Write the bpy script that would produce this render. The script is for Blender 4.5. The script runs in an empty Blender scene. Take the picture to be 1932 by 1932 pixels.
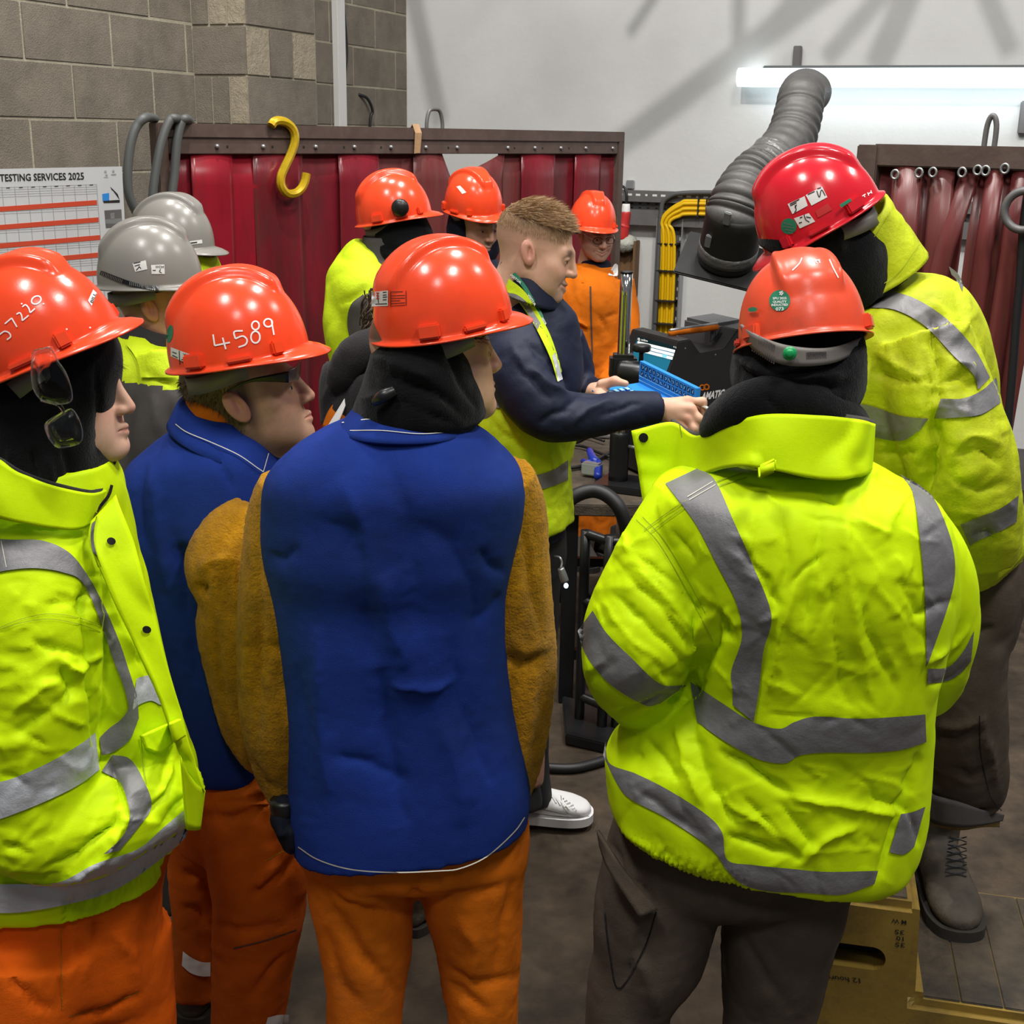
import bpy, bmesh, math, random
import numpy as np
from mathutils import Vector, Matrix, Euler
from mathutils.bvhtree import BVHTree

SC = bpy.context.scene
COL = SC.collection
# ------------------------------------------------------------------ camera
CAMZ, TILT, ROLL, FPX, RES = 1.92, math.radians(16.6), math.radians(1.0), 2400.0, 1932.0
_cd = bpy.data.cameras.new('camera'); _cam = bpy.data.objects.new('camera', _cd); COL.objects.link(_cam)
CAMM = Matrix.Translation((0, 0, CAMZ)) @ Matrix.Rotation(math.pi/2 - TILT, 4, 'X') @ Matrix.Rotation(ROLL, 4, 'Z')
_cam.matrix_world = CAMM
_cd.sensor_fit = 'HORIZONTAL'; _cd.sensor_width = 36.0; _cd.lens = 36.0*FPX/RES
_cd.clip_start = 0.05; _cd.clip_end = 100
SC.camera = _cam
# ------------------------------------------------------------------ world, lights, exposure
SC.view_settings.view_transform = 'Standard'; SC.view_settings.look = 'None'
SC.view_settings.gamma = 1.0; SC.view_settings.exposure = 0.0
try: SC.view_settings.use_curve_mapping = False
except Exception: pass
W = bpy.data.worlds.new('world'); SC.world = W; W.use_nodes = True
_bg = W.node_tree.nodes['Background']
_bg.inputs[0].default_value = (0.78, 0.86, 1.0, 1); _bg.inputs[1].default_value = 0.15
def area(name, loc, size, power, color=(1, .97, .92), rot=(0, 0, 0), sy=None):
    l = bpy.data.lights.new(name, 'AREA'); l.energy = power; l.color = color
    l.shape = 'RECTANGLE'; l.size = size; l.size_y = sy or size
    o = bpy.data.objects.new(name, l); o.location = loc; o.rotation_euler = rot; COL.objects.link(o); return o
# roof lamps of the workshop (high, out of frame)
for i, (x, y, p) in enumerate([(-1.4, 0.4, 130), (1.7, 0.3, 150), (-1.6, 4.4, 90), (1.2, 3.4, 150), (4.2, 3.2, 110), (0.2, -2.2, 80)]):
    area('roof_lamp', (x, y, 5.6), 0.5, p, sy=1.1)
# ------------------------------------------------------------------ pixel helpers (1932 frame)
_Rm = np.array(CAMM.to_3x3()); _C = np.array([0, 0, CAMZ])
def ray(px, py):
    d = np.array([(px-966)/FPX, -(py-966)/FPX, -1.0]); d = _Rm @ d
    return d/np.linalg.norm(d)
def P(px, py, Y):
    d = ray(px, py); return _C + d*(Y/d[1])
def PZ(px, py, z):
    d = ray(px, py); return _C + d*((z-CAMZ)/d[2])
def proj(V):
    q = (np.asarray(V) - _C) @ _Rm
    return np.stack([966 + FPX*q[:, 0]/(-q[:, 2]), 966 - FPX*q[:, 1]/(-q[:, 2])], 1)
def pdepth(V):
    return -((np.asarray(V) - _C) @ _Rm)[:, 2]
# ------------------------------------------------------------------ noise
_rs = np.random.RandomState(7); _perm = np.concatenate([_rs.permutation(256)]*3)
_grad = _rs.normal(size=(256, 3)); _grad /= np.linalg.norm(_grad, axis=1)[:, None]
def perlin(Pn, seed=0):
    Pn = np.asarray(Pn, float) + seed*17.31
    i = np.floor(Pn).astype(int); f = Pn - i; u = f*f*f*(f*(f*6-15)+10); i &= 255
    def g(dx, dy, dz):
        h = _perm[_perm[_perm[(i[:, 0]+dx) & 255] + ((i[:, 1]+dy) & 255)] + ((i[:, 2]+dz) & 255)]
        return (_grad[h]*(f - np.array([dx, dy, dz]))).sum(1)
    x0 = g(0,0,0)*(1-u[:,0]) + g(1,0,0)*u[:,0]; x1 = g(0,1,0)*(1-u[:,0]) + g(1,1,0)*u[:,0]
    x2 = g(0,0,1)*(1-u[:,0]) + g(1,0,1)*u[:,0]; x3 = g(0,1,1)*(1-u[:,0]) + g(1,1,1)*u[:,0]
    y0 = x0*(1-u[:,1]) + x1*u[:,1]; y1 = x2*(1-u[:,1]) + x3*u[:,1]
    return y0*(1-u[:,2]) + y1*u[:,2]
def crumple(V, s, seed=0):                       # sharp-creased cloth: folded noise with warped domain
    w = np.stack([perlin(V*s*.6, seed+11), perlin(V*s*.6, seed+12), perlin(V*s*.6, seed+13)], 1)
    n = perlin(V*s + w*1.1, seed)
    return np.abs(n)*2 - .35
# ------------------------------------------------------------------ meshes
def mesh_obj(name, V, F, mat=None, parent=None, smooth=True, mats=None, fmat=None):
    me = bpy.data.meshes.new(name)
    me.from_pydata([tuple(map(float, v)) for v in V] if not isinstance(V, np.ndarray) else V.tolist(), [], F if isinstance(F, list) else F.tolist())
    for m in (mats or ([mat] if mat else [])): me.materials.append(m)
    if fmat is not None: me.polygons.foreach_set('material_index', np.asarray(fmat, dtype=np.int32))
    if smooth: me.polygons.foreach_set('use_smooth', np.ones(len(me.polygons), dtype=bool))
    me.update()
    o = bpy.data.objects.new(name, me); COL.objects.link(o)
    if parent is not None: adopt(o, parent)
    return o
def world_of(o):
    m = o.matrix_local if hasattr(o, 'matrix_local') else Matrix()
    m = Matrix.LocRotScale(o.location, o.rotation_euler, o.scale)
    return (world_of(o.parent) @ o.matrix_parent_inverse @ m) if o.parent else m
def adopt(o, parent):
    o.parent = parent; o.matrix_parent_inverse = world_of(parent).inverted()
def thing(name, loc, label, cat, group=None):
    o = bpy.data.objects.new(name, None); o.location = [float(c) for c in loc]; COL.objects.link(o)
    o.empty_display_size = .1
    return tag(o, label, cat, group)
def tag(o, label, cat, group=None):
    o['label'] = label; o['category'] = cat
    if group: o['group'] = group
    return o
def struct(o):
    o['kind'] = 'structure'; return o
def vnormals(V, F):
    N = np.zeros_like(V); Q = np.asarray(F)
    if Q.ndim == 2:
        n = np.cross(V[Q[:, 2]]-V[Q[:, 0]], V[Q[:, -1]]-V[Q[:, 1]]) if Q.shape[1] == 4 else np.cross(V[Q[:, 1]]-V[Q[:, 0]], V[Q[:, 2]]-V[Q[:, 0]])
        for k in range(Q.shape[1]): np.add.at(N, Q[:, k], n)
    return N/np.maximum(np.linalg.norm(N, axis=1), 1e-12)[:, None]
def cubic(K, t):                                 # Catmull-Rom through rows of K at params t in [0, len-1]
    K = np.asarray(K, float); n = len(K); i = np.clip(np.floor(t).astype(int), 0, n-2); f = (t-i)[:, None]
    p1, p2 = K[i], K[i+1]; p0 = np.where((i > 0)[:, None], K[np.maximum(i-1, 0)], 2*p1-p2); p3 = np.where((i < n-2)[:, None], K[np.minimum(i+2, n-1)], 2*p2-p1)
    return .5*((2*p1) + (-p0+p2)*f + (2*p0-5*p1+4*p2-p3)*f**2 + (-p0+3*p1-3*p2+p3)*f**3)
def grid_faces(nv, nu, closed=True):
    F = []
    for j in range(nv-1):
        for i in range(nu if closed else nu-1):
            k = (i+1) % nu; F.append((j*nu+i, j*nu+k, (j+1)*nu+k, (j+1)*nu+i))
    return F
def rings_mesh(R, cap=True):                     # R (nv,nu,3) -> closed V,F
    nv, nu = R.shape[:2]; V = R.reshape(-1, 3); F = grid_faces(nv, nu)
    if cap:
        c0 = len(V); V = np.vstack([V, R[0].mean(0), R[-1].mean(0)])
        for i in range(nu):
            k = (i+1) % nu; F.append((c0, k, i)); F.append((c0+1, (nv-1)*nu+i, (nv-1)*nu+k))
    return V, F
def loft(rows, nu=64, nv=60, n=2.3, yaw=0):
    """rows: (py, xl, xr, Y, b, tiltx, tilty) top to bottom; half width from the silhouette, b half depth, tilt = z rise per metre"""
    K = []
    for r in rows:
        py, xl, xr, Y, b = r[:5]; tx, ty = (r[5], r[6]) if len(r) > 6 else (0, 0)
        c = P((xl+xr)/2, py, Y); a = np.linalg.norm(P(xr, py, Y)-P(xl, py, Y))/2
        K.append([*c, a, b, tx, ty])
    K = np.array(K); t = np.linspace(0, len(K)-1, nv); K = cubic(K, t)
    th = np.linspace(0, 2*math.pi, nu, endpoint=False)
    cx, sx = np.cos(th), np.sin(th)
    ex = np.sign(cx)*np.abs(cx)**(2/n); ey = np.sign(sx)*np.abs(sx)**(2/n)
    X = K[:, 3:4]*ex; Yy = K[:, 4:5]*ey
    ca, sa = math.cos(yaw), math.sin(yaw)
    X2 = X*ca - Yy*sa; Y2 = X*sa + Yy*ca
    R = np.stack([K[:, 0:1]+X2, K[:, 1:2]+Y2, K[:, 2:3]+K[:, 5:6]*X2+K[:, 6:7]*Y2], 2)
    return rings_mesh(R[::-1])
def tube(pts, nu=28, nv=None, cap=True, flat=1.0, up=(0, 0, 1)):
    """pts: rows (x,y,z,r) world"""
    K = np.asarray(pts, float); nv = nv or max(2, (len(K)-1)*10); t = np.linspace(0, len(K)-1, nv)
    Q = cubic(K, t); C = Q[:, :3]; T = np.gradient(C, axis=0); T /= np.maximum(np.linalg.norm(T, axis=1), 1e-9)[:, None]
    u = np.cross(T[0], up)
    if np.linalg.norm(u) < 1e-3: u = np.cross(T[0], (1, 0, 0))
    u /= np.linalg.norm(u); R = []
    th = np.linspace(0, 2*math.pi, nu, endpoint=False)
    for k in range(nv):
        u = u - T[k]*(u@T[k]); u /= np.linalg.norm(u); w = np.cross(T[k], u)
        R.append(C[k] + Q[k, 3]*(np.cos(th)[:, None]*u + flat*np.sin(th)[:, None]*w))
    return rings_mesh(np.array(R), cap)
def tubepx(pts, **k):                            # pts rows (px,py,Y,r)
    return tube([[*P(a, b, Y), r] for a, b, Y, r in pts], **k)
def capsule_ends(pts):                           # add rounded ends to a px tube list
    a, b = pts[0], pts[-1]
    return pts
def blob(c, r, seg=24):
    th = np.linspace(0, math.pi, seg//2+1)[1:-1]; ph = np.linspace(0, 2*math.pi, seg, endpoint=False)
    R = np.stack([np.sin(th)[:, None]*np.cos(ph), np.sin(th)[:, None]*np.sin(ph), np.cos(th)[:, None]+0*ph], 2)
    return rings_mesh(np.asarray(c) + R[::-1]*np.asarray(r))
def join(ms):
    V, F, o = [], [], 0
    for v, f in ms:
        V.append(np.asarray(v)); F += [tuple(i+o for i in q) for q in (f if isinstance(f, list) else np.asarray(f).tolist())]; o += len(v)
    return np.vstack(V), F
def fuse(ms, voxel=.008, smooth=2):
    V, F = join(ms)
    me = bpy.data.meshes.new('tmp'); me.from_pydata(V.tolist(), [], F); o = bpy.data.objects.new('tmp', me); COL.objects.link(o)
    m = o.modifiers.new('r', 'REMESH'); m.mode = 'VOXEL'; m.voxel_size = voxel
    if smooth: s = o.modifiers.new('s', 'SMOOTH'); s.iterations = smooth; s.factor = .5
    dg = bpy.context.evaluated_depsgraph_get(); ev = o.evaluated_get(dg); e = ev.to_mesh()
    V = np.empty(len(e.vertices)*3, np.float32); e.vertices.foreach_get('co', V); V = V.reshape(-1, 3).astype(float)
    L = np.empty(len(e.loops), np.int32); e.loops.foreach_get('vertex_index', L); F = L.reshape(-1, 4)
    ev.to_mesh_clear(); bpy.data.objects.remove(o); bpy.data.meshes.remove(me)
    return V, F
def creases(box_, n, seed, angs, hmax=.004, L=(30, 130), w=(9, 20)):
    r = np.random.RandomState(seed); out = []
    for k in range(n):
        x, y = r.uniform(box_[0], box_[2]), r.uniform(box_[1], box_[3]); a = math.radians(angs[r.randint(len(angs))] + r.normal()*16); l = r.uniform(*L); c = r.normal()*.18
        dx, dy = math.cos(a)*l/2, math.sin(a)*l/2
        out.append((r.uniform(.4, 1)*hmax*r.choice([1, 1, -1]), r.uniform(*w), [(x-dx, y-dy), (x-c*dy, y+c*dx), (x+dx, y+dy)], 'f'))
    return out
def folds(V, N, specs, front=True):
    """sculpted folds given by where they run: (height_m, width_px, [(x,y)..], kind) ; r ridge/groove by sign, s step"""
    p = proj(V); pw = np.stack([p[:, 0]/45, p[:, 1]/45, 0*p[:, 0]], 1); p = p + np.stack([perlin(pw, 3), perlin(pw, 4)], 1)*9 + np.stack([perlin(pw*2.7, 5), perlin(pw*2.7, 6)], 1)*4; view = _C - V; view /= np.linalg.norm(view, axis=1)[:, None]
    facing = np.clip((N*view).sum(1)*3, 0, 1) if front else np.ones(len(V)); D = np.zeros(len(V))
    for s in specs:
        h, w, L = s[:3]; kind = s[3] if len(s) > 3 else 'r'
        L = np.array(L, float)
        sel = np.where((p[:, 0] > L[:, 0].min()-3*w) & (p[:, 0] < L[:, 0].max()+3*w) & (p[:, 1] > L[:, 1].min()-3*w) & (p[:, 1] < L[:, 1].max()+3*w) & (facing > 0))[0]
        if not len(sel): continue
        q = p[sel]; best = np.full(len(sel), 1e9); tt = np.zeros(len(sel)); sg = np.zeros(len(sel))
        seg = np.linalg.norm(np.diff(L, axis=0), axis=1); tot = seg.sum(); acc = 0
        for a, b, sl in zip(L[:-1], L[1:], seg):
            d = (b-a)/max(sl, 1e-6); t = np.clip((q-a)@d, 0, sl); e = q-(a+t[:, None]*d); r = np.linalg.norm(e, axis=1)
            m = r < best; best[m] = r[m]; tt[m] = (acc+t[m])/tot; sg[m] = np.sign(d[0]*e[m, 1]-d[1]*e[m, 0]); acc += sl
        taper = np.clip(np.minimum(tt, 1-tt)*4, 0, 1)**.7*.85 + .15
        x = best/w
        if kind == 'r': g = np.exp(-1.35*np.power(x, 1.25))
        elif kind == 'c': g = np.exp(-x*2.2)             # crisp crease
        elif kind == 'f': g = np.where(sg > 0, np.exp(-x*.9), np.exp(-x*3.2))   # facet: steep on one side
        else: g = sg*x*np.exp(-x*x)*1.6
        D[sel] += h*g*taper*facing[sel]
    return V + N*D[:, None]
# ------------------------------------------------------------------ materials
def mat(name, col, rough=.6, metal=0, spec=.5, var=0, vscale=8, bump=0, bscale=60, bump2=0, b2scale=8, coat=0, sheen=0, emit=None, estr=0, alpha=1, trans=0, attr=None, dirt=None, dscale=4, stretch=None, ior=1.45):
    m = bpy.data.materials.new(name); m.use_nodes = True; nt = m.node_tree; b = nt.nodes['Principled BSDF']; L = nt.links.new
    def node(t, **k):
        n = nt.nodes.new(t)
        for a, v in k.items(): setattr(n, a, v)
        return n
    b.inputs['Roughness'].default_value = rough; b.inputs['Metallic'].default_value = metal
    b.inputs['Specular IOR Level'].default_value = spec; b.inputs['Coat Weight'].default_value = coat; b.inputs['Coat Roughness'].default_value = .08
    b.inputs['Sheen Weight'].default_value = sheen; b.inputs['Sheen Roughness'].default_value = .4
    b.inputs['Transmission Weight'].default_value = trans; b.inputs['Alpha'].default_value = alpha; b.inputs['IOR'].default_value = ior
    if emit: b.inputs['Emission Color'].default_value = (*emit, 1); b.inputs['Emission Strength'].default_value = estr
    tc = node('ShaderNodeTexCoord'); vec = tc.outputs['Object']
    if stretch:
        mp = node('ShaderNodeMapping'); mp.inputs['Scale'].default_value = stretch; L(vec, mp.inputs['Vector']); vec = mp.outputs['Vector']
    def noise(sc, det=4, ro=.6):
        n = node('ShaderNodeTexNoise'); n.inputs['Scale'].default_value = sc; n.inputs['Detail'].default_value = det; n.inputs['Roughness'].default_value = ro; L(vec, n.inputs['Vector']); return n
    src = None
    if attr:
        a = node('ShaderNodeVertexColor'); a.layer_name = attr; src = a.outputs['Color']
    base = (*col, 1); b.inputs['Base Color'].default_value = base
    def mix(kind, fac, A, B):
        x = node('ShaderNodeMix', data_type='RGBA', blend_type=kind)
        for k, v in ((0, fac), (6, A), (7, B)):
            if hasattr(v, 'links'): L(v, x.inputs[k])
            else: x.inputs[k].default_value = v
        return x.outputs[2]
    cur = src if src is not None else base
    if var:
        r = node('ShaderNodeMapRange'); r.inputs[1].default_value = .3; r.inputs[2].default_value = .7; r.inputs[3].default_value = 1-var; r.inputs[4].default_value = 1+var*.6
        L(noise(vscale, 5, .65).outputs['Fac'], r.inputs[0])
        cur = mix('MULTIPLY', 1.0, cur, r.outputs[0])
    if dirt:
        dc, amt = dirt
        r = node('ShaderNodeMapRange'); r.inputs[1].default_value = .5; r.inputs[2].default_value = .72; r.inputs[3].default_value = 0; r.inputs[4].default_value = amt
        L(noise(dscale, 8, .7).outputs['Fac'], r.inputs[0]); cur = mix('MIX', r.outputs[0], cur, (*dc, 1))
    if hasattr(cur, 'links'): L(cur, b.inputs['Base Color'])
    nrm = None
    for st, sc, dist in ((bump2, b2scale, .02), (bump, bscale, .004)):
        if st:
            bn = node('ShaderNodeBump'); bn.inputs['Strength'].default_value = st; bn.inputs['Distance'].default_value = dist
            L(noise(sc, 5, .6).outputs['Fac'], bn.inputs['Height'])
            if nrm is not None: L(nrm, bn.inputs['Normal'])
            nrm = bn.outputs['Normal']
    if nrm is not None: L(nrm, b.inputs['Normal'])
    return m
M = dict(
    hivis=mat('fluorescent yellow cloth', (.60, .84, .002), .6, spec=.16, var=.05, vscale=5, bump=.15, bscale=900, bump2=.05, b2scale=26),
    hivis_old=mat('worn yellow cloth', (.50, .58, .008), .6, spec=.3, var=.14, vscale=14, bump=.25, bscale=700, bump2=.2, b2scale=30, dirt=((.30, .30, .02), .55), dscale=16),
    vest=mat('vest yellow', (.56, .72, .012), .6, spec=.25, var=.08, bump=.3, bscale=600, bump2=.2, b2scale=24),
    tape=mat('grey reflective tape', (.20, .196, .202), .45, metal=.2, var=.1, vscale=9, bump=.2, bscale=800, bump2=.15, b2scale=30),
    tape_b=mat('bright reflective tape', (.56, .58, .61), .42, metal=.2, var=.12, vscale=9, bump=.2, bscale=800, bump2=.2, b2scale=30),  # same tape, the light it returns painted in as a paler grey
    blue=mat('blue cotton', (.012, .034, .215), .85, spec=.12, var=.25, vscale=3, bump=.5, bscale=700, bump2=.12, b2scale=14, dirt=((.014, .026, .085), .6), dscale=2.2),
    suede=mat('ochre suede', (.43, .20, .008), .95, spec=.04, var=.35, vscale=26, bump=1.0, bscale=230, bump2=.5, b2scale=60, sheen=.12, dirt=((.17, .095, .018), .7), dscale=4),
    orange=mat('orange cotton', (.64, .148, .004), .85, spec=.2, var=.2, vscale=5, bump=.4, bscale=800, bump2=.3, b2scale=10, dirt=((.28, .09, .02), .5), dscale=3),
    orange_b=mat('clean orange cotton', (.74, .115, .004), .85, spec=.15, var=.15, vscale=5, bump=.4, bscale=800, bump2=.3, b2scale=10),
    orange_d=mat('deep orange cotton', (.50, .092, .004), .85, spec=.15, var=.25, vscale=5, bump=.4, bscale=800, bump2=.3, b2scale=10, dirt=((.22, .06, .012), .5), dscale=4),
    brown=mat('brown work cloth', (.082, .063, .047), .85, spec=.2, var=.25, vscale=5, bump=.5, bscale=700, bump2=.3, b2scale=10, dirt=((.14, .105, .075), .5), dscale=4),
    black=mat('black fleece', (.006, .0062, .007), .95, spec=.1, var=.2, bump=.6, bscale=350, bump2=.2, b2scale=14, sheen=.12),
    dgrey=mat('dark grey fleece', (.030, .029, .030), .95, spec=.1, var=.2, bump=.6, bscale=350, bump2=.2, b2scale=14, sheen=.1),
    grey=mat('grey cloth', (.085, .078, .075), .85, spec=.2, var=.15, bump=.4, bscale=700),
    navy=mat('navy softshell', (.0085, .012, .034), .62, spec=.35, var=.15, vscale=4, bump=.2, bscale=900, bump2=.2, b2scale=10),
    navy_k=mat('navy hood cloth', (.008, .010, .020), .8, spec=.2, var=.2, bump=.3, bscale=700),
    hel=mat('orange helmet shell', (.83, .066, .018), .22, spec=.55, var=.06, vscale=6, bump=.05, bscale=60, dirt=((.50, .05, .02), .35), dscale=11),
    hel_d=mat('scuffed orange helmet shell', (.74, .075, .028), .3, spec=.5, var=.1, vscale=6, bump=.06, bscale=60, dirt=((.25, .07, .04), .6), dscale=9),
    hel_r=mat('red helmet shell', (.60, .014, .026), .2, spec=.55, var=.06, vscale=6, bump=.04, bscale=60),
    hel_g=mat('grey helmet shell', (.225, .215, .195), .28, spec=.5, var=.05, bump=.05, bscale=60),
    inner=mat('helmet lining', (.16, .15, .14), .7), strap=mat('grey plastic strap', (.155, .14, .125), .45, var=.08),
    green=mat('green plastic', (.01, .30, .09), .35), sticker=mat('white sticker', (.70, .70, .68), .5), sgreen=mat('green sticker', (.015, .19, .10), .5),
    ink=mat('black ink', (.012, .012, .012), .6), white=mat('white paint', (.82, .80, .78), .5), redink=mat('red ink', (.55, .03, .02), .5),
    thread=mat('pale thread', (.55, .53, .46), .7), seam=mat('dark seam', (.33, .42, .01), .7),
    rubber=mat('black rubber', (.012, .012, .013), .5), plastic=mat('black plastic', (.01, .01, .011), .35),
    steel=mat('brown painted steel', (.085, .055, .045), .55, var=.25, vscale=10, bump=.15, bscale=80, dirt=((.13, .10, .085), .5), dscale=9),
    zinc=mat('galvanised steel', (.35, .36, .37), .4, metal=.7, var=.12, bump=.1), grey_steel=mat('grey painted steel', (.13, .125, .125), .5, metal=.2, var=.15, bump=.1),
    chrome=mat('chrome', (.75, .74, .70), .10, metal=1.0), pvc=mat('white plastic trunking', (.62, .62, .60), .4),
    gold=mat('gold painted hook', (.60, .40, .012), .32, metal=.35, spec=.6, var=.2, vscale=30),
    yellow=mat('yellow cable', (.72, .44, .004), .4), machine=mat('dark machine casing', (.014, .0125, .0125), .5, bump=.05), mgrey=mat('grey machine top', (.075, .075, .08), .5),
    screen=mat('teal screen', (.01, .10, .16), .25, emit=(.006, .095, .155), estr=.8), screen_d=mat('dark screen header', (.004, .018, .022), .25), lcd=mat('lit white menu bar', (.8, .85, .82), .3, emit=(.75, .85, .80), estr=.75), lcd2=mat('lit blue menu bar', (.2, .5, .6), .3, emit=(.2, .5, .6), estr=.6),
    bluecase=mat('blue plastic case', (.02, .22, .62), .4), caseink=mat('navy print', (.006, .02, .09), .5), casewhite=mat('pale blue print', (.25, .55, .80), .5),
    bluetool=mat('blue tool', (.01, .03, .30), .35), leather=mat('worn boot leather', (.062, .049, .034), .7, var=.45, vscale=14, bump=.5, bscale=120, dirt=((.13, .105, .07), .7), dscale=7), sole=mat('boot sole', (.03, .026, .022), .8, bump=.4, bscale=60),
    trainer=mat('white trainer leather', (.72, .71, .72), .45), lens=mat('clear lens', (.96, .98, 1), .03, trans=1.0, ior=1.35, alpha=.55), lens_d=mat('smoke lens', (.25, .25, .24), .06, trans=.5, alpha=.6),
    wood=mat('brown wood', (.16, .085, .035), .7, var=.3, vscale=6, stretch=(6, 6, .6)), lwood=mat('pale wood', (.40, .24, .13), .7, var=.2, stretch=(6, 1, 6)), paper=mat('paper', (.66, .66, .66), .7, var=.03), foil=mat('plastic bag', (.42, .42, .36), .3, bump2=.6, b2scale=40),
    poster=mat('poster paper', (.52, .525, .53), .6, var=.03), posterline=mat('poster print grey', (.30, .30, .30), .6), posterred=mat('poster red', (.52, .055, .02), .6),
    plugred=mat('red plug', (.50, .03, .03), .4), yellowstep=mat('yellow moulded plastic', (.25, .16, .028), .5, var=.25, vscale=5, bump=.2, bscale=60, dirt=((.07, .052, .026), .85), dscale=6), tread=mat('dirty tread', (.070, .052, .034), .85, var=.45, vscale=12, bump=.9, bscale=110, dirt=((.020, .018, .016), .95), dscale=7),
    hosemat=mat('grey rubber hose', (.075, .078, .078), .5), duct=mat('grey flexible duct', (.075, .072, .070), .5, var=.2, vscale=12, bump=.3, bscale=60), ducttape=mat('duct tape', (.15, .148, .145), .3, metal=.3, bump2=.5, b2scale=30, var=.2), ductblk=mat('black duct nozzle', (.012, .0115, .011), .55, var=.3, dirt=((.05, .046, .042), .5)),
    lamp=mat('lamp diffuser', (.9, .95, 1), .4, emit=(.80, .95, 1.0), estr=2.6), lampbody=mat('lamp housing', (.10, .11, .11), .5),
    hair_b=mat('blond hair', (.36, .225, .11), .5, var=.35, vscale=60, stretch=(1, 1, 1)), hair_d=mat('dark hair', (.018, .012, .009), .5), hair_br=mat('brown hair', (.055, .035, .022), .5),
    eye=mat('eye white', (.62, .58, .55), .2), iris=mat('iris', (.03, .03, .03), .15), teeth=mat('teeth', (.70, .66, .60), .3),
    skin=mat('skin', (.5, .27, .19), .5, spec=.35, attr='tone', var=.07, vscale=60, bump=.12, bscale=500),
    snap=mat('dark snap button', (.02, .02, .018), .3, metal=.5), blackt=mat('black trousers', (.014, .015, .017), .7, bump=.3, bscale=600, var=.2),
)
M['skin'].node_tree.nodes['Principled BSDF'].inputs['Subsurface Weight'].default_value = .12
M['skin'].node_tree.nodes['Principled BSDF'].inputs['Subsurface Radius'].default_value = (.01, .004, .002)
# strip curtain PVC: deep red, smoke-browned patches with a vertical grain
M['strip'] = mat('red curtain strip', (.165, .010, .018), .3, spec=.5, var=.3, vscale=3, dirt=((.055, .022, .02), .85), dscale=2.2, stretch=(2.5, 2.5, .7), bump2=.2, b2scale=3)
M['strip_b'] = mat('browned curtain strip', (.15, .030, .030), .35, spec=.5, var=.35, vscale=3, dirt=((.085, .045, .036), .9), dscale=3, stretch=(5, 5, .45), bump2=.2, b2scale=3)
M['strip_n'] = mat('new bright curtain strip', (.24, .008, .018), .28, spec=.5, var=.25, vscale=3, dirt=((.10, .015, .018), .6), dscale=2, stretch=(2.5, 2.5, .7))
# concrete blocks, mortar, render, floor
M['block'] = mat('concrete block', (.185, .16, .13), .95, spec=.1, var=.22, vscale=5, bump=.8, bscale=160, bump2=.1, b2scale=20, dirt=((.26, .23, .18), .45), dscale=6)
M['block_p'] = mat('chipped pale block', (.33, .285, .21), .95, spec=.1, var=.25, vscale=9, bump=1.0, bscale=120, bump2=.5, b2scale=18, dirt=((.16, .14, .11), .7), dscale=9)
M['mortar'] = mat('mortar', (.36, .325, .25), .95, spec=.1, var=.2, vscale=12, bump=.8, bscale=120)
M['render'] = mat('white painted wall', (.54, .54, .53), .8, spec=.2, var=.05, vscale=2.5, bump=.2, bscale=30, bump2=.2, b2scale=4)
M['floor'] = mat('dirty concrete floor', (.062, .044, .029), .8, spec=.3, var=.6, vscale=7, bump=.7, bscale=90, bump2=.2, b2scale=6, dirt=((.024, .019, .015), .9), dscale=3.2)
# ------------------------------------------------------------------ room shell
def box(c, ax, half, name=None, mat_=None, parent=None, bev=0):
    """box from centre, 3 axis vectors, 3 half sizes"""
    c = np.asarray(c, float); A = [np.asarray(a, float)/np.linalg.norm(a)*h for a, h in zip(ax, half)]
    if np.dot(np.cross(A[0], A[1]), A[2]) < 0: A[0] = -A[0]
    V = np.array([c + sx*A[0] + sy*A[1] + sz*A[2] for sz in (-1, 1) for sy in (-1, 1) for sx in (-1, 1)])
    F = [(0, 2, 3, 1), (4, 5, 7, 6), (0, 1, 5, 4), (2, 6, 7, 3), (0, 4, 6, 2), (1, 3, 7, 5)]
    if bev:
        bm = bmesh.new(); vs = [bm.verts.new(v) for v in V]
        for f in F: bm.faces.new([vs[i] for i in f])
        bmesh.ops.bevel(bm, geom=bm.edges[:], offset=bev, segments=2, affect='EDGES', clamp_overlap=True)
        bm.verts.index_update(); V = np.array([v.co[:] for v in bm.verts]); F = [tuple(v.index for v in f.verts) for f in bm.faces]; bm.free()
    if name is None: return V, F
    return mesh_obj(name, V, F, mat_, parent, smooth=False)
Zv = np.array([0, 0, 1.])
L0 = np.array([-1.56, 6.45, 0]); Lu = np.array([.375, .927, 0]); Ln = np.array([.927, -.375, 0])
B0 = np.array([-.713, 8.54, 0]); Bu = Ln; Bn = -Lu
def onplane(px, py, p0, n):
    d = ray(px, py); return _C + d*(np.dot(p0-_C, n)/np.dot(d, n))
def WL(s, z, off=0): return L0 + Lu*s + Zv*z + Ln*off
def WB(s, z, off=0): return B0 + Bu*s + Zv*z + Bn*off
def Bpx(px, py, off=0):
    p = onplane(px, py, B0+Bn*off, Bn); return np.dot(p-B0, Bu), p[2]
def Lpx(px, py, off=0):
    p = onplane(px, py, L0+Ln*off, Ln); return np.dot(p-L0, Lu), p[2]
fl = struct(box((0.5, 4, -.05), ((1, 0, 0), (0, 1, 0), Zv), (6, 7, .05), 'floor', M['floor']))
wl = struct(box(WL(-1.6, 1.7, -.10), (Lu, Ln, Zv), (3.86, .0965, 1.7), 'wall_left', M['mortar']))
wb = struct(box(WB(2.9, 1.7, -.10), (Bu, Bn, Zv), (2.95, .10, 1.7), 'wall_back', M['render']))
struct(box(WB(2.9, .12, .004), (Bu, Bn, Zv), (2.95, .006, .12), 'baseboard_back', M['grey_steel']))
rng = random.Random(3)
_zc = Lpx(0, 222)[1]; H = .2235
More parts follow.
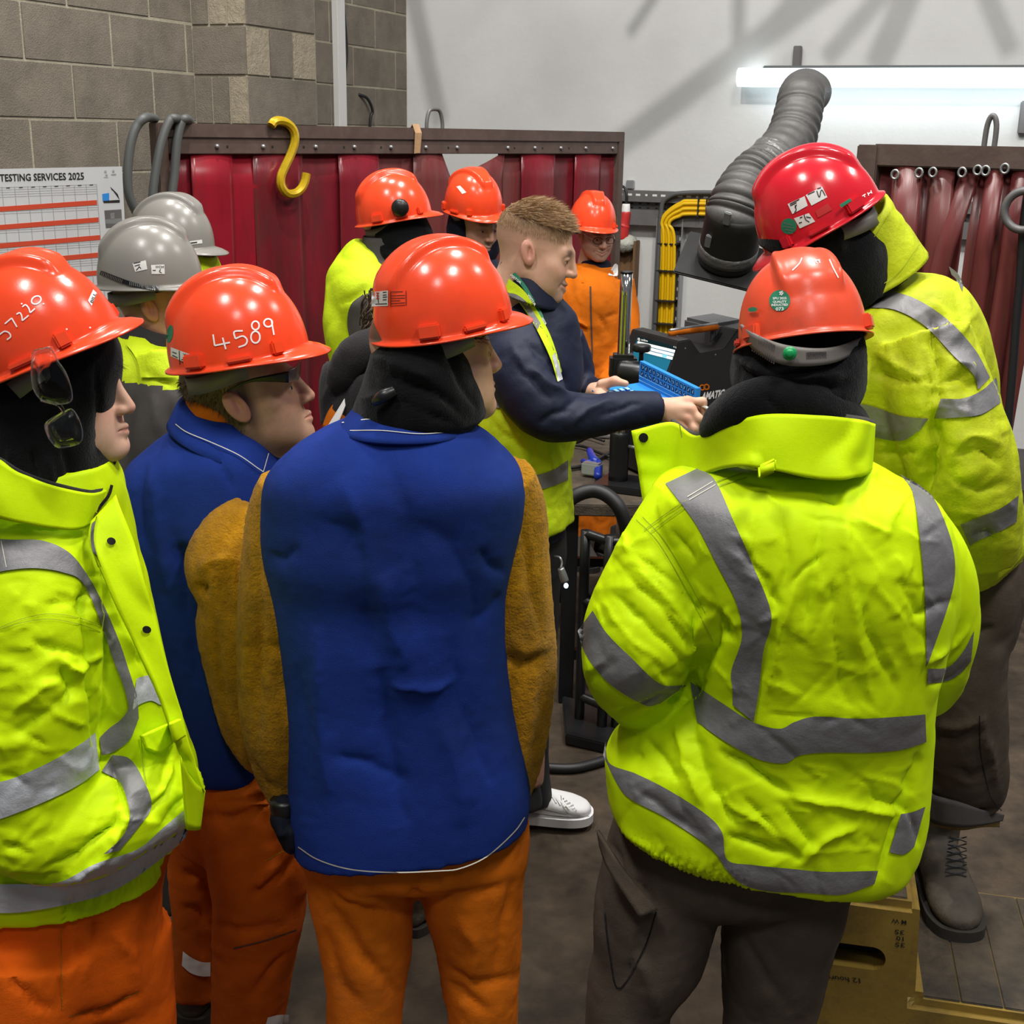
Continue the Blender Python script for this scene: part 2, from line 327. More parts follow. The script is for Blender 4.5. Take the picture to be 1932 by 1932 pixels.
_js = [Lpx(139, 170)[0], Lpx(43, 70)[0]]
BL = Lpx(290, 170)[0]-_js[0]
_bm_cache = {}
def block(l, h, p0, ax, parent, m, d=.012):
    """shallow block whose face stands proud of the mortar: p0 = centre on the mortar plane"""
    return box(np.asarray(p0), ax, (l/2-.005, d, h/2-.005), 'block', m, parent, bev=.003)
for r in range(-5, 7):
    z = _zc + (r+.5)*H
    s = _js[r % 2] - BL*5
    while s < 2.25:
        a, b = s, min(s+BL, 2.25)
        for a_, b_ in (((a, min(b, 0)), (max(a, .62), b)) if b > 0 else ((a, b),)):
            if b_-a_ > .04 and b_ > -2.6 and b_ != 0 or (b_ == 0 and b_-a_ > .04):
                jit = rng.uniform(-.002, .002)
                block(b_-a_, H, WL((a_+b_)/2, z, -.012+jit), (Lu, Ln, Zv), wl, M['block'])
        s += BL
PN = .30
pil = struct(box(WL(.317, 1.7, PN/2-.008), (Lu, Ln, Zv), (.3215, PN/2-.0005, 1.7), 'wall_pilaster', M['mortar']))
for r in range(-5, 7):
    z = _zc + (r+.5)*H - .01
    if r % 2:
        block(PN, H, WL(0, z, PN/2), (Ln, -Lu, Zv), pil, M['block'])
        for k, (a, b) in enumerate(((.0, .2), (.2, .41), (.41, .63))):
            block(b-a, H, WL((a+b)/2, z, PN-.012), (Lu, Ln, Zv), pil, M['block_p' if k != 1 else 'block'])
    else:
        for k in range(3):
            block(PN/3, H, WL(0, z, PN/6+k*PN/3), (Ln, -Lu, Zv), pil, M['block_p' if k == 2 or (k == 1 and r % 4) else 'block'])
        block(.63, H, WL(.315, z, PN-.012), (Lu, Ln, Zv), pil, M['block'])
# ---- trunking and loose cables on the block wall
s0 = Lpx(634, 100)[0]
tk = box(WL(s0, 2.3, .02), (Lu, Ln, Zv), (.045, .02, .75), 'cable_trunking', M['pvc'], None, bev=.004)
tag(tk, 'white vertical cable trunking on the block wall above the red screen', 'trunking')
def cable(name, pts, r, m, label, cat, nu=10, nv=None, parent=None, group=None):
    V, F = tube([[*p, r] for p in pts], nu=nu, nv=nv or len(pts)*8)
    o = mesh_obj(name, V, F, m, parent)
    return tag(o, label, cat, group) if label else o
s1 = Lpx(645, 150)[0]
cable('black_cable', [WL(s1, 3.0, .012), WL(s1+.01, 2.6, .014), WL(s1+.03, 2.35, .016), WL(s1-.01, 2.1, .012), WL(s1, 1.4, .014)], .011, M['rubber'], 'black cable running down beside the white trunking', 'cable')
cable('cable_tail', [WL(Lpx(676, 178)[0], Lpx(676, 178)[1], .0), WL(Lpx(685, 186)[0], Lpx(685, 186)[1], .03), WL(Lpx(692, 210)[0], Lpx(692, 210)[1], .04), WL(Lpx(690, 245)[0], 1.95, .03), WL(Lpx(690, 245)[0], 1.5, .02)], .009, M['rubber'], 'short black cable tail curling out of the block wall', 'cable')
# ---- wall planner poster on the left wall
def Lq(px, py, off=.012): return onplane(px, py, L0+Ln*off, Ln)
pq = [(-160, 322), (230, 314), (243, 560), (-160, 610)]
pr = thing('wall_planner', WL(-1.3, 1.4, .01), 'white year planner poster with red bands and TESTING SERVICES 2025 on block wall', 'poster')
def sheet(name, quad, off, m, parent, thick=.0015):
    pts = [Lq(x, y, off) for x, y in quad]; V = np.array(pts + [p - Ln*thick for p in pts])
    return mesh_obj(name, V, [(3, 2, 1, 0), (4, 5, 6, 7), (0, 1, 5, 4), (1, 2, 6, 5), (2, 3, 7, 6), (3, 0, 4, 7)], m, parent, smooth=False)
sheet('poster_sheet', pq, .014, M['poster'], pr)
for ya, yb, x1, h in ((396.5, 377.5, 183, 9), (432, 410, 186, 9), (468, 443.5, 189, 9), (503, 476, 192, 9), (533, 509.5, 194, 9)):
    sheet('planner_band', [(-150, ya-10+14), (x1, yb), (x1, yb+h), (-150, ya-10+h+14.5)], .0155, M["posterred"], pr)
lines = []
def pline(x0, y0, x1, y1, w=.7):
    lines.append([(x0, y0-w/2), (x1, y1-w/2), (x1, y1+w/2), (x0, y0+w/2)])
for k in range(40):
    f = k/40; y0, y1 = 354+f*178, 348+f*172
    x1 = 182+14*f
    if not any(abs((y1+4)-b) < 7 for b in (377.5, 410, 443.5, 476, 509.5)): pline(-150, y0+22*f*0+10*f+5, x1, y1, .6)
for k, x in enumerate((3, 27, 52, 74, 96, 118, 140, 162, 182)):
    lines.append([(x, 352-k*.5), (x+.8, 352-k*.5), (x+21-k*.6, 560), (x+20-k*.6, 560)])
def flat_set(name, quads, off, m, parent):
    V = []; F = []
    for q in quads:
        b = len(V); V += [Lq(x, y, off) for x, y in q]; F.append((b+3, b+2, b+1, b))
    return mesh_obj(name, np.array(V), F, m, parent, smooth=False)
o = flat_set('planner_grid', lines, .0152, M['posterline'], pr); o['kind'] = 'stuff'
flat_set('month_names', [[(x+7, 354-i*.8), (x+14, 353.6-i*.8), (x+14, 355-i*.8), (x+7, 355.4-i*.8)] for i, x in enumerate((5, 29, 52, 74, 96, 118, 140, 162))], .0156, M['ink'], pr)
flat_set('photo_print', [[(193, 366), (206, 364), (206, 378), (194, 380)]], .0156, M['bluecase'], pr)
flat_set('photo_print', [[(195, 379), (226, 377), (226, 382), (196, 383)], [(208, 352), (211, 358), (222, 366), (226, 377), (212, 377), (207, 362)]], .0158, M['machine'], pr)
flat_set('photo_print', [[(197, 397), (229, 395), (231, 428), (200, 430)]], .0156, M['grey_steel'], pr)
flat_set('photo_print', [[(199, 414), (230, 412), (231, 422), (199, 422)], [(208, 402), (216, 401), (216, 414), (209, 414)]], .0159, M['zinc'], pr)
flat_set('photo_print', [[(202, 445), (234, 443), (236, 475), (206, 477)]], .0156, M['wood'], pr)
flat_set('logo_print', [[(197, 322), (201, 322), (201, 326), (197, 326)], [(199, 329), (203, 329), (203, 332), (199, 332)], [(196, 334), (204, 334), (204, 335), (196, 335)], [(212, 321), (216, 321), (216, 325), (212, 325)], [(210, 328), (219, 327.6), (219, 330), (210, 330.4)]], .0156, M['posterline'], pr)
def text2d(s, size=1.0, bold=0):
    c = bpy.data.curves.new('t', 'FONT'); c.body = s; c.size = size; c.offset = bold; c.resolution_u = 2; o = bpy.data.objects.new('t', c); COL.objects.link(o)
    dg = bpy.context.evaluated_depsgraph_get(); me = o.evaluated_get(dg).to_mesh()
    V = np.array([v.co[:2] for v in me.vertices]); F = [tuple(p.vertices) for p in me.polygons]
    o.evaluated_get(dg).to_mesh_clear(); bpy.data.objects.remove(o); bpy.data.curves.remove(c)
    return V, F
def wallprint(name, s, org, end, hvec, off, m, parent, bold=.01):
    V, F = text2d(s, 1, bold); V = V - V.min(0)*[1, 0]; w = V[:, 0].max(); hh = .72
    org, end, hvec = map(np.array, (org, end, hvec))
    Q = [Lq(*(org + (end-org)*(x/w) + hvec*(y/hh)), off) for x, y in V]
    return mesh_obj(name, np.array(Q), F, m, parent, smooth=False)
wallprint('heading_print', 'TESTING SERVICES 2025', (0, 342), (159, 338.5), (-1, -13.5), .0158, M['ink'], pr, .02)
# ---- lamp on the back wall
s0, z0 = Bpx(1432, 149, .1); s1, z1 = Bpx(1932, 143, .1); zl = (z0+z1)/2
lt = thing('batten_lamp', WB(s0, zl, .05), 'long lit tube batten lamp on the white wall behind the duct', 'lamp')
e = s0+2.1
V, F = tube([[*WB(s0, zl, .1), .012], [*WB(s0+.012, zl, .1), .042], [*WB(s0+.04, zl, .1), .052], [*WB(e, zl, .1), .052]], nu=24, nv=40)
mesh_obj('diffuser', V, F, M['lamp'], lt)
box(WB((s0+e)/2, zl+.045, .07), (Bu, Bn, Zv), ((e-s0)/2-.02, .05, .017), 'lamp_housing', M['lampbody'], lt, bev=.006)
box(WB(Bpx(1503, 115, .04)[0], zl+.10, .03), (Bu, Bn, Zv), (.022, .02, .07), 'lamp_bracket', M['grey_steel'], lt, bev=.004)
ld = -Zv*.86 - Bn*.20; ld /= np.linalg.norm(ld); ly = np.cross(-ld, Bu)
o = area('lamp_light', WB((s0+e)/2, zl-.06, .115), 2.0, 3.4, (.80, .93, 1), sy=.05)
o.matrix_world = Matrix.Translation(tuple(o.location)) @ Matrix((tuple(Bu), tuple(ly), tuple(-ld))).transposed().to_4x4()
sw = box(WB(*Bpx(1934, 222, .02), .02), (Bu, Bn, Zv), (.03, .02, .085), 'wall_switch_box', M['grey_steel'], None, bev=.006)
tag(sw, 'small grey switch box on the white wall at the edge under the lamp', 'switch')
# ---- cable trays
tr = thing('cable_tray', WB(*Bpx(1180, 400)), 'grey perforated steel cable tray running along the white wall', 'cable tray')
def tray(pa, pb, pc, pd, name):
    a, b, c, d = [np.array(Bpx(*q)) for q in (pa, pb, pc, pd)]
    return a, b, c, d
sa, za = Bpx(1165, 360); sb, _ = Bpx(1345, 362); zt = Bpx(1250, 361)[1]; zb = Bpx(1250, 404)[1]
box(WB((sa+sb+2.6)/2, (zt+zb)/2, .02), (Bu, Bn, Zv), ((sb-sa+2.6)/2, .004, (zt-zb)/2), 'tray_bed', M['grey_steel'], tr)
box(WB((sa+sb+2.6)/2, zt, .045), (Bu, Bn, Zv), ((sb-sa+2.6)/2, .028, .003), 'tray_lip', M['grey_steel'], tr)
box(WB((sa+sb+2.6)/2, zt-.03, .072), (Bu, Bn, Zv), ((sb-sa+2.6)/2, .002, .032), 'tray_lip', M['grey_steel'], tr)
box(WB((sa+sb+2.6)/2, zb-.02, .05), (Bu, Bn, Zv), ((sb-sa+2.6)/2, .03, .045), 'tray_channel', M['grey_steel'], tr)
hs = []
for k in range(46):
    s = sa+.05+k*.052
    hs.append(box(WB(s, zt-.022, .0735), (Bu, Bn, Zv), (.014 if k % 3 else .007, .001, .006)))
    for dz in (.075, .1, .12): hs.append(box(WB(s, zt-dz, .0245), (Bu, Bn, Zv), (.008, .001, .004)))
V, F = join([hs[i] for i in range(0, len(hs), 4)]); o = mesh_obj('slot_row', V, F, M['pvc'], tr, False); o['kind'] = 'stuff'
V, F = join([h for i, h in enumerate(hs) if i % 4]); o = mesh_obj('hole_row', V, F, M['ink'], tr, False); o['kind'] = 'stuff'
tv = thing('vertical_cable_tray', WB(*Bpx(1265, 600)), 'grey vertical cable tray carrying a yellow cable bundle down the white wall', 'cable tray')
sc, zc = Bpx(1266, 500); sl = Bpx(1243, 500)[0]; sr = Bpx(1290, 500)[0]
box(WB((sl+sr)/2, zb-.62, .02), (Bu, Bn, Zv), ((sr-sl)/2, .004, .6), 'tray_bed', M['grey_steel'], tv)
for s in (sl, sr): box(WB(s, zb-.62, .05), (Bu, Bn, Zv), (.004, .032, .6), 'tray_side', M['zinc'], tv)
V, F = join([box(WB(s_, zb-.08-k*.06, .0245), (Bu, Bn, Zv), (.004, .001, .010)) for k in range(18) for s_ in (sl+.03, sr-.025)])
o = mesh_obj('hole_row', V, F, M['pvc'], tv, False); o['kind'] = 'stuff'
yb = thing('yellow_cable_bundle', WB(sc, zc, .06), 'yellow cable bundle bending down the vertical tray with black ties', 'cable')
for k in range(6):
    q = (k-2.5)*.0165; w = (k % 2)*.012
    zt2 = Bpx(1330, 391, .06)[1]
    pts = [WB(sr+.9, zt2-q*.9, .10+w), WB(sr+.12, zt2-q*.9, .10+w), WB(sr-.02, zt2-.02-q*.9, .10+w), WB(sc+.0+q*.6-.02, zt2-.09-q*.3, .10+w), WB(sc+q, zt2-.2, .095+w), WB(sc+q, zt2-.7, .055+w), WB(sc+q-.01, zt2-1.4, .055+w)]
    V, F = tube([[*p, .0105] for p in pts], nu=8, nv=60); mesh_obj('yellow_cable', V, F, M['yellow'], yb)
for z in (zt2-.22, zt2-.38, zt2-.56, zt2-.70): box(WB(sc, z, .072), (Bu, Bn, Zv), (.06, .042, .004), 'cable_tie', M['rubber'], yb)
for s in (sr+.1, sr+.15): box(WB(s, zt2, .105), (Bu, Bn, Zv), (.004, .022, .055), 'cable_tie', M['rubber'], yb)
cable('grey_conduit', [WB(sr+.9, zt2+.085, .10), WB(sr+.1, zt2+.085, .10), WB(sc-.02, zt2+.045, .10), WB(sl+.025, zt2-.06, .10), WB(sl+.022, zt2-.2, .10), WB(sl+.02, zt2-1.2, .10)], .014, M['hosemat'], 'grey conduit curving above the yellow cable bundle', 'conduit')
# ---- red plug on a lead, wooden box with bag
rp = thing('plug_connector', WB(*Bpx(1183, 420, .06), .06), 'red and white power plug hanging on a lead beside the red screen', 'plug')
ps, pz = Bpx(1181, 418, .08)
V, F = tube([[*WB(ps, pz+.105, .09), .018], [*WB(ps, pz+.10, .09), .024], [*WB(ps, pz+.06, .09), .026], [*WB(ps, pz+.055, .09), .022]], nu=16, nv=14); mesh_obj('plug_collar', V, F, M['white'], rp)
V, F = tube([[*WB(ps, pz+.055, .09), .024], [*WB(ps, pz+.05, .09), .03], [*WB(ps-.01, pz-.01, .09), .034], [*WB(ps-.012, pz-.02, .09), .041], [*WB(ps-.014, pz-.03, .09), .040], [*WB(ps-.02, pz-.1, .09), .038], [*WB(ps-.02, pz-.102, .09), .02]], nu=18, nv=40); mesh_obj('plug_body', V, F, M['plugred'], rp)
cable('plug_lead', [WB(ps, pz+.10, .09), WB(ps+.0, pz+.16, .09), WB(ps-.02, pz+.2, .08), WB(ps-.06, pz+.205, .07), WB(ps-.09, pz+.17, .05), WB(ps-.1, pz, .04)], .008, M['rubber'], None, None, parent=rp)
wbx = thing('wooden_box', WB(*Bpx(1187, 520)), 'open brown wooden box on the white wall with a plastic bag over its top', 'box')
bs, bz = Bpx(1186, 505)
box(WB(bs, bz, .015), (Bu, Bn, Zv), (.06, .01, .17), 'back_board', M['wood'], wbx, bev=.003)
for d in (-.06, .06): box(WB(bs+d, bz, .05), (Bu, Bn, Zv), (.008, .045, .17), 'side_board', M['wood'], wbx, bev=.003)
box(WB(bs, bz-.165, .05), (Bu, Bn, Zv), (.06, .045, .008), 'bottom_board', M['wood'], wbx, bev=.003)
V, F = blob(WB(bs-.005, bz+.155, .07), (.075, .06, .055)); V = V + crumple(V, 18)[:, None]*.014*vnormals(V, np.array([f for f in F if len(f) == 4])); mesh_obj('bag', V, F, M['foil'], wbx)
cc = box(WB(*Bpx(1191, 348), .02), (Bu, Bn, Zv), (.022, .02, .025), 'cable_clip', M['zinc'], None, bev=.004); tag(cc, 'small metal clip on the white wall above the red plug', 'clip')
# ------------------------------------------------------------------ welding screens
F0 = np.array([-1.24, 4.5, 0]); F1 = np.array([.497, 6.45, 0]); Fd = (F1-F0)/np.linalg.norm(F1-F0); Fn = np.array([Fd[1], -Fd[0], 0]); FLEN = np.linalg.norm(F1-F0)
def Fpx(px, py, off=0):
    p = onplane(px, py, F0+Fn*off, Fn); return np.dot(p-F0, Fd), p[2]
def FS(s, z, off=0): return F0 + Fd*s + Zv*z + Fn*off
zt = Fpx(275, 231)[1]
scr = thing('welding_screen', FS(FLEN/2, 0), 'long red welding screen in a brown steel frame behind the group', 'screen')
box(FS(FLEN/2, zt-.024), (Fd, Fn, Zv), (FLEN/2, .025, .024), 'top_rail', M['steel'], scr, bev=.003)
zr = zt-.048
box(FS(FLEN/2, zr-.027, .012), (Fd, Fn, Zv), (FLEN/2-.045, .006, .027), 'clamp_bar', M['steel'], scr, bev=.002)
for s in (.02, FLEN-.02): box(FS(s, zt/2), (Fd, Fn, Zv), (.022, .024, zt/2), 'post', M['steel'], scr, bev=.003)
box(FS(FLEN/2, .12), (Fd, Fn, Zv), (FLEN/2, .02, .02), 'bottom_rail', M['steel'], scr, bev=.003)
for s in (.02, FLEN-.02): box(FS(s, .03), (Fd, Fn, Zv), (.03, .3, .03), 'foot', M['steel'], scr, bev=.003)
for px in (403, 490, 589, 662, 731, 797, 856, 952, 1003, 1052, 1099, 1150):
    s = Fpx(px, 272)[0]; V, F = blob(FS(s, zr-.028, .02), (.009, .009, .009), 12); mesh_obj('bolt', V, F, M['zinc'], scr)
V, F = join([box(FS(Fpx(px, 272)[0], zr-.029, .0185), (Fd, Fn, Zv), (.004, .0006, .004)) for px in (423, 508, 567, 643, 713, 780, 840, 965, 1018, 1068)]); o = mesh_obj('spare_hole', V, F, M['ink'], scr, False); o['kind'] = 'stuff'
edges = [300, 362, 432, 480, 565, 640, 708, 782, 858, 893, 946, 985, 1041, 1087, 1128, 1163]
for k, (xa, xb) in enumerate(zip(edges[:-1], edges[1:])):
    if k == 8: continue
    sa, sb = Fpx(xa-4, 300)[0], Fpx(xb+4, 300)[0]; n = 10; V = []; F = []
    ztop = zr-.045
    for j, z in enumerate((ztop, ztop-.12, 1.2, .6, .13)):
        for i in range(n+1):
            f = i/n; s = sa+(sb-sa)*f
            zz = z
            if k == 7 and j < 2: zz = z; s = sa + (sb-sa)*f*(.62 if j == 0 else .86)
            if k == 9 and j == 0: zz = z - .075*(1-f)
            bow = .006*math.sin(f*math.pi)*(1 if k % 2 else -.6) + .012*(k % 2) + .008*math.sin(k*2.1+z*2.5)*(1 if j else 0)
            V.append(FS(s, zz, bow-.006))
    for j in range(4):
        for i in range(n): a = j*(n+1)+i; F.append((a, a+n+1, a+n+2, a+1))
    o = mesh_obj('curtain_strip', np.array(V), F, M['strip_n'] if k in (1, 2) else (M['strip_b'] if k in (6, 7, 9, 10) else M['strip']), scr)
    sd = o.modifiers.new('s', 'SOLIDIFY'); sd.thickness = .003
s, _ = Fpx(820, 245); zl = Fpx(822, 206)[1]
V, F = tube([[*FS(s-.045, zt-.02), .008], [*FS(s-.045, zl-.05), .008], [*FS(s-.03, zl-.008), .008], [*FS(s, zl), .008], [*FS(s+.03, zl-.008), .008], [*FS(s+.045, zl-.05), .008], [*FS(s+.045, zt-.02), .008]], nu=10, nv=60); mesh_obj('lifting_loop', V, F, M['grey_steel'], scr)
# strap on the top rail
s, _ = Fpx(780, 250)
st = mesh_obj('webbing_strap', np.array([FS(s-.02, zt-.005, .0), FS(s+.015, zt-.005, .0), FS(s-.02, zt+.012, .015), FS(s+.016, zt+.012, .015), FS(s-.022, zt-.02, .032), FS(s+.014, zt-.02, .032), FS(s-.026, zt-.10, .03), FS(s+.006, zt-.098, .03)]), [(0, 1, 3, 2), (2, 3, 5, 4), (4, 5, 7, 6)], M['lwood'], None, False); sd = st.modifiers.new('s', 'SOLIDIFY'); sd.thickness = .003
tag(st, 'short beige strap hooked over the top rail of the red screen', 'strap')
# gold S hook
hk = [(512, 237), (517, 230), (528, 228), (543, 233), (554, 247), (556, 266), (549, 290), (536, 318), (530, 335), (531, 352), (542, 365), (556, 365), (568, 356), (575, 342), (578, 327)]
V, F = tube([[*onplane(x, y, F0+Fn*.04, Fn), .0165] for x, y in hk], nu=8, nv=110); o = mesh_obj('s_hook', V, F, M['gold'], smooth=False); tag(o, 'gold painted steel S hook hanging on the red screen top rail', 'hook')
# grey hoses looped over the left post
hz = []
for a, lab in (([(292, 224), (275, 222), (258, 238), (247, 270), (241, 320), (243, 365), (256, 398), (275, 430)], 'grey hose looping left of the screen post, widest of the three loops'), ([(340, 232), (333, 224), (322, 226), (312, 245), (303, 275), (296, 310), (290, 350), (286, 400)], 'middle grey hose loop over the corner of the red screen'), ([(360, 232), (352, 224), (343, 230), (336, 255), (332, 290), (329, 330), (325, 365), (322, 410)], 'grey hose loop over the red screen, nearest its first strip')):
    V, F = tube([[*onplane(x, y, F0+Fn*(.045 if i else -.03), Fn), .0155] for i, (x, y) in enumerate(a)], nu=12, nv=80); o = mesh_obj('grey_hose', V, F, M['hosemat']); tag(o, lab, 'hose')
# right booth screen
G0 = P(1628, 275, 4.15)*[1, 1, 0]; G1 = P(2050, 292, 3.75)*[1, 1, 0]; Gd = (G1-G0)/np.linalg.norm(G1-G0); Gn = np.array([Gd[1], -Gd[0], 0])
def Gpx(px, py, off=0):
    p = onplane(px, py, G0+Gn*off, Gn); return np.dot(p-G0, Gd), p[2]
def GS(s, z, off=0): return G0 + Gd*s + Zv*z + Gn*off
zt2 = Gpx(1640, 273)[1]; GL = np.linalg.norm(G1-G0)
sc2 = thing('welding_booth_screen', GS(GL/2, 0), 'red strip curtain booth screen with eyelets at the right edge', 'screen')
box(GS(.032, zt2/2), (Gd, Gn, Zv), (.034, .04, zt2/2), 'post', M['steel'], sc2, bev=.004)
box(GS(GL/2+.02, zt2-.03), (Gd, Gn, Zv), (GL/2-.03, .035, .033), 'top_rail', M['steel'], sc2, bev=.004)
ed = [1664, 1696, 1740, 1766, 1800, 1822, 1850, 1872, 1895, 1920, 1950, 1990]
for k, (xa, xb) in enumerate(zip(ed[:-1], ed[1:])):
    sa, sb = Gpx(xa-6, 320)[0], Gpx(xb+6, 320)[0]; n = 8; V = []; F = []
    for j, z in enumerate((zt2-.055, zt2-.3, 1.2, .7, .12)):
        for i in range(n+1):
            f = i/n; lean = -.012*(j)*(k-3)*.4
            V.append(GS(sa+(sb-sa)*f + (-.05*j*(k == 5) + lean*.4), z, .010*math.sin(f*math.pi*1.0)*(1 if k % 2 else -1) + .014*(k % 2) + .01*math.sin(j*1.3+k)))
    for j in range(4):
        for i in range(n): a = j*(n+1)+i; F.append((a, a+n+1, a+n+2, a+1))
    o = mesh_obj('curtain_strip', np.array(V), F, M['strip_b'], sc2); sd = o.modifiers.new('s', 'SOLIDIFY'); sd.thickness = .003
for px, py in ((1697, 329), (1742, 326), (1768, 325), (1823, 325), (1852, 321), (1867, 322), (1903, 318)):
    s, z = Gpx(px, py); V, F = tube([[*GS(s+.011*math.cos(a), z+.013*math.sin(a), .036), .004] for a in np.linspace(0, 2*math.pi, 13)], nu=6, nv=26, cap=False); mesh_obj('eyelet', V, F, M['zinc'], sc2)
s, z = Gpx(1866, 280); zt3 = Gpx(1867, 218)[1]
V, F = tube([[*GS(s-.016, z-.03), .008], [*GS(s-.013, zt3-.03), .008], [*GS(s, zt3), .008], [*GS(s+.014, zt3-.03), .008], [*GS(s+.014, z-.03), .008]], nu=10, nv=40); mesh_obj('lifting_loop', V, F, M['grey_steel'], sc2)
cable('black_hose', [onplane(x, y, G0+Gn*.06, Gn) for x, y in ((1945, 330), (1932, 420), (1925, 520), (1918, 600), (1912, 680), (1907, 740), (1902, 800), (1898, 880), (1896, 960), (1900, 1060), (1915, 1090))], .0125, M['rubber'], 'black hose hanging down in front of the booth screen edge', 'hose')
rl = mesh_obj('hose_reel', *tube([[*GS(Gpx(1950, 395)[0]+.055*math.cos(a), Gpx(1950, 395)[1]+.055*math.sin(a), .09), .012] for a in np.linspace(0, 2*math.pi, 25)], nu=8, nv=60), M['grey_steel']); tag(rl, 'round grey reel rim hanging by the booth screen edge', 'reel')
# ------------------------------------------------------------------ extraction duct
DY = lambda y: 4.75 - max(0, y-150)*.0016
dt = thing('extraction_duct', P(1370, 500, 4.3), 'grey flexible fume extraction duct hanging with a black nozzle', 'duct')
path = [(1530, 175, 5.3, .078), (1519, 172, 5.05, .079), (1512, 182, 4.8, .080), (1506, 215, 4.72, .083), (1492, 262, 4.65, .086), (1466, 300, 4.55, .088), (1440, 325, 4.5, .089)]
V, F = tubepx(path, nu=40, nv=90)
rib = np.sin(np.arange(90)*1.15)*.0035
V[:3600] += (vnormals(V, np.array([f for f in F if len(f) == 4]))[:3600])*np.repeat(rib, 40)[:, None]; mesh_obj('upper_hose', V, F, M['duct'], dt)
V, F = tubepx([(1466, 298, 4.55, .0915), (1452, 313, 4.53, .092), (1436, 327, 4.5, .092)], nu=40, nv=14); N_ = vnormals(V, np.array([f for f in F if len(f) == 4])); mesh_obj('tape_wrap', V + N_*crumple(V, 25)[:, None]*.004, F, M['ducttape'], dt)
V, F = tubepx([(1440, 322, 4.5, .089), (1415, 347, 4.46, .091), (1398, 375, 4.40, .094), (1388, 402, 4.38, .097), (1386, 408, 4.38, .099)], nu=40, nv=120)
ph = np.repeat(np.arange(120)*2*math.pi/12, 40); V[:4800] += vnormals(V, np.array([f for f in F if len(f) == 4]))[:4800]*(np.abs(np.sin(ph/2))*.011-.006)[:, None]; mesh_obj('ribbed_bend', V, F, M['duct'], dt)
def cyl(path, **k): return tubepx(path, **k)
nz = mesh_obj('nozzle', *cyl([(1388, 404, 4.37, .085), (1387.9, 405, 4.37, .098), (1380, 440, 4.41, .099), (1370, 486, 4.465, .10), (1369.8, 487, 4.466, .08)], nu=40, nv=30), M['ductblk'], dt)
mesh_obj('tape_band', *cyl([(1376, 459, 4.432, .1025), (1372, 477, 4.454, .103)], nu=40, nv=4), M['ducttape'], dt)
c = P(1366, 490, 4.47); t = P(1388, 404, 4.37)-P(1370, 486, 4.465); t /= np.linalg.norm(t); ax1 = np.cross(t, [.35, .94, 0]); ax1 /= np.linalg.norm(ax1); ax2 = np.cross(t, ax1)
ca, sa_ = math.cos(.12), math.sin(.12)
box(c-t*.01, (ax1*ca+ax2*sa_, ax2*ca-ax1*sa_, t), (.150, .125, .006), 'flange_plate', M['ductblk'], dt, bev=.004)
for (x, y) in ((1372, 412), (1337, 455)):
    q = P(x, y, 4.275 if x > 1350 else 4.36); box(q, (ax1, t, np.cross(ax1, t)), (.012, .024, .006), 'toggle_clip', M['zinc'], dt, bev=.003)
# ------------------------------------------------------------------ roof truss members near the white wall, above the frame; the hall lamp behind them throws their shadows
LS = np.array([-.4, 3.6, 5.6])
hl = bpy.data.lights.new('hall_lamp', 'AREA'); hl.energy = 150; hl.size = .09; hl.color = (1, .97, .92); ho = bpy.data.objects.new('hall_lamp', hl); COL.objects.link(ho); ho.location = LS
ho.rotation_euler = Vector(tuple(WB(1.6, 2.2)-LS)).to_track_quat('-Z', 'Y').to_euler()
ts = thing('roof_truss', WB(2, 3.6, 1.5), 'steel roof truss members above the frame near the white wall', 'truss')
for (xa, ya), (xb, yb), w in (((1165, 275), (1640, -80), .060), ((1392, 112), (1395, -60), .040), ((1540, -60), (1440, 60), .03), ((1655, 125), (1735, -60), .065), ((1560, 110), (1690, -40), .045), ((1840, -60), (1905, 95), .05), ((1270, -60), (1190, 60), .03), ((770, -50), (830, 230), .05)):
    a, b = [(lambda p: p + (LS-p)*.40)(onplane(x, y, B0, Bn)) for x, y in ((xa, ya), (xb, yb))]
    d = b-a; s = np.cross(d, LS-a); box((a+b)/2, (d, s, np.cross(d, s)), (np.linalg.norm(d)/2, w*.62, .02), 'truss_member', M['grey_steel'], ts)
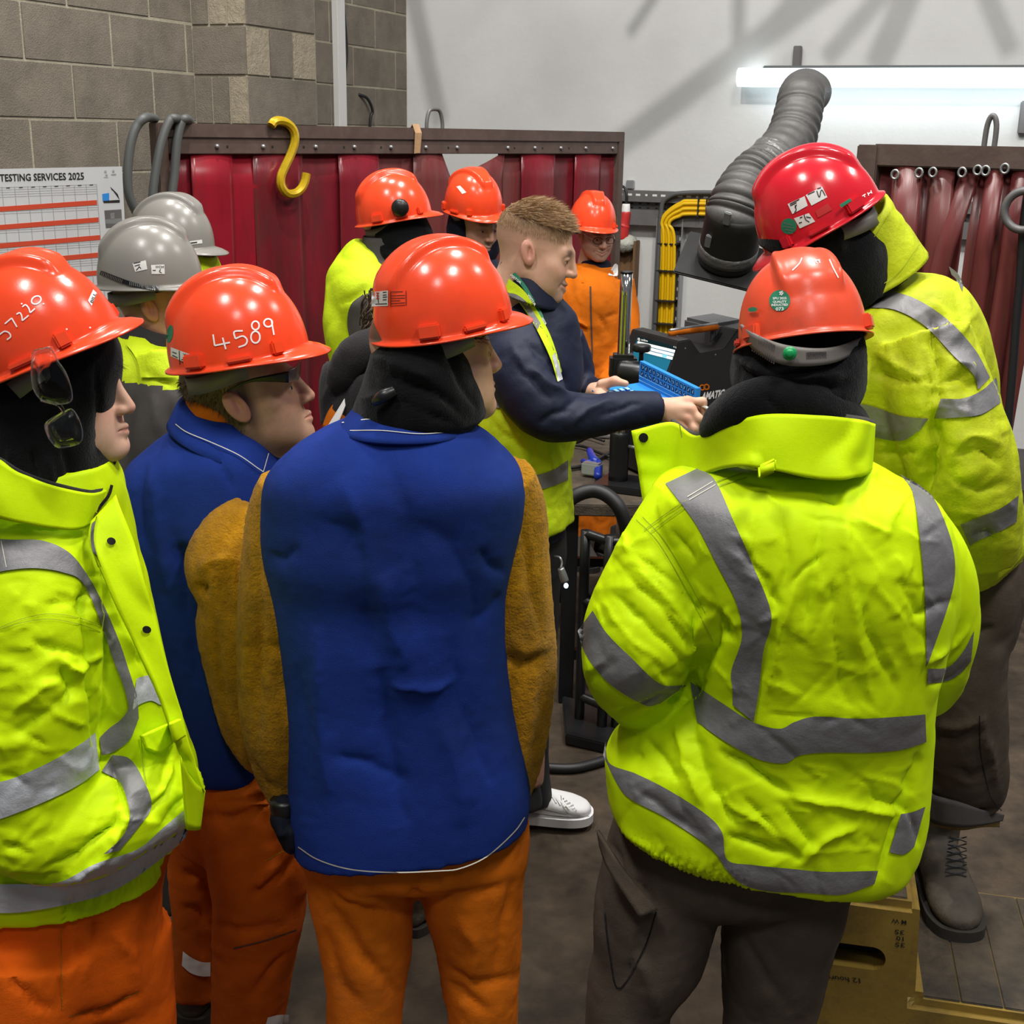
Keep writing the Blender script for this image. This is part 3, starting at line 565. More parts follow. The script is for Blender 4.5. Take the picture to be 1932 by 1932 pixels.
# ------------------------------------------------------------------ distance-field heads and hands
def snets(f, org, h):
    s = f < 0; nx, ny, nz = f.shape; cs = (nx-1, ny-1, nz-1)
    acc = np.zeros(cs+(3,)); cnt = np.zeros(cs)
    C = [(i, j, k) for i in (0, 1) for j in (0, 1) for k in (0, 1)]
    sl = lambda a, c: a[c[0]:c[0]+cs[0], c[1]:c[1]+cs[1], c[2]:c[2]+cs[2]]
    for a in C:
        for ax in range(3):
            if a[ax]: continue
            b = tuple(1 if q == ax else a[q] for q in range(3)); fa, fb = sl(f, a), sl(f, b); m = sl(s, a) != sl(s, b)
            t = np.where(m, fa/np.where(m, fa-fb, 1), 0)
            for q in range(3): acc[..., q] += np.where(m, a[q] + (t if q == ax else 0), 0)
            cnt += m
    idx = -np.ones(cs, int); M_ = cnt > 0; idx[M_] = np.arange(M_.sum())
    V = (np.argwhere(M_) + acc[M_]/cnt[M_][:, None])*h + org; F = []
    for ax in range(3):
        o = [q for q in range(3) if q != ax]; a = [slice(None)]*3; b = [slice(None)]*3
        a[ax] = slice(0, -1); b[ax] = slice(1, None)
        for q in o: a[q] = b[q] = slice(1, -1)
        A, B = s[tuple(a)], s[tuple(b)]; e = np.argwhere(A != B); flip = A[A != B]
        e[:, o[0]] += 1; e[:, o[1]] += 1
        def cell(d0, d1):
            c = e.copy(); c[:, o[0]] += d0; c[:, o[1]] += d1; return idx[c[:, 0], c[:, 1], c[:, 2]]
        q = np.stack([cell(-1, -1), cell(0, -1), cell(0, 0), cell(-1, 0)], 1)
        if ax == 1: flip = ~flip
        q[~flip] = q[~flip][:, ::-1]; F.append(q)
    return V, np.vstack(F)
def smin(a, b, k):
    h = np.maximum(k-np.abs(a-b), 0)/k; return np.minimum(a, b)-h*h*k*.25
def smax(a, b, k): return -smin(-a, -b, k)
def s_ell(p, c, r):
    q = p-np.array(c); r = np.array(r); k0 = np.sqrt(((q/r)**2).sum(-1)); k1 = np.sqrt(((q/r**2)**2).sum(-1)); return k0*(k0-1)/np.maximum(k1, 1e-9)
def s_cap(p, a, b, ra, rb=None):
    rb = ra if rb is None else rb; a, b = np.array(a, float), np.array(b, float); d = b-a; t = np.clip(((p-a)@d)/max(d@d, 1e-12), 0, 1)
    return np.sqrt(((p-a-t[..., None]*d)**2).sum(-1)) - (ra+(rb-ra)*t)
def lattice(lo, hi, h):
    n = [int(math.ceil((b-a)/h))+1 for a, b in zip(lo, hi)]; g = np.stack(np.meshgrid(*[np.arange(k) for k in n], indexing='ij'), -1)*h + np.array(lo); return g
_heads = {}
def head_mesh(smile=0, old=0, h=.0026):
    key = (smile, old)
    if key in _heads: return _heads[key]
    lo, hi = (-.105, -.135, -.24), (.105, .150, .15); p = lattice(lo, hi, h); ap = p.copy(); ap[..., 0] = np.abs(ap[..., 0])
    d = s_ell(p, (0, -.014, .036), (.076, .099, .088))
    d = smin(d, s_ell(p, (0, .032, -.028), (.063, .064, .086)), .03)
    d = smin(d, s_ell(p, (0, .046, -.077), (.046, .043, .041)), .03)
    d = smin(d, s_cap(ap, (.054, -.004, -.052), (.020, .076, -.103), .017, .015), .03)
    d = smin(d, s_ell(p, (0, .086, -.103), (.021, .017, .017)), .022)
    d = smin(d, s_cap(ap, (.0, .087, .016), (.040, .074, .014), .013), .016)
    d = smin(d, s_ell(ap, (.043, .055, -.024), (.023, .022, .019)), .028)
    d = smin(d, s_ell(ap, (.036, .046, -.062), (.026, .034, .034)), .035)
    d = smax(d, -s_ell(ap, (.032, .103, -.004), (.021, .017, .012)), .016)
    d = smin(d, s_ell(ap, (.031, .080, -.004), (.0155, .0125, .0125)), .006)
    d = smax(d, -s_cap(ap, (.020, .0955, -.0045), (.042, .0885, -.0045), .0016), .004)
    d = smin(d, s_cap(ap, (.020, .0935, .0025), (.043, .0855, .0005), .0026), .004)
    d = smin(d, s_cap(p, (0, .0945, .012), (0, .1135, -.034), .0080, .0118), .013)
    d = smin(d, s_ell(ap, (.0125, .103, -.037), (.0085, .011, .0085)), .008)
    d = smax(d, -s_ell(ap, (.0065, .108, -.0475), (.004, .006, .004)), .004)
    wz = .006*smile; mw = .022 + .008*smile
    d = smin(d, s_cap(ap, (0, .1030, -.0665), (mw, .0875, -.0695+wz), .0062, .003), .010)
    d = smin(d, s_cap(ap, (0, .1010, -.0775-.002*smile), (mw-.003, .087, -.072+wz), .0072, .003), .010)
    d = smax(d, -s_cap(ap, (0, .110, -.072), (mw+.001, .092, -.0705+wz), .0016+.0032*smile, .0012), .004)
    if smile: d = smax(d, -s_cap(ap, (.022, .1085, -.040), (.040, .092, -.072), .0004), .014)
    if smile: d = smin(d, s_ell(ap, (.038, .072, -.040), (.014, .014, .013)), .022)
    ae = ap.copy(); ae[..., 1] += .30*(ae[..., 2]+.006); ae[..., 0] += .35*np.minimum(ae[..., 1]+.010, 0)
    ear = s_ell(ae, (.0795, -.010, -.006), (.0085, .0195, .032))
    ear = smax(ear, -s_ell(ae, (.0915, -.006, -.003), (.0115, .0105, .019)), .003)
    ear = smin(ear, s_cap(ae, (.0825, -.012, .012), (.0825, -.014, -.012), .0035, .003), .005)
    d = smin(d, ear, .006)
    d = smin(d, s_cap(p, (0, -.022, -.05), (0, -.045, -.25), .057, .062), .035)
    V, F = snets(d, np.array(lo), h); N = vnormals(V, F)
    a = np.abs(V[:, 0]); tone = np.tile(np.array([.60, .36, .255]), (len(V), 1))
    def blend(mask, c): tone[:] = tone*(1-mask[:, None]) + np.array(c)*mask[:, None]
    g = lambda c, r: np.exp(-(((np.stack([a, V[:, 1], V[:, 2]], 1)-c)/r)**2).sum(1))
    blend(.4*g((.04, .08, -.03), (.025, .04, .022)), (.62, .27, .19)); blend(.5*g((.0, .122, -.036), (.018, .02, .016)), (.60, .25, .18))
    blend(.6*np.clip((a-.076)/.006, 0, 1), (.60, .25, .185))
    blend(.75*g((.0, .105, -.072), (.022, .016, .0065)), (.42, .13, .11))
    blend(.8*np.clip(g((.032, .097, .021), (.018, .03, .0055))*1.6, 0, 1), (.12, .065, .035))
    blend(.5*g((.032, .09, -.001), (.013, .02, .003)), (.16, .08, .06))
    _heads[key] = (V, F, N, tone, blend); return _heads[key]
def head_frame(c, az, pitch=0, roll=0, s=1.0):
    a = math.radians(az); f = Vector((math.cos(a), math.sin(a), 0)); r = Vector((math.sin(a), -math.cos(a), 0)); u = Vector((0, 0, 1))
    R = Matrix((r, f, u)).transposed() @ Matrix.Rotation(math.radians(pitch), 3, 'X') @ Matrix.Rotation(math.radians(roll), 3, 'Y')
    return np.asarray(c, float), np.array(R)*s
def tow(fr, V): return np.asarray(V) @ fr[1].T + fr[0]
def body(person, fr, limbs, smile=0, old=0, hair=None, beard=0, tint=(1, 1, 1), neck=-1):
    """one skin mesh: head and neck, and the trunk and limbs under the clothes"""
    V, F, N, tone, _ = head_mesh(smile, old); t = tone*np.array(tint)
    if hair:
        col, fn = hair; m = fn(V)[:, None]; t = t*(1-m)+np.array(col)*m
    if beard:
        m = np.clip((-.03-V[:, 2])/.02, 0, 1)*np.clip((V[:, 1]+.01)/.02, 0, 1)*np.clip((V[:, 2]+.125)/.02, 0, 1)*beard*(.6+.4*np.abs(perlin(V*400)))
        m *= 1-np.exp(-((np.abs(V[:, 0])/.025)**2+((V[:, 2]+.072)/.008)**2)); t = t*(1-m[:, None]) + np.array([.09, .05, .03])*m[:, None]
    parts = [(tow(fr, V), F[(V[F][:, :, 2] > neck).all(1)].tolist())]; T = [t]
    if limbs:
        lv, lf = fuse(limbs, .018, 2); parts.append((lv, lf.tolist())); T.append(np.tile([.45, .24, .17], (len(lv), 1)))
    V2, F2 = join(parts); o = mesh_obj('body', V2, F2, M['skin'], person)
    ca = o.data.color_attributes.new('tone', 'FLOAT_COLOR', 'POINT'); T = np.vstack(T); ca.data.foreach_set('color', np.hstack([T, np.ones((len(T), 1))]).ravel().astype(np.float32))
    for sx in (-1, 1):
        Ve, Fe = blob((.0315*sx, .0795, -.0045), (.0122, .0122, .0122), 16); e = mesh_obj('eye', tow(fr, Ve), Fe, M['eye'], person)
        Vi, Fi = blob((.0315*sx+.001, .0905, -.0048), (.0052, .0018, .0052), 12); mesh_obj('iris', tow(fr, Vi), Fi, M['iris'], e)
    return o
def strands(name, roots, dirs, ln, w, m, parent, bend=(0, 0, 0), rnd=.25, seed=1, seg=3):
    r = np.random.RandomState(seed); V = []; F = []
    for p, d in zip(roots, dirs):
        d = d + r.normal(size=3)*rnd; d /= np.linalg.norm(d); s = np.cross(d, r.normal(size=3)); s /= np.linalg.norm(s); L = ln*r.uniform(.6, 1.15); b = len(V)
        for k in range(seg+1):
            f = k/seg; q = p + d*L*f + np.array(bend)*L*f*f; ww = w*(1-f*.85); V += [q-s*ww, q+s*ww]
        F += [(b+2*k, b+2*k+1, b+2*k+3, b+2*k+2) for k in range(seg)]
    o = mesh_obj(name, np.array(V), F, m, parent); o['kind'] = 'stuff'; return o
def head_strands(name, fr, sel, n, ln, w, m, parent, comb=(0, .6, .5), smile=0, seed=1, nw=1.0, **k):
    V, F, N, *_ = head_mesh(smile); i = np.where(sel(V))[0]; r = np.random.RandomState(seed); i = r.choice(i, n); R = fr[1]
    d = N[i]*nw + np.array(comb); d /= np.linalg.norm(d, axis=1)[:, None]
    return strands(name, tow(fr, V[i] + r.normal(size=(n, 3))*.0012), d @ R.T/np.linalg.norm(R[:, 0]), ln, w, m, parent, seed=seed, **k)
# ------------------------------------------------------------------ safety helmets
def sst(a, b, x): t = np.clip((x-a)/(b-a), 0, 1); return t*t*(3-2*t)
def helmet_surface(nv=64, nu=120, peak=.027):
    ax, ay, h = .108, .125, .148; ph = np.linspace(0, 2*math.pi, nu, endpoint=False); rows = []
    for th in np.linspace(.02, math.pi/2, nv):
        r = math.sin(th)**.93; x = ax*r*np.sin(ph); y = ay*r*np.cos(ph); z = np.full(nu, h*math.cos(th)**.92)
        n = np.stack([x/ax**2, y/ay**2, z/h**2 + 1e-6], 1); n /= np.linalg.norm(n, axis=1)[:, None]
        w = .024 + .026*sst(.09, -.09, y); fade = np.where(y < 0, sst(.055, .095, z), sst(.092, .118, z))
        d = .0095*sst(w+.009, w-.004, np.abs(x))*fade + .0035*np.exp(-((np.abs(x)-w+.006)/.006)**2)*fade
        rows.append(np.stack([x, y, z], 1) + n*d[:, None])
    fr = np.clip(np.cos(ph), 0, 1)**2.2; w = .010 + peak*fr; u = np.stack([np.sin(ph), np.cos(ph), 0*ph], 1); e = rows[-1].copy()
    for f, dz in ((.25, -.0025), (.6, -.004), (1.0, -.006)): rows.append(e + u*(w*f)[:, None] + np.stack([0*ph, 0*ph, dz - .012*fr*f*f + 0*ph], 1))
    o = rows[-1]; rows.append(o + [0, 0, -.003]); rows.append(e*[.985, .985, 1] + u*(w*.3)[:, None]*[1, 1, 0] + [0, 0, -.0065]); rows.append(e*[.965, .965, 1]+[0, 0, -.004])
    for th in (.97, .9, .75, .5, .2): rows.append(np.stack([ax*.955*math.sin(th*math.pi/2)**.93*np.sin(ph), ay*.955*math.sin(th*math.pi/2)**.93*np.cos(ph), np.full(nu, h*.955*math.cos(th*math.pi/2)**.92)], 1))
    V, F = rings_mesh(np.array(rows)[::-1]); return V, F
_HS = helmet_surface(); _HG = helmet_surface(peak=.036)
def helmet(person, px, py, Y, az, pitch=0, roll=0, s=.9, m='hel', grey=False, lugs=True, band=True):
    fr = head_frame(P(px, py, Y), az, pitch, roll, s); V, F = _HG if grey else _HS
    h = mesh_obj('helmet', tow(fr, V), F, M[m], person); h['_'] = 0; del h['_']
    if lugs:
        for sx in (-1, 1):
            for deg, hw, hh, dp, z in ((47, .011, .012, .007, .012), (79, .022, .0055, .006, .006), (116, .019, .0125, .008, .013)):
                a = math.radians(deg); c = np.array([sx*.108*math.sin(a), .125*math.cos(a), 0])*.985 + [0, 0, z]; n = np.array([sx*math.sin(a)/.108, math.cos(a)/.125, .0]); n /= np.linalg.norm(n)
                bV, bF = box(c + n*.004, (np.cross([0, 0, 1.], n), n + [0, 0, .12], [0, 0, 1.] - n*.12), (hw, dp, hh), bev=.003); mesh_obj('accessory_slot', tow(fr, bV), bF, M[m], h, smooth=False)
    if band:
        n = 40; ph = np.linspace(math.radians(75), math.radians(285), n); R = []
        for k, a in enumerate(ph):
            q = np.array([.082*math.sin(a), .100*math.cos(a), 0]); d = sst(0, 1, (1-math.cos(a))/2); zc = -.008 - .030*d
            for z, o in ((.015, 0), (-.015, 0), (-.015, .004), (.015, .004)): R.append(q*(1+o/.09) + [0, 0, zc+z])
        Fb = [(4*k+i, 4*k+(i+1) % 4, 4*k+4+(i+1) % 4, 4*k+4+i) for k in range(n-1) for i in range(4)]
        mesh_obj('head_band', tow(fr, np.array(R)), Fb, M['strap'], h)
    h_bvh = BVHTree.FromPolygons([tuple(v) for v in tow(fr, V)], F); return h, fr, h_bvh
# ------------------------------------------------------------------ decals, tapes, stitches laid on surfaces
def hit(bvhs, x, y):
    d = ray(x, y); best = None
    for b in bvhs:
        r = b.ray_cast(Vector(_C), Vector(d))
        if r[0] is not None and (best is None or r[3] < best[1]): best = (np.array(r[0]), r[3], d)
    return best
def lay(name, Q, F, bvhs, m, parent, off=.0025, smooth=True, stuff=False):
    """Q 2-D points (pixel frame) dropped onto the surfaces; misses take the depth of the nearest hit"""
    H = [hit(bvhs, x, y) for x, y in Q]; ok = [i for i, h in enumerate(H) if h]
    if not ok: return None
    Qa = np.array(Q); ts = np.array([H[i][1] for i in ok]); V = []
    for i, h in enumerate(H):
        t = h[1] if h else ts[np.argmin(((Qa[ok]-Qa[i])**2).sum(1))]
        V.append(_C + ray(*Q[i])*(t-off))
    o = mesh_obj(name, np.array(V), F, m, parent, smooth)
    if stuff: o['kind'] = 'stuff'
    return o
def resample(L, n):
    L = np.array(L, float); t = np.linspace(0, len(L)-1, 40*len(L)); C = cubic(L, t); d = np.r_[0, np.cumsum(np.linalg.norm(np.diff(C, axis=0), axis=1))]; u = np.linspace(0, d[-1], n)
    return np.stack([np.interp(u, d, C[:, k]) for k in range(C.shape[1])], 1)
def tape(name, A, B, bvhs, m, parent, n=50, k=8, off=.0042):
    n = int(n*1.7); k = k+4; a, b = resample(A, n), resample(B, n); Q = [tuple(a[i]+(b[i]-a[i])*j/k) for i in range(n) for j in range(k+1)]
    F = [(i*(k+1)+j, i*(k+1)+j+1, (i+1)*(k+1)+j+1, (i+1)*(k+1)+j) for i in range(n-1) for j in range(k)]
    return lay(name, Q, F, bvhs, m, parent, off)
def line(name, L, w, bvhs, m, parent, n=None, off=.002, curve=True):
    L = np.array(L, float); tot = np.linalg.norm(np.diff(L, axis=0), axis=1).sum(); n = n or max(6, int(tot/7)); c = resample(L, n) if curve else L
    t = np.gradient(c, axis=0); t /= np.maximum(np.linalg.norm(t, axis=1), 1e-6)[:, None]; nn = np.stack([-t[:, 1], t[:, 0]], 1)*w/2
    Q = [tuple(q) for i in range(len(c)) for q in (c[i]-nn[i], c[i]+nn[i])]; F = [(2*i, 2*i+1, 2*i+3, 2*i+2) for i in range(len(c)-1)]
    return lay(name, Q, F, bvhs, m, parent, off, False)
def strokes(name, Ls, w, bvhs, m, parent, off=.0012):
    Q = []; F = []
    for L in Ls:
        c = resample(L, max(6, 5*len(L))); t = np.gradient(c, axis=0); t /= np.maximum(np.linalg.norm(t, axis=1), 1e-6)[:, None]; nn = np.stack([-t[:, 1], t[:, 0]], 1)*w/2; b = len(Q)
        for i in range(len(c)): Q += [tuple(c[i]-nn[i]), tuple(c[i]+nn[i])]
        F += [(b+2*i, b+2*i+1, b+2*i+3, b+2*i+2) for i in range(len(c)-1)]
    return lay(name, Q, F, bvhs, m, parent, off, False)
def label(name, s, org, xv, yv, bvhs, m, parent, off=.0018, bold=.012, align=0):
    """text laid on a surface; org = start of the base line, xv = vector of its whole length, yv = vector of the letter height (pixels)"""
    V, F = text2d(s, 1, bold); V = V-[V[:, 0].min(), 0]; w = V[:, 0].max(); org, xv, yv = map(np.array, (org, xv, yv))
    return lay(name, [tuple(org + xv*(x/w) + yv*(y/.70)) for x, y in V], F, bvhs, m, parent, off, False)
def patch4(name, q, bvhs, m, parent, off=.0012, n=6):
    q = np.array(q, float); return tape(name, [q[0], q[1]], [q[3], q[2]], bvhs, m, parent, n, n, off)
def disc(name, c, rx, ry, bvhs, m, parent, off=.0015, ang=0, n=22):
    Q = [tuple(c)]; ca, sa = math.cos(ang), math.sin(ang)
    for r in (.5, 1): Q += [(c[0]+r*(rx*math.cos(t)*ca-ry*math.sin(t)*sa), c[1]+r*(rx*math.cos(t)*sa+ry*math.sin(t)*ca)) for t in np.linspace(0, 2*math.pi, n, endpoint=False)]
    F = [(0, 1+i, 1+(i+1) % n) for i in range(n)] + [(1+i, 1+n+i, 1+n+(i+1) % n, 1+(i+1) % n) for i in range(n)]
    return lay(name, Q, F, bvhs, m, parent, off)
def garment(person, name, pieces, m, voxel=.008, fo=(), cr=(), fn=None, smooth=2, mats=None, fm=None, parent=None):
    V, F = fuse(pieces, voxel, smooth) if voxel else join(pieces)
    if voxel is None: F = np.array([f if len(f) == 4 else (*f, f[-1]) for f in F])
    N = vnormals(V, F)
    for amp, sc, seed, st in cr: V = V + N*(crumple(V*np.array(st), sc, seed)*amp)[:, None]
    if fn: V = fn(V, N)
    if cr or fn: N = vnormals(V, F)
    if len(fo): V = folds(V, N, fo)
    Fl = F.tolist(); fmat = None
    if fm is not None: fmat = fm(V[F].mean(1)).astype(int)
    o = mesh_obj(name, V, Fl, M[m] if isinstance(m, str) else None, parent or person, mats=mats, fmat=fmat)
    return o, BVHTree.FromPolygons([tuple(v) for v in V], Fl)
def opentube(name, K, m, parent, nu=64, nv=10, thick=.004, yaw=0, n=2.2, fn=None, voxel=None):
    V, F = loft(K, nu=nu, nv=nv, n=n, yaw=yaw); V = V[:-2]; F = [f for f in F if len(f) == 4]
    if fn: V = fn(V)
    o = mesh_obj(name, V, F, m, parent); s = o.modifiers.new('s', 'SOLIDIFY'); s.thickness = thick; s.offset = 0
    return o, BVHTree.FromPolygons([tuple(v) for v in V], F)
def sheetpx(name, top, bot, m, parent, n=50, k=10, thick=.005, fn=None):
    """cloth sheet between two px polylines with depth (px,py,Y)"""
    a, b = resample([[*P(*q)] for q in top], n), resample([[*P(*q)] for q in bot], n)
    V = np.array([a[i]+(b[i]-a[i])*j/k for i in range(n) for j in range(k+1)]); F = [(i*(k+1)+j, i*(k+1)+j+1, (i+1)*(k+1)+j+1, (i+1)*(k+1)+j) for i in range(n-1) for j in range(k)]
    if fn: V = fn(V)
    o = mesh_obj(name, V, F, m, parent); s = o.modifiers.new('s', 'SOLIDIFY'); s.thickness = thick; s.offset = 0
    return o, BVHTree.FromPolygons([tuple(v) for v in V], F)
def boot(person, heel, toe_dir, s=1.0, m='leather', name='boot', shaft=.16):
    """work boot: heel point on the ground, heading (degrees)"""
    a = math.radians(toe_dir); f = np.array([math.cos(a), math.sin(a), 0]); r = np.array([math.sin(a), -math.cos(a), 0])
    W_ = lambda x, y, z: np.asarray(heel) + (r*x + f*y + Zv*z)*s
    prof = [(-.021, .004, .026, .04), (-.018, .016, .022, .05), (-.01, .030, .02, .06), (.02, .040, .02, .10), (.07, .042, .02, .115), (.13, .044, .02, .10), (.18, .050, .02, .080), (.23, .052, .02, .068), (.262, .046, .02, .058), (.282, .034, .02, .050), (.292, .016, .022, .042), (.295, .004, .026, .036)]
    prof = cubic(np.array(prof), np.linspace(0, len(prof)-1, 36)); R = []
    for y, w, z0, z1 in prof:
        th = np.linspace(0, 2*math.pi, 24, endpoint=False); R.append([W_(w*math.copysign(abs(math.cos(t))**.8, math.cos(t)), y, (z0+z1)/2+(z1-z0)/2*math.copysign(abs(math.sin(t))**.8, math.sin(t))) for t in th])
    foot_ = rings_mesh(np.array(R)); sh = tube([[*W_(0, .045, .04), .048*s], [*W_(0, .04, .1), .052*s], [*W_(0, .035, shaft), .054*s]], nu=24, nv=14)
    V, F = fuse([foot_, sh], .006*s, 4); b = mesh_obj(name, V, F, M[m], person)
    R = []
    for y, w, *_ in prof:
        R.append([W_(sx*(w+.006), y*1.03-.003, z) for sx, z in ((-1, 0), (1, 0), (1, .026), (-1, .026))])
    V, F = rings_mesh(np.array(R)); mesh_obj('sole', V, F, M['sole'], b, smooth=False)
    return b, W_

def rescale(root, f):
    for o in root.children_recursive if hasattr(root, 'children_recursive') else []:
        if o.type == 'MESH': o.data.transform(Matrix.Translation((0, 0, CAMZ)) @ Matrix.Scale(f, 4) @ Matrix.Translation((0, 0, -CAMZ)))
def ell(c, rx, ry, rot=0, n=14, a0=0, a1=2*math.pi):
    return [(c[0]+rx*math.cos(t)*math.cos(rot)-ry*math.sin(t)*math.sin(rot), c[1]+rx*math.cos(t)*math.sin(rot)+ry*math.sin(t)*math.cos(rot)) for t in np.linspace(a0, a1, n)]
def sdf_mesh(caps, k=.006, h=.0022, pad=.01):
    """caps: list of groups; each group is smooth-joined from capsules (a, b, ra, rb)"""
    pts = np.array([q for g in caps for c in g for q in (c[0], c[1])]); r = max(c[2] for g in caps for c in g); lo, hi = pts.min(0)-r-pad, pts.max(0)+r+pad
    p = lattice(lo, hi, h); d = None
    for g in caps:
        e = None
        for a, b, ra, rb in g: q = s_cap(p, a, b, ra, rb); e = q if e is None else smin(e, q, k)
        d = e if d is None else smin(d, e, k*.7)
    V, F = snets(d, lo, h); return V, F
def skin_obj(name, V, F, person, base=(.60, .36, .255), red=None):
    o = mesh_obj(name, V, F.tolist(), M['skin'], person); ca = o.data.color_attributes.new('tone', 'FLOAT_COLOR', 'POINT'); T = np.tile(np.array([*base, 1.0]), (len(V), 1))
    if red is not None:
        for c, rr in red: m = np.exp(-(((V-c)**2).sum(1))/rr**2)[:, None]*.7; T[:, :3] = T[:, :3]*(1-m) + np.array([.62, .27, .20])*m
    ca.data.foreach_set('color', T.ravel().astype(np.float32)); return o
# ================================================================== the people
def leg(pts, **k): return tubepx(pts, nu=32, nv=40, **k)
def to_floor(px, py, Y, r0, r1, zb=.09):
    p = P(px, py, Y); return tube([[*p, r0], [*((p+[p[0], p[1], zb])/2), (r0+r1)/2], [p[0], p[1]+.01, zb, r1]], nu=32, nv=30)
# ------------------------------------------------ centre: blue jacket, suede sleeves
pC = thing('person', P(770, 1600, 2.05)*[1, 1, 0], 'person in blue jacket with ochre suede sleeves and black snood, seen from behind', 'person')
tC = loft([(772, 690, 848, 2.03, .065), (797, 645, 882, 2.02, .09), (826, 588, 928, 2.02, .118), (858, 540, 962, 2.02, .14), (900, 506, 988, 2.02, .152), (960, 497, 988, 2.03, .157), (1040, 500, 970, 2.03, .155), (1110, 516, 957, 2.04, .15), (1200, 532, 955, 2.04, .148), (1300, 541, 968, 2.05, .148), (1400, 546, 985, 2.05, .15, .04, 0), (1500, 548, 1000, 2.05, .152, .1, 0), (1563, 557, 997, 2.05, .15, .14, 0)], nu=96, nv=90, n=2.6)
fC = [(-.010, 34, [(700, 830), (745, 900), (770, 1000), (790, 1200)]), (.012, 40, [(640, 900), (690, 1000), (700, 1150)]), (-.008, 30, [(600, 985), (665, 1000), (690, 1080), (700, 1250)]), (-.008, 32, [(790, 990), (850, 1030), (890, 1100), (900, 1250)]), (.012, 30, [(720, 1080), (740, 1180), (770, 1260)]),
      (-.008, 16, [(505, 1045), (535, 1058), (565, 1030)]), (-.009, 16, [(955, 1080), (925, 1068), (905, 1040)]), (.010, 16, [(740, 1295), (800, 1300), (855, 1288)], 'c'), (-.014, 30, [(720, 1260), (735, 1400), (760, 1560)]), (-.010, 26, [(850, 1200), (870, 1330), (930, 1480)]), (.010, 28, [(600, 1180), (605, 1350), (620, 1500)]), (-.008, 24, [(565, 1250), (575, 1400), (580, 1550)]),
      (.009, 26, [(830, 1340), (860, 1450), (880, 1560)]), (-.008, 16, [(620, 1420), (700, 1440), (760, 1480)]), (-.006, 14, [(890, 1180), (930, 1150), (950, 1120)])]
jC, bC = garment(pC, 'jacket', [tC], 'blue', .0055, fC, [(.0035, 6, 1, (1, 1, .25)), (.0008, 30, 2, (1, 1, 1))])
colC, bcC = opentube('collar', [(758, 684, 862, 2.035, .082), (775, 668, 868, 2.03, .095), (808, 640, 886, 2.02, .112)], M['blue'], jC, thick=.006)
line('stitching', [(645, 797), (700, 790), (770, 789), (830, 796), (872, 812)], 1.6, [bcC], M['thread'], jC, off=.006)
line('stitching', [(660, 812), (720, 812), (790, 818), (850, 815)], 1.4, [bC, bcC], M['thread'], jC, off=.006)
line('hem_stitching', [(562, 1598), (600, 1622), (660, 1640), (740, 1646), (830, 1643), (870, 1638), (920, 1615), (970, 1570), (990, 1542)], 2.2, [bC], M['thread'], jC, off=.003)
def slv(V, N): return V
sCl = [(548, 905, 2.02, .05), (545, 960, 2.03, .066), (538, 1050, 2.045, .075), (533, 1150, 2.05, .076), (528, 1260, 2.05, .072), (527, 1350, 2.045, .068), (535, 1440, 2.06, .058), (546, 1508, 2.05, .038)]
sCr = [(950, 890, 2.02, .05), (955, 960, 2.05, .066), (960, 1050, 2.07, .072), (965, 1150, 2.08, .074), (971, 1260, 2.08, .073), (972, 1350, 2.08, .066), (968, 1430, 2.08, .056), (962, 1500, 2.07, .038)]
crS = [(.005, 9, 5, (1, 1, .45)), (.0022, 70, 6, (1, 1, 1))]
slC, bsl = garment(pC, 'sleeve', [tubepx(sCl, nu=40, nv=70)], 'suede', .007, [(-.012, 12, [(500, 1215), (535, 1225), (560, 1215)]), (-.008, 14, [(480, 1000), (492, 1150), (488, 1300), (480, 1450)]), (.008, 14, [(462, 1150), (468, 1300)]), (-.008, 10, [(470, 1430), (500, 1480), (530, 1490)])], crS, parent=jC)
srC, bsr = garment(pC, 'sleeve', [tubepx(sCr, nu=40, nv=70)], 'suede', .007, [(-.016, 12, [(950, 1235), (985, 1258), (1030, 1240)]), (.010, 14, [(960, 1210), (1000, 1230), (1030, 1215)]), (-.008, 12, [(985, 960), (1000, 1100), (1015, 1200)]), (-.008, 12, [(1030, 1270), (1020, 1400), (1005, 1480)])], crS, parent=jC)
trC, btC = garment(pC, 'trousers', [loft([(1440, 570, 985, 2.07, .12), (1560, 562, 1000, 2.07, .125), (1620, 566, 997, 2.06, .115), (1652, 580, 985, 2.06, .07)], nv=30),
    leg([(672, 1600, 2.06, .10), (682, 1690, 2.06, .098), (690, 1790, 2.05, .086), (690, 1860, 2.05, .076), (686, 1940, 2.05, .072), (686, 2150, 2.05, .075), (690, 2330, 2.05, .078)]),
    leg([(893, 1600, 2.06, .10), (892, 1690, 2.06, .095), (905, 1790, 2.06, .081), (908, 1860, 2.05, .073), (912, 1940, 2.05, .068), (915, 2150, 2.05, .072), (918, 2330, 2.05, .078)])], 'orange', .008,
    [(-.014, 12, [(585, 1660), (640, 1700), (720, 1722), (790, 1720)]), (-.012, 14, [(590, 1670), (640, 1740), (700, 1820), (745, 1870)]), (.009, 14, [(640, 1690), (720, 1700)]), (-.014, 12, [(775, 1672), (790, 1700), (795, 1730)]), (-.009, 10, [(800, 1700), (870, 1690), (960, 1665)]), (-.012, 12, [(840, 1850), (880, 1880), (920, 1912)]), (-.010, 10, [(835, 1820), (900, 1860), (985, 1840)]), (-.010, 14, [(970, 1650), (950, 1750), (930, 1850)]), (.009, 18, [(870, 1730), (900, 1800), (880, 1870)]), (-.01, 16, [(610, 1750), (640, 1850), (680, 1900)])], [(.005, 9, 8, (1, 1, .6)), (.002, 26, 9, (1, 1, 1))])
frC = head_frame(P(820, 672, 2.04), 24, 6, 0, .92)
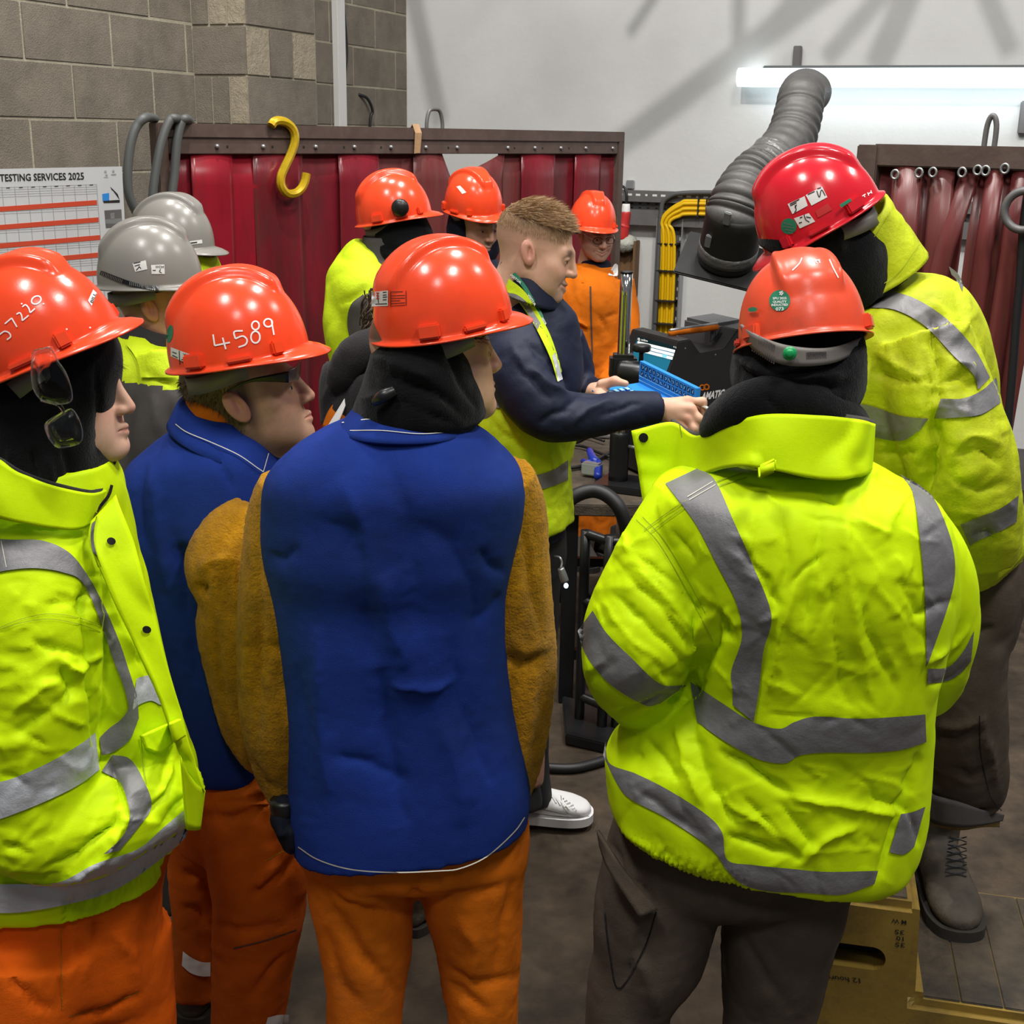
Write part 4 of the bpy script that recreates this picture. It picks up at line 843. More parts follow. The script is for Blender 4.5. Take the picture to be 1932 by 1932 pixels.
body(pC, frC, [tubepx([(770, 740, 2.05, .05), (770, 900, 2.05, .1), (770, 1200, 2.05, .1), (770, 1560, 2.05, .1)]), tubepx([(a, b, c, r*.5) for a, b, c, r in sCl]), tubepx([(a, b, c, r*.5) for a, b, c, r in sCr]), leg([(680, 1600, 2.06, .06), (690, 1940, 2.05, .05), (690, 2330, 2.05, .045)]), leg([(893, 1600, 2.06, .06), (910, 1940, 2.05, .05), (915, 2330, 2.05, .045)])],
     hair=((.06, .035, .022), lambda V: np.clip((V[:, 2]-.035)/.015, 0, 1)*.9))
snC, bnC = garment(pC, 'snood', [loft([(612, 722, 880, 2.05, .10), (650, 706, 884, 2.045, .112), (690, 693, 900, 2.04, .116), (725, 684, 912, 2.04, .116), (758, 672, 918, 2.035, .115), (785, 664, 914, 2.035, .112), (815, 680, 880, 2.03, .09)], nu=72, nv=50, n=2.1)], 'black', .006,
    [(-.010, 9, [(700, 700), (760, 715), (830, 745), (880, 790)]), (.009, 12, [(690, 670), (750, 690), (820, 715)]), (-.008, 10, [(840, 660), (870, 720), (900, 770)]), (.008, 10, [(660, 760), (740, 745), (820, 775)]), (-.008, 8, [(720, 740), (800, 770), (860, 800)])], [(.003, 14, 3, (1, 1, 1))])
hC, hfC, hbC = helmet(pC, 838, 612, 2.03, 20, 9.5, 0, .895)
head_strands('hair', frC, lambda V: (V[:, 2] > .03) & (V[:, 1] > .035), 900, .030, .0006, M['hair_br'], pC, comb=(0, 1.0, -.1), seed=3)
tg = mesh_obj('toggle', *tubepx([(706, 760, 1.93, .006), (722, 748, 1.92, .010), (745, 737, 1.925, .008)], nu=10, nv=20), M['plastic'], snC)
patch4('sticker', [(701, 551), (732, 548), (732, 577), (701, 578)], [hbC], M['sticker'], hC)
strokes('sticker_print', [[(712, 553), (714, 572)], [(722, 552), (729, 551)], [(722, 557), (729, 556)], [(722, 561), (730, 560)], [(722, 566), (729, 565)], [(704, 574), (730, 573)]], 1.6, [hbC], M['ink'], hC, .0018)
strokes('sticker_print', [[(710, 553), (715, 553)], [(710, 558), (715, 558)], [(710, 563), (715, 563)]], 2.6, [hbC], M['redink'], hC, .002)
patch4('red_label', [(736, 548), (764, 548), (766, 575), (736, 577)], [hbC], M['hel'], hC)
strokes('sticker_print', [[(738, 551), (760, 550)], [(738, 558), (764, 557)], [(738, 563), (764, 562)], [(738, 568), (755, 567)], [(738, 573), (764, 571)], [(737, 549), (737, 577)], [(766, 548), (766, 575)]], 1.1, [hbC], M['ink'], hC, .002)
for s_ in (0, 1): boot(pC, [*(P((690, 915)[s_], 2330, 2.05)[:2] + [0, -.06]), 0], 75, 1, 'leather')
# ------------------------------------------------ right front: hi-vis jacket, seen from behind
pD = thing('person', P(1450, 1600, 2.02)*[1, 1, 0], 'person in bright yellow jacket seen from behind, orange helmet with round green sticker', 'person')
tD = loft([(872, 1345, 1645, 1.98, .095), (898, 1275, 1702, 1.98, .135), (932, 1232, 1760, 1.98, .165), (1000, 1222, 1792, 1.985, .185), (1100, 1248, 1795, 1.99, .19), (1200, 1272, 1778, 2.0, .185), (1290, 1290, 1756, 2.0, .18), (1370, 1200, 1750, 2.02, .182, -.02, 0), (1440, 1146, 1748, 2.02, .182, -.06, 0), (1510, 1140, 1742, 2.02, .18, -.12, 0), (1565, 1148, 1722, 2.02, .175, -.17, 0), (1590, 1170, 1690, 2.02, .165, -.19, 0)], nu=110, nv=100, n=2.4)
sDl = [(1320, 950, 1.98, .08), (1276, 1035, 1.97, .088), (1238, 1130, 1.96, .097), (1206, 1220, 1.96, .097), (1203, 1275, 2.0, .083), (1270, 1330, 2.12, .075), (1380, 1360, 2.28, .065)]
sDr = [(1700, 990, 1.98, .07), (1742, 1065, 1.99, .075), (1770, 1150, 2.0, .064), (1768, 1230, 2.02, .060), (1735, 1295, 2.12, .06), (1650, 1330, 2.28, .055)]
fD = [(-.020, 16, [(1350, 1165), (1345, 1225), (1320, 1262), (1300, 1292)]), (.016, 18, [(1330, 1150), (1318, 1210), (1285, 1240)]), (-.018, 14, [(1350, 1160), (1372, 1180), (1368, 1215)]), (.010, 12, [(1365, 1150), (1390, 1190)]),
      (-.007, 8, [(1160, 1120), (1230, 1190), (1290, 1250)]), (-.007, 8, [(1180, 1085), (1260, 1160), (1310, 1235)]), (.006, 9, [(1205, 1075), (1270, 1140), (1320, 1200)]), (-.006, 8, [(1195, 1045), (1270, 1100), (1330, 1170)]), (.005, 8, [(1140, 1150), (1200, 1215), (1260, 1260)]), (-.006, 8, [(1265, 1000), (1310, 1060)]),
      (-.010, 10, [(1150, 1350), (1200, 1340), (1260, 1310)]), (-.012, 12, [(1245, 1335), (1300, 1310), (1330, 1290)]), (-.010, 14, [(1300, 1330), (1310, 1400), (1350, 1500)]), (.010, 16, [(1275, 1370), (1290, 1440), (1330, 1520)]), (-.008, 10, [(1215, 1390), (1260, 1440), (1280, 1480)]),
      (-.009, 12, [(1548, 940), (1545, 1020), (1530, 1120), (1510, 1220)]), (.008, 14, [(1590, 930), (1600, 1050), (1620, 1200), (1650, 1350)]), (-.007, 10, [(1610, 1080), (1640, 1200), (1690, 1300)]), (-.006, 9, [(1470, 960), (1485, 1050), (1478, 1120)]), (-.012, 8, [(1545, 938), (1580, 945), (1590, 925)], 'c'), (.008, 10, [(1500, 1100), (1470, 1200), (1445, 1330)]), (-.006, 8, [(1570, 1100), (1580, 1250), (1600, 1340)]),
      (-.009, 9, [(1390, 1020), (1440, 1090), (1470, 1150)]), (.006, 8, [(1430, 1180), (1465, 1160)]), (-.006, 7, [(1490, 1110), (1520, 1070), (1560, 1040)]), (-.006, 7, [(1405, 900), (1440, 915), (1500, 925)]), (.006, 7, [(1400, 925), (1450, 940), (1480, 960)]), (-.006, 7, [(1640, 900), (1700, 910)]), (.005, 7, [(1620, 980), (1680, 1010)]),
      (-.014, 9, [(1358, 1418), (1420, 1450), (1490, 1500)]), (.010, 10, [(1480, 1500), (1600, 1520), (1715, 1540)]), (-.009, 9, [(1470, 1515), (1530, 1590), (1510, 1625)]), (-.012, 9, [(1370, 1575), (1450, 1600), (1510, 1620)]), (.010, 10, [(1505, 1630), (1560, 1580), (1620, 1560)]), (-.008, 9, [(1400, 1500), (1480, 1590), (1510, 1620)]), (.008, 9, [(1360, 1510), (1430, 1550), (1500, 1600)]), (-.008, 9, [(1640, 1500), (1715, 1530), (1735, 1600)]),
      (-.014, 12, [(1735, 1420), (1700, 1530), (1655, 1660)]), (-.009, 9, [(1700, 1090), (1730, 1160), (1800, 1130)]), (.007, 8, [(1740, 1250), (1790, 1230), (1830, 1180)]), (-.008, 8, [(1755, 1290), (1800, 1280), (1830, 1250)]), (-.010, 9, [(1340, 1480), (1390, 1560)]), (-.010, 12, [(1190, 1480), (1260, 1540), (1330, 1580)]), (.008, 10, [(1160, 1560), (1230, 1600), (1300, 1650)])]
def hemD(V, N):
    p = proj(V); y = p[:, 1] - (1628 + (p[:, 0]-1330)*.30); g = np.clip(1-np.abs(y-20)/46, 0, 1)*(p[:, 0] < 1420)
    return V + N*(g*.0027*np.sin(p[:, 0]*.75))[:, None]
jD, bD = garment(pD, 'jacket', [tD, tubepx(sDl, nu=40, nv=60), tubepx(sDr, nu=40, nv=60)], 'hivis', .0047, fD + creases((1250, 900, 1780, 1340), 70, 5, (75, 60, 110, 20, 150)) + creases((1150, 1350, 1740, 1680), 60, 6, (20, 35, -10, 150, 60)) + creases((1100, 1000, 1340, 1340), 40, 7, (50, 45, 60, 140)), [(.006, 6, 21, (1, 1, .6)), (.0022, 14, 22, (1, 1, .8))], hemD)
tp = M['tape']
tape('reflective_tape', [(1255, 912), (1310, 985), (1350, 1060), (1388, 1135), (1400, 1200), (1380, 1265), (1382, 1300), (1382, 1330)], [(1315, 884), (1348, 905), (1385, 985), (1420, 1065), (1455, 1160), (1440, 1230), (1432, 1300), (1422, 1362)], [bD], tp, jD, 80, 10)
tape('reflective_tape', [(1698, 894), (1722, 930), (1735, 1010), (1745, 1120), (1748, 1240), (1746, 1260)], [(1735, 915), (1765, 945), (1795, 1020), (1802, 1080), (1790, 1140), (1752, 1250)], [bD], tp, jD, 60, 8)
tape('reflective_tape', [(1302, 1286), (1360, 1325), (1420, 1362), (1470, 1375), (1500, 1362), (1540, 1352), (1620, 1356), (1700, 1352), (1746, 1348)], [(1315, 1362), (1370, 1400), (1430, 1432), (1480, 1440), (1510, 1425), (1560, 1420), (1640, 1420), (1700, 1415), (1748, 1400)], [bD], tp, jD, 80, 8)
tape('reflective_tape', [(1142, 1400), (1150, 1440), (1200, 1460), (1260, 1490), (1330, 1535), (1362, 1570), (1372, 1622), (1420, 1632), (1500, 1640), (1560, 1645), (1657, 1643)], [(1138, 1425), (1165, 1480), (1190, 1508), (1260, 1545), (1340, 1600), (1370, 1640), (1400, 1668), (1450, 1682), (1520, 1685), (1590, 1688), (1650, 1668)], [bD], tp, jD, 90, 8)
tape('reflective_tape', [(1700, 1536), (1722, 1532), (1746, 1522)], [(1678, 1608), (1705, 1612), (1725, 1598)], [bD], tp, jD, 20, 8)
tape('reflective_tape', [(1118, 1152), (1145, 1195), (1190, 1240), (1245, 1290), (1295, 1293)], [(1090, 1190), (1105, 1235), (1150, 1290), (1215, 1330), (1245, 1328)], [bD], tp, jD, 40, 8)
tape('reflective_tape', [(1750, 1262), (1790, 1258), (1820, 1225), (1838, 1190)], [(1750, 1290), (1790, 1284), (1815, 1268), (1832, 1248)], [bD], tp, jD, 30, 6)
for L in ([(1215, 1000), (1270, 960), (1345, 912), (1400, 893)], [(1228, 1003), (1280, 965), (1350, 920), (1410, 900)]): line('stitching', L, 1.6, [bD], M['seam'], jD, off=.004)
for L in ([(1200, 980), (1240, 1020), (1280, 1085), (1320, 1160), (1345, 1210)], [(1212, 975), (1250, 1015), (1290, 1080), (1330, 1155)]): line('stitching', L, 1.3, [bD], M['seam'], jD, off=.003)
line('tape_stitching', [(1297, 937), (1345, 908)], 1.8, [bD], M['thread'], jD, off=.0055); line('tape_stitching', [(1300, 943), (1350, 914)], 1.8, [bD], M['thread'], jD, off=.0055)
colD, bcD = sheetpx('collar', [(1192, 813, 2.06), (1266, 796, 2.06), (1312, 822, 2.0), (1365, 803, 1.91), (1440, 783, 1.86), (1550, 784, 1.855), (1620, 792, 1.88), (1648, 800, 1.94), (1640, 800, 2.1)], [(1214, 950, 2.05), (1268, 925, 2.03), (1322, 898, 1.96), (1380, 880, 1.88), (1440, 884, 1.835), (1550, 905, 1.83), (1620, 900, 1.855), (1642, 885, 1.93), (1635, 880, 2.1)], M['hivis'], jD, 90, 14, .006,
    lambda V: V + np.array([0, -1, .2])*(crumple(V, 11, 4)*.013 + .010*np.exp(-((proj(V)[:, 1]-(915-.35*(proj(V)[:, 0]-1300)))/16)**2)*(proj(V)[:, 0] < 1430))[:, None])
sheetpx('collar_lining', [(1268, 790, 2.075), (1312, 815, 2.015), (1365, 796, 1.925), (1440, 776, 1.876), (1550, 777, 1.87), (1620, 785, 1.895), (1646, 793, 1.955), (1640, 795, 2.1)], [(1268, 830, 2.07), (1312, 850, 2.01), (1365, 840, 1.92), (1440, 820, 1.87), (1550, 830, 1.865), (1620, 830, 1.89), (1644, 830, 1.95), (1640, 830, 2.1)], M['grey'], jD, 60, 6, .006)
line('seam', [(1282, 800), (1290, 850), (1294, 905)], 2.2, [bcD], M['seam'], jD, off=.005)
disc('snap_button', (1214, 826), 9, 9, [bcD], M['snap'], jD, .006)
mesh_obj('hang_loop', *box(P(1447, 884, 1.80), (P(1462, 880, 1.8)-P(1425, 896, 1.8), [0, 1, 0], [0, .3, 1]), (.014, .004, .010), bev=.003), M['hivis'], jD)
trD, btD = garment(pD, 'trousers', [loft([(1480, 1190, 1660, 2.06, .14), (1580, 1150, 1640, 2.06, .15), (1650, 1140, 1612, 2.06, .14), (1700, 1160, 1590, 2.05, .08)], nv=30),
    leg([(1262, 1620, 2.05, .118), (1238, 1720, 2.04, .116), (1220, 1800, 2.03, .104), (1192, 1870, 2.02, .086), (1182, 1940, 2.02, .080), (1180, 2150, 2.02, .08), (1180, 2300, 2.02, .085)]),
    leg([(1490, 1620, 2.06, .112), (1478, 1720, 2.06, .112), (1462, 1800, 2.05, .103), (1454, 1870, 2.05, .093), (1449, 1940, 2.05, .086), (1447, 2150, 2.05, .08), (1447, 2300, 2.05, .085)])], 'brown', .0085,
    [(-.014, 10, [(1150, 1590), (1175, 1640), (1240, 1715)]), (.012, 14, [(1170, 1620), (1200, 1690), (1235, 1730)]), (-.012, 8, [(1230, 1725), (1200, 1800), (1172, 1865)]), (-.014, 16, [(1362, 1740), (1355, 1800), (1352, 1900)]), (-.010, 12, [(1370, 1690), (1450, 1720), (1520, 1725)]), (-.009, 12, [(1390, 1750), (1450, 1850), (1500, 1920)]), (.008, 16, [(1190, 1800), (1230, 1850), (1240, 1920)])], [(.006, 8, 31, (1, 1, .6)), (.0022, 24, 32, (1, 1, 1))])
sheetpx('cargo_pocket_flap', [(1128, 1566, 1.98), (1150, 1600, 1.945), (1185, 1650, 1.925), (1241, 1716, 1.912)], [(1133, 1595, 1.97), (1148, 1640, 1.935), (1180, 1690, 1.915), (1206, 1730, 1.905)], M['brown'], trD, 24, 4, .006)
line('pocket_seam', [(1238, 1720), (1215, 1790), (1168, 1866), (1150, 1800), (1140, 1720)], 3, [btD], M['seam' if 0 else 'black'], trD, off=.003)
frD = head_frame(P(1512, 700, 2.02), 92, -12, 2, .92)
body(pD, frD, [tubepx([(1500, 800, 2.02, .05), (1500, 950, 2.02, .1), (1470, 1300, 2.02, .11), (1400, 1600, 2.04, .1)]), tubepx([(a, b, c, r*.45) for a, b, c, r in sDl]), tubepx([(a, b, c, r*.45) for a, b, c, r in sDr]), leg([(1240, 1620, 2.05, .05), (1182, 1940, 2.02, .04), (1180, 2300, 2.02, .04)]), leg([(1478, 1620, 2.05, .05), (1450, 2300, 2.05, .04)])], hair=((.03, .02, .015), lambda V: np.clip((V[:, 2]-.0)/.03, 0, 1)))
snD, bnD = garment(pD, 'balaclava', [loft([(560, 1450, 1580, 2.02, .07), (610, 1412, 1618, 2.01, .10), (655, 1392, 1630, 2.0, .112), (690, 1382, 1632, 1.995, .118), (725, 1380, 1628, 1.99, .118), (765, 1392, 1612, 1.99, .112), (820, 1385, 1615, 2.0, .11)], nu=72, nv=50, n=2.1)], 'black', .006,
    [(.010, 12, [(1378, 665), (1430, 700), (1510, 715), (1600, 705)]), (-.010, 10, [(1380, 690), (1440, 725), (1520, 738), (1610, 725)]), (-.008, 9, [(1385, 740), (1440, 745), (1520, 760)])], [(.003, 16, 3, (1, 1, 1)), (.0014, 70, 5, (1, 1, 1))])
hoD, _ = garment(pD, 'hood', [tubepx([(1335, 822, 2.0, .018), (1360, 796, 1.955, .030), (1405, 770, 1.915, .040), (1470, 757, 1.895, .040), (1550, 770, 1.90, .036), (1605, 790, 1.93, .026), (1618, 800, 1.97, .02)], nu=28, nv=60)], 'black', .006, [(-.006, 8, [(1440, 745), (1470, 770), (1480, 790)])], [(.004, 14, 8, (1, 1, 1))])
hD, hfD, hbD = helmet(pD, 1514, 640, 1.985, 91, -17, -6, .90, 'hel_d', band=False)
disc('green_sticker', (1471, 567), 20, 20, [hbD], M['sgreen'], hD, .0012, -.1)
for s_, y, w in (('SPU 2025', 565, 26), ('QUALITY', 571.5, 26), ('INDUCTED', 577.5, 31), ('073', 586, 15)): label('sticker_lettering', s_, (1471-w/2, y), (w, -.5), (0, -4.2 if s_ != '073' else -6), [hbD], M['white'], hD, .002, .02)
strokes('sticker_emblem', [[(1471, 556), (1476, 550)], [(1474, 557), (1478, 552)], [(1470, 552), (1477, 549)]], 2, [hbD], M['white'], hD, .002)
disc('green_sticker', (1420, 584), 9, 4.5, [hbD], M['sgreen'], hD, .012, -.1)
strokes('scratch_marks', [[(1513, 486), (1508, 497), (1495, 510)], [(1565, 489), (1572, 505), (1582, 524)], [(1537, 489), (1541, 496)], [(1545, 489), (1547, 496)], [(1539, 491), (1547, 491)]], 2.2, [hbD], M['sticker'], hD, .0012)
# suspension band with ratchet strap and green knob
bandD, bbD = sheetpx('head_band', [(1398, 612, 1.965), (1420, 628, 1.92), (1455, 643, 1.888), (1490, 652, 1.872), (1540, 657, 1.872), (1580, 653, 1.888), (1615, 640, 1.93), (1630, 632, 1.97)], [(1406, 640, 1.962), (1424, 660, 1.918), (1455, 680, 1.884), (1490, 690, 1.868), (1540, 690, 1.868), (1580, 682, 1.884), (1615, 664, 1.928), (1630, 650, 1.97)], M['strap'], hD, 50, 4, .004)
V, F = blob(P(1490, 667, 1.858), (.0105, .005, .0105), 20); mesh_obj('ratchet_knob', V, F, M['green'], hD)
V, F = join([tubepx([(x, ya, 1.0, .0008), (x+2, yb, 1.0, .0008)], nu=6, nv=2) for x, ya, yb in []] or [blob(P(1490, 667, 1.852), (.0065, .003, .0065), 14)]); mesh_obj('knob_cap', V, F, M['green'], hD)
rb = []
for k in range(12):
    for x, y in ((1432+2.6*k, 638+1.5*k), (1416+5*k*.8, 650+3.0*k*.8), (1522+3.2*k, 668-.1*k)):
        q = hit([bbD], x, y+3)
        if q: rb.append(box(q[0], ([1, 0, 0], [0, 1, 0], Zv), (.0008, .003, .0055)))
V, F = join(rb); o = mesh_obj('strap_ribs', V, F, M['grey'], hD, False); o['kind'] = 'stuff'
for s_ in (0, 1): boot(pD, [*(P((1215, 1450)[s_], 2300, 2.03)[:2] + [0, -.06]), 0], 85, 1, 'leather')
# ------------------------------------------------ front left: hi-vis jacket, black hood, glasses hung on the helmet
pA = thing('person', P(120, 1700, 1.85)*[1, 1, 0], 'person at the left edge in yellow jacket and black hood, helmet numbered 37220', 'person')
tA = loft([(868, -60, 205, 1.83, .10), (915, -95, 226, 1.84, .13), (990, -150, 240, 1.85, .155), (1120, -165, 268, 1.85, .165), (1250, -165, 302, 1.85, .165), (1370, -160, 336, 1.85, .165), (1470, -155, 366, 1.85, .165), (1560, -150, 352, 1.85, .16, .02, 0), (1628, -140, 324, 1.85, .155, .06, 0), (1652, -130, 314, 1.85, .15, .08, 0)], nu=100, nv=90, n=2.3)
sA = [(70, 1010, 1.75, .075), (72, 1120, 1.71, .088), (70, 1270, 1.69, .092), (62, 1420, 1.69, .095), (75, 1530, 1.69, .098), (150, 1555, 1.70, .088), (250, 1520, 1.75, .075), (345, 1488, 1.83, .055)]
fA = [(-.016, 10, [(160, 1100), (168, 1200), (175, 1290), (182, 1400), (190, 1450)]), (-.014, 9, [(110, 1260), (135, 1300), (125, 1330)]), (.012, 10, [(115, 1245), (150, 1270), (190, 1235)]), (-.008, 9, [(60, 1210), (120, 1230), (180, 1240)]), (.008, 9, [(20, 1350), (90, 1290), (115, 1285)]), (-.008, 9, [(30, 1390), (100, 1330), (130, 1330)]),
      (-.012, 9, [(80, 1638), (150, 1610), (215, 1560), (228, 1510)]), (.014, 10, [(110, 1665), (190, 1620), (240, 1545)]), (-.012, 10, [(0, 1655), (80, 1660), (120, 1640)]), (-.008, 8, [(0, 1590), (60, 1610)]), (-.010, 8, [(270, 1545), (310, 1500), (330, 1460)]), (.009, 8, [(285, 1520), (320, 1470), (325, 1430)]), (-.010, 8, [(300, 1560), (340, 1520), (372, 1490)]), (-.014, 8, [(198, 1430), (225, 1470), (240, 1540)]),
      (.010, 12, [(175, 1050), (215, 1150), (270, 1280)]), (-.009, 10, [(185, 1060), (230, 1170), (290, 1290)]), (-.008, 9, [(0, 985), (60, 990), (130, 1000)]), (.008, 14, [(0, 930), (60, 950), (150, 985)]), (-.012, 8, [(172, 1115), (160, 1130), (165, 1160)])]
def hemA(V, N):
    p = proj(V); yb = 1742 - np.clip((p[:, 0]-120)/190, 0, 1)**1.6*85; g = np.clip(1-np.abs(p[:, 1]-(yb-28))/34, 0, 1)*(p[:, 0] > 120)
    return V + N*(g*.0035*np.sin(p[:, 0]*.62) - .012*g)[:, None]
jA, bA = garment(pA, 'jacket', [tA, tubepx(sA, nu=40, nv=70)], 'hivis', .0046, fA + creases((-20, 1080, 190, 1420), 45, 15, (10, -20, 30, 60, 160)) + creases((0, 1420, 340, 1660), 50, 16, (-30, -45, -20, 20)) + creases((180, 1050, 340, 1450), 22, 17, (65, 80, 40)), [(.006, 7, 41, (1, 1, .7)), (.0024, 14, 42, (1, 1, 1))], hemA)
tb = M['tape_b']
tape('reflective_tape', [(-30, 1015), (20, 1018), (80, 1020), (130, 1042), (165, 1085), (195, 1140), (225, 1210), (245, 1270), (258, 1310)], [(-30, 1085), (20, 1075), (70, 1072), (120, 1080), (155, 1098), (185, 1160), (212, 1240), (235, 1300), (245, 1345)], [bA], tp, jA, 60, 8)
tape('reflective_tape', [(258, 1280), (275, 1275), (300, 1272), (312, 1300), (318, 1315)], [(250, 1340), (262, 1330), (285, 1322), (305, 1330), (318, 1318)], [bA], tb, jA, 24, 6)
tape('reflective_tape', [(258, 1300), (235, 1350), (205, 1375), (188, 1392)], [(262, 1355), (245, 1395), (215, 1418), (192, 1425)], [bA], tp, jA, 24, 6)
tape('reflective_tape', [(-30, 1480), (20, 1470), (90, 1440), (150, 1405), (180, 1382)], [(-30, 1552), (10, 1542), (90, 1510), (150, 1480), (188, 1452)], [bA], tb, jA, 40, 8)
tape('reflective_tape', [(212, 1424), (245, 1432), (270, 1470), (286, 1520), (262, 1560), (225, 1605)], [(192, 1455), (225, 1475), (240, 1510), (245, 1545), (230, 1580), (195, 1612)], [bA], tp, jA, 40, 8)
tape('reflective_tape', [(-30, 1668), (30, 1668), (110, 1665), (180, 1630), (260, 1602), (310, 1560), (372, 1508)], [(-30, 1722), (30, 1722), (100, 1712), (190, 1690), (250, 1660), (320, 1608), (350, 1580)], [bA], tb, jA, 60, 8, .009)
line('stitching', [(-10, 1190), (40, 1175), (95, 1168), (150, 1178), (190, 1192)], 1.4, [bA], M['seam'], jA, off=.003); line('stitching', [(-10, 1188), (40, 1168), (95, 1158), (150, 1166), (188, 1180)], 1.2, [bA], M['seam'], jA, off=.003)
line('tape_stitching', [(2, 1020), (12, 1070)], 1.8, [bA], M['thread'], jA, off=.0055)
# collar and the loose front flap
cA, bcA = sheetpx('collar', [(-90, 868, 1.70), (-20, 862, 1.665), (40, 895, 1.665), (95, 914, 1.685), (165, 930, 1.73), (190, 928, 1.78), (210, 915, 1.84)], [(-90, 985, 1.68), (-20, 975, 1.65), (40, 985, 1.655), (95, 998, 1.675), (140, 1000, 1.70), (172, 985, 1.745), (200, 950, 1.82)], M['hivis'], jA, 60, 12, .006, lambda V: V + np.array([0, -1, 0])*(crumple(V, 12, 14)*.013)[:, None])
sheetpx('collar_trim', [(-90, 858, 1.71), (-20, 856, 1.675), (40, 888, 1.675), (95, 908, 1.695), (165, 924, 1.74), (190, 921, 1.79), (212, 908, 1.845)], [(-90, 880, 1.71), (-20, 880, 1.675), (40, 905, 1.675), (95, 925, 1.695), (165, 940, 1.74), (190, 938, 1.79), (205, 930, 1.845)], M['dgrey'], jA, 50, 3, .006)
sheetpx('collar', [(176, 880, 1.86), (198, 855, 1.89), (222, 835, 1.93)], [(170, 950, 1.86), (200, 950, 1.88), (213, 930, 1.93)], M['hivis'], jA, 24, 8, .006)
flA, bfA = sheetpx('storm_flap', [(172, 985, 1.72), (168, 1020, 1.70), (190, 1075, 1.685), (235, 1180, 1.68), (285, 1285, 1.68), (320, 1370, 1.69), (345, 1440, 1.72)], [(218, 935, 1.75), (242, 1000, 1.73), (268, 1080, 1.715), (298, 1190, 1.71), (330, 1310, 1.71), (360, 1420, 1.72), (387, 1492, 1.74)], M['hivis'], jA, 60, 8, .005, lambda V: V + np.array([0, -1, 0])*(crumple(V, 9, 15)*.012)[:, None])
line('zip', [(211, 915), (205, 935), (185, 962), (176, 990), (174, 1020), (180, 1048), (188, 1070)], 6, [bfA, bcA, bA], M['plastic'], jA, off=.010)
for c in ((210, 1021), (277, 1188), (189, 938)): disc('snap_button', c, 8.5, 7, [bfA, bcA], M['snap'], jA, .008, .3)
pk = tape('pocket_flap', [(266, 1388), (300, 1372), (338, 1356)], [(276, 1412), (300, 1420), (322, 1404), (348, 1388)], [bA, bfA], M['hivis'], jA, 24, 6, .014); sd = pk.modifiers.new('s', 'SOLIDIFY'); sd.thickness = .006; sd.offset = 0
line('pocket_seam', [(266, 1386), (270, 1440), (276, 1480)], 1.6, [bA], M['seam'], jA, off=.004)
sheetpx('hem_tab', [(340, 1425, 1.70), (362, 1470, 1.715), (386, 1490, 1.74)], [(352, 1565, 1.72), (368, 1566, 1.735), (376, 1564, 1.75)], M['hivis'], jA, 20, 8, .005)
trA, btA = garment(pA, 'trousers', [loft([(1560, -140, 330, 1.86, .145), (1700, -140, 300, 1.86, .15), (1800, -150, 305, 1.86, .145), (1860, -150, 310, 1.86, .12)], nv=30), leg([(60, 1760, 1.78, .125), (50, 1860, 1.77, .12), (40, 1960, 1.76, .11), (40, 2200, 1.76, .09), (40, 2460, 1.76, .085)]), leg([(195, 1760, 1.88, .115), (205, 1860, 1.88, .112), (215, 1960, 1.87, .105), (215, 2200, 1.87, .09), (215, 2400, 1.87, .085)])], 'orange_b', .0085,
    [(-.010, 8, [(115, 1750), (118, 1820), (115, 1900)]), (-.008, 6, [(150, 1745), (152, 1850)]), (-.012, 6, [(175, 1740), (183, 1790)]), (-.010, 9, [(0, 1800), (20, 1850), (70, 1895), (110, 1910)]), (-.012, 8, [(140, 1925), (200, 1905), (265, 1880)]), (.008, 10, [(210, 1760), (250, 1800), (265, 1860)])], [(.005, 8, 51, (1, 1, .6)), (.002, 24, 52, (1, 1, 1))])
line('stitching', [(114, 1755), (116, 1840), (118, 1905)], 1.6, [btA], M['suede'], trA, off=.003); line('stitching', [(130, 1918), (200, 1898), (264, 1870)], 1.6, [btA], M['suede'], trA, off=.003)
frA = head_frame(P(110, 738, 1.86), 2, 4, 0, .88)
body(pA, frA, [tubepx([(80, 850, 1.86, .05), (60, 1000, 1.86, .09), (60, 1300, 1.86, .09), (100, 1650, 1.86, .09)]), tubepx([(a, b, c, r*.45) for a, b, c, r in sA]), leg([(60, 1760, 1.78, .06), (40, 2460, 1.76, .05)]), leg([(200, 1760, 1.88, .06), (215, 2400, 1.87, .05)])], tint=(1.05, 1.08, 1.08))
hoA, bhA = garment(pA, 'hood', [loft([(600, -20, 185, 1.86, .095), (660, -45, 220, 1.86, .118), (720, -55, 222, 1.855, .122), (780, -60, 212, 1.85, .120), (840, -62, 206, 1.845, .117), (890, -70, 212, 1.84, .115), (940, -90, 200, 1.84, .11)], nu=80, nv=60, n=2.1)], 'black', .006,
    [(-.008, 8, [(60, 850), (70, 900), (65, 930)]), (.008, 10, [(90, 860), (100, 920)]), (-.007, 8, [(180, 690), (190, 780), (185, 850)]), (-.007, 8, [(120, 840), (135, 920)]), (.007, 9, [(20, 850), (30, 900)])], [(.003, 13, 3, (1, 1, .5))])
head_strands('hair', frA, lambda V: (V[:, 2] > .05) & (V[:, 1] > .068), 700, .034, .0007, M['hair_d'], pA, comb=(0, .5, -1.1), seed=5, nw=.5, rnd=.15)
hA, hfA, hbA = helmet(pA, 88, 662, 1.80, -12, 23, 8, .915)
def nums(hb, h, Ls, w): strokes('painted_number', Ls, w, [hb], M['white'], h, .0012)
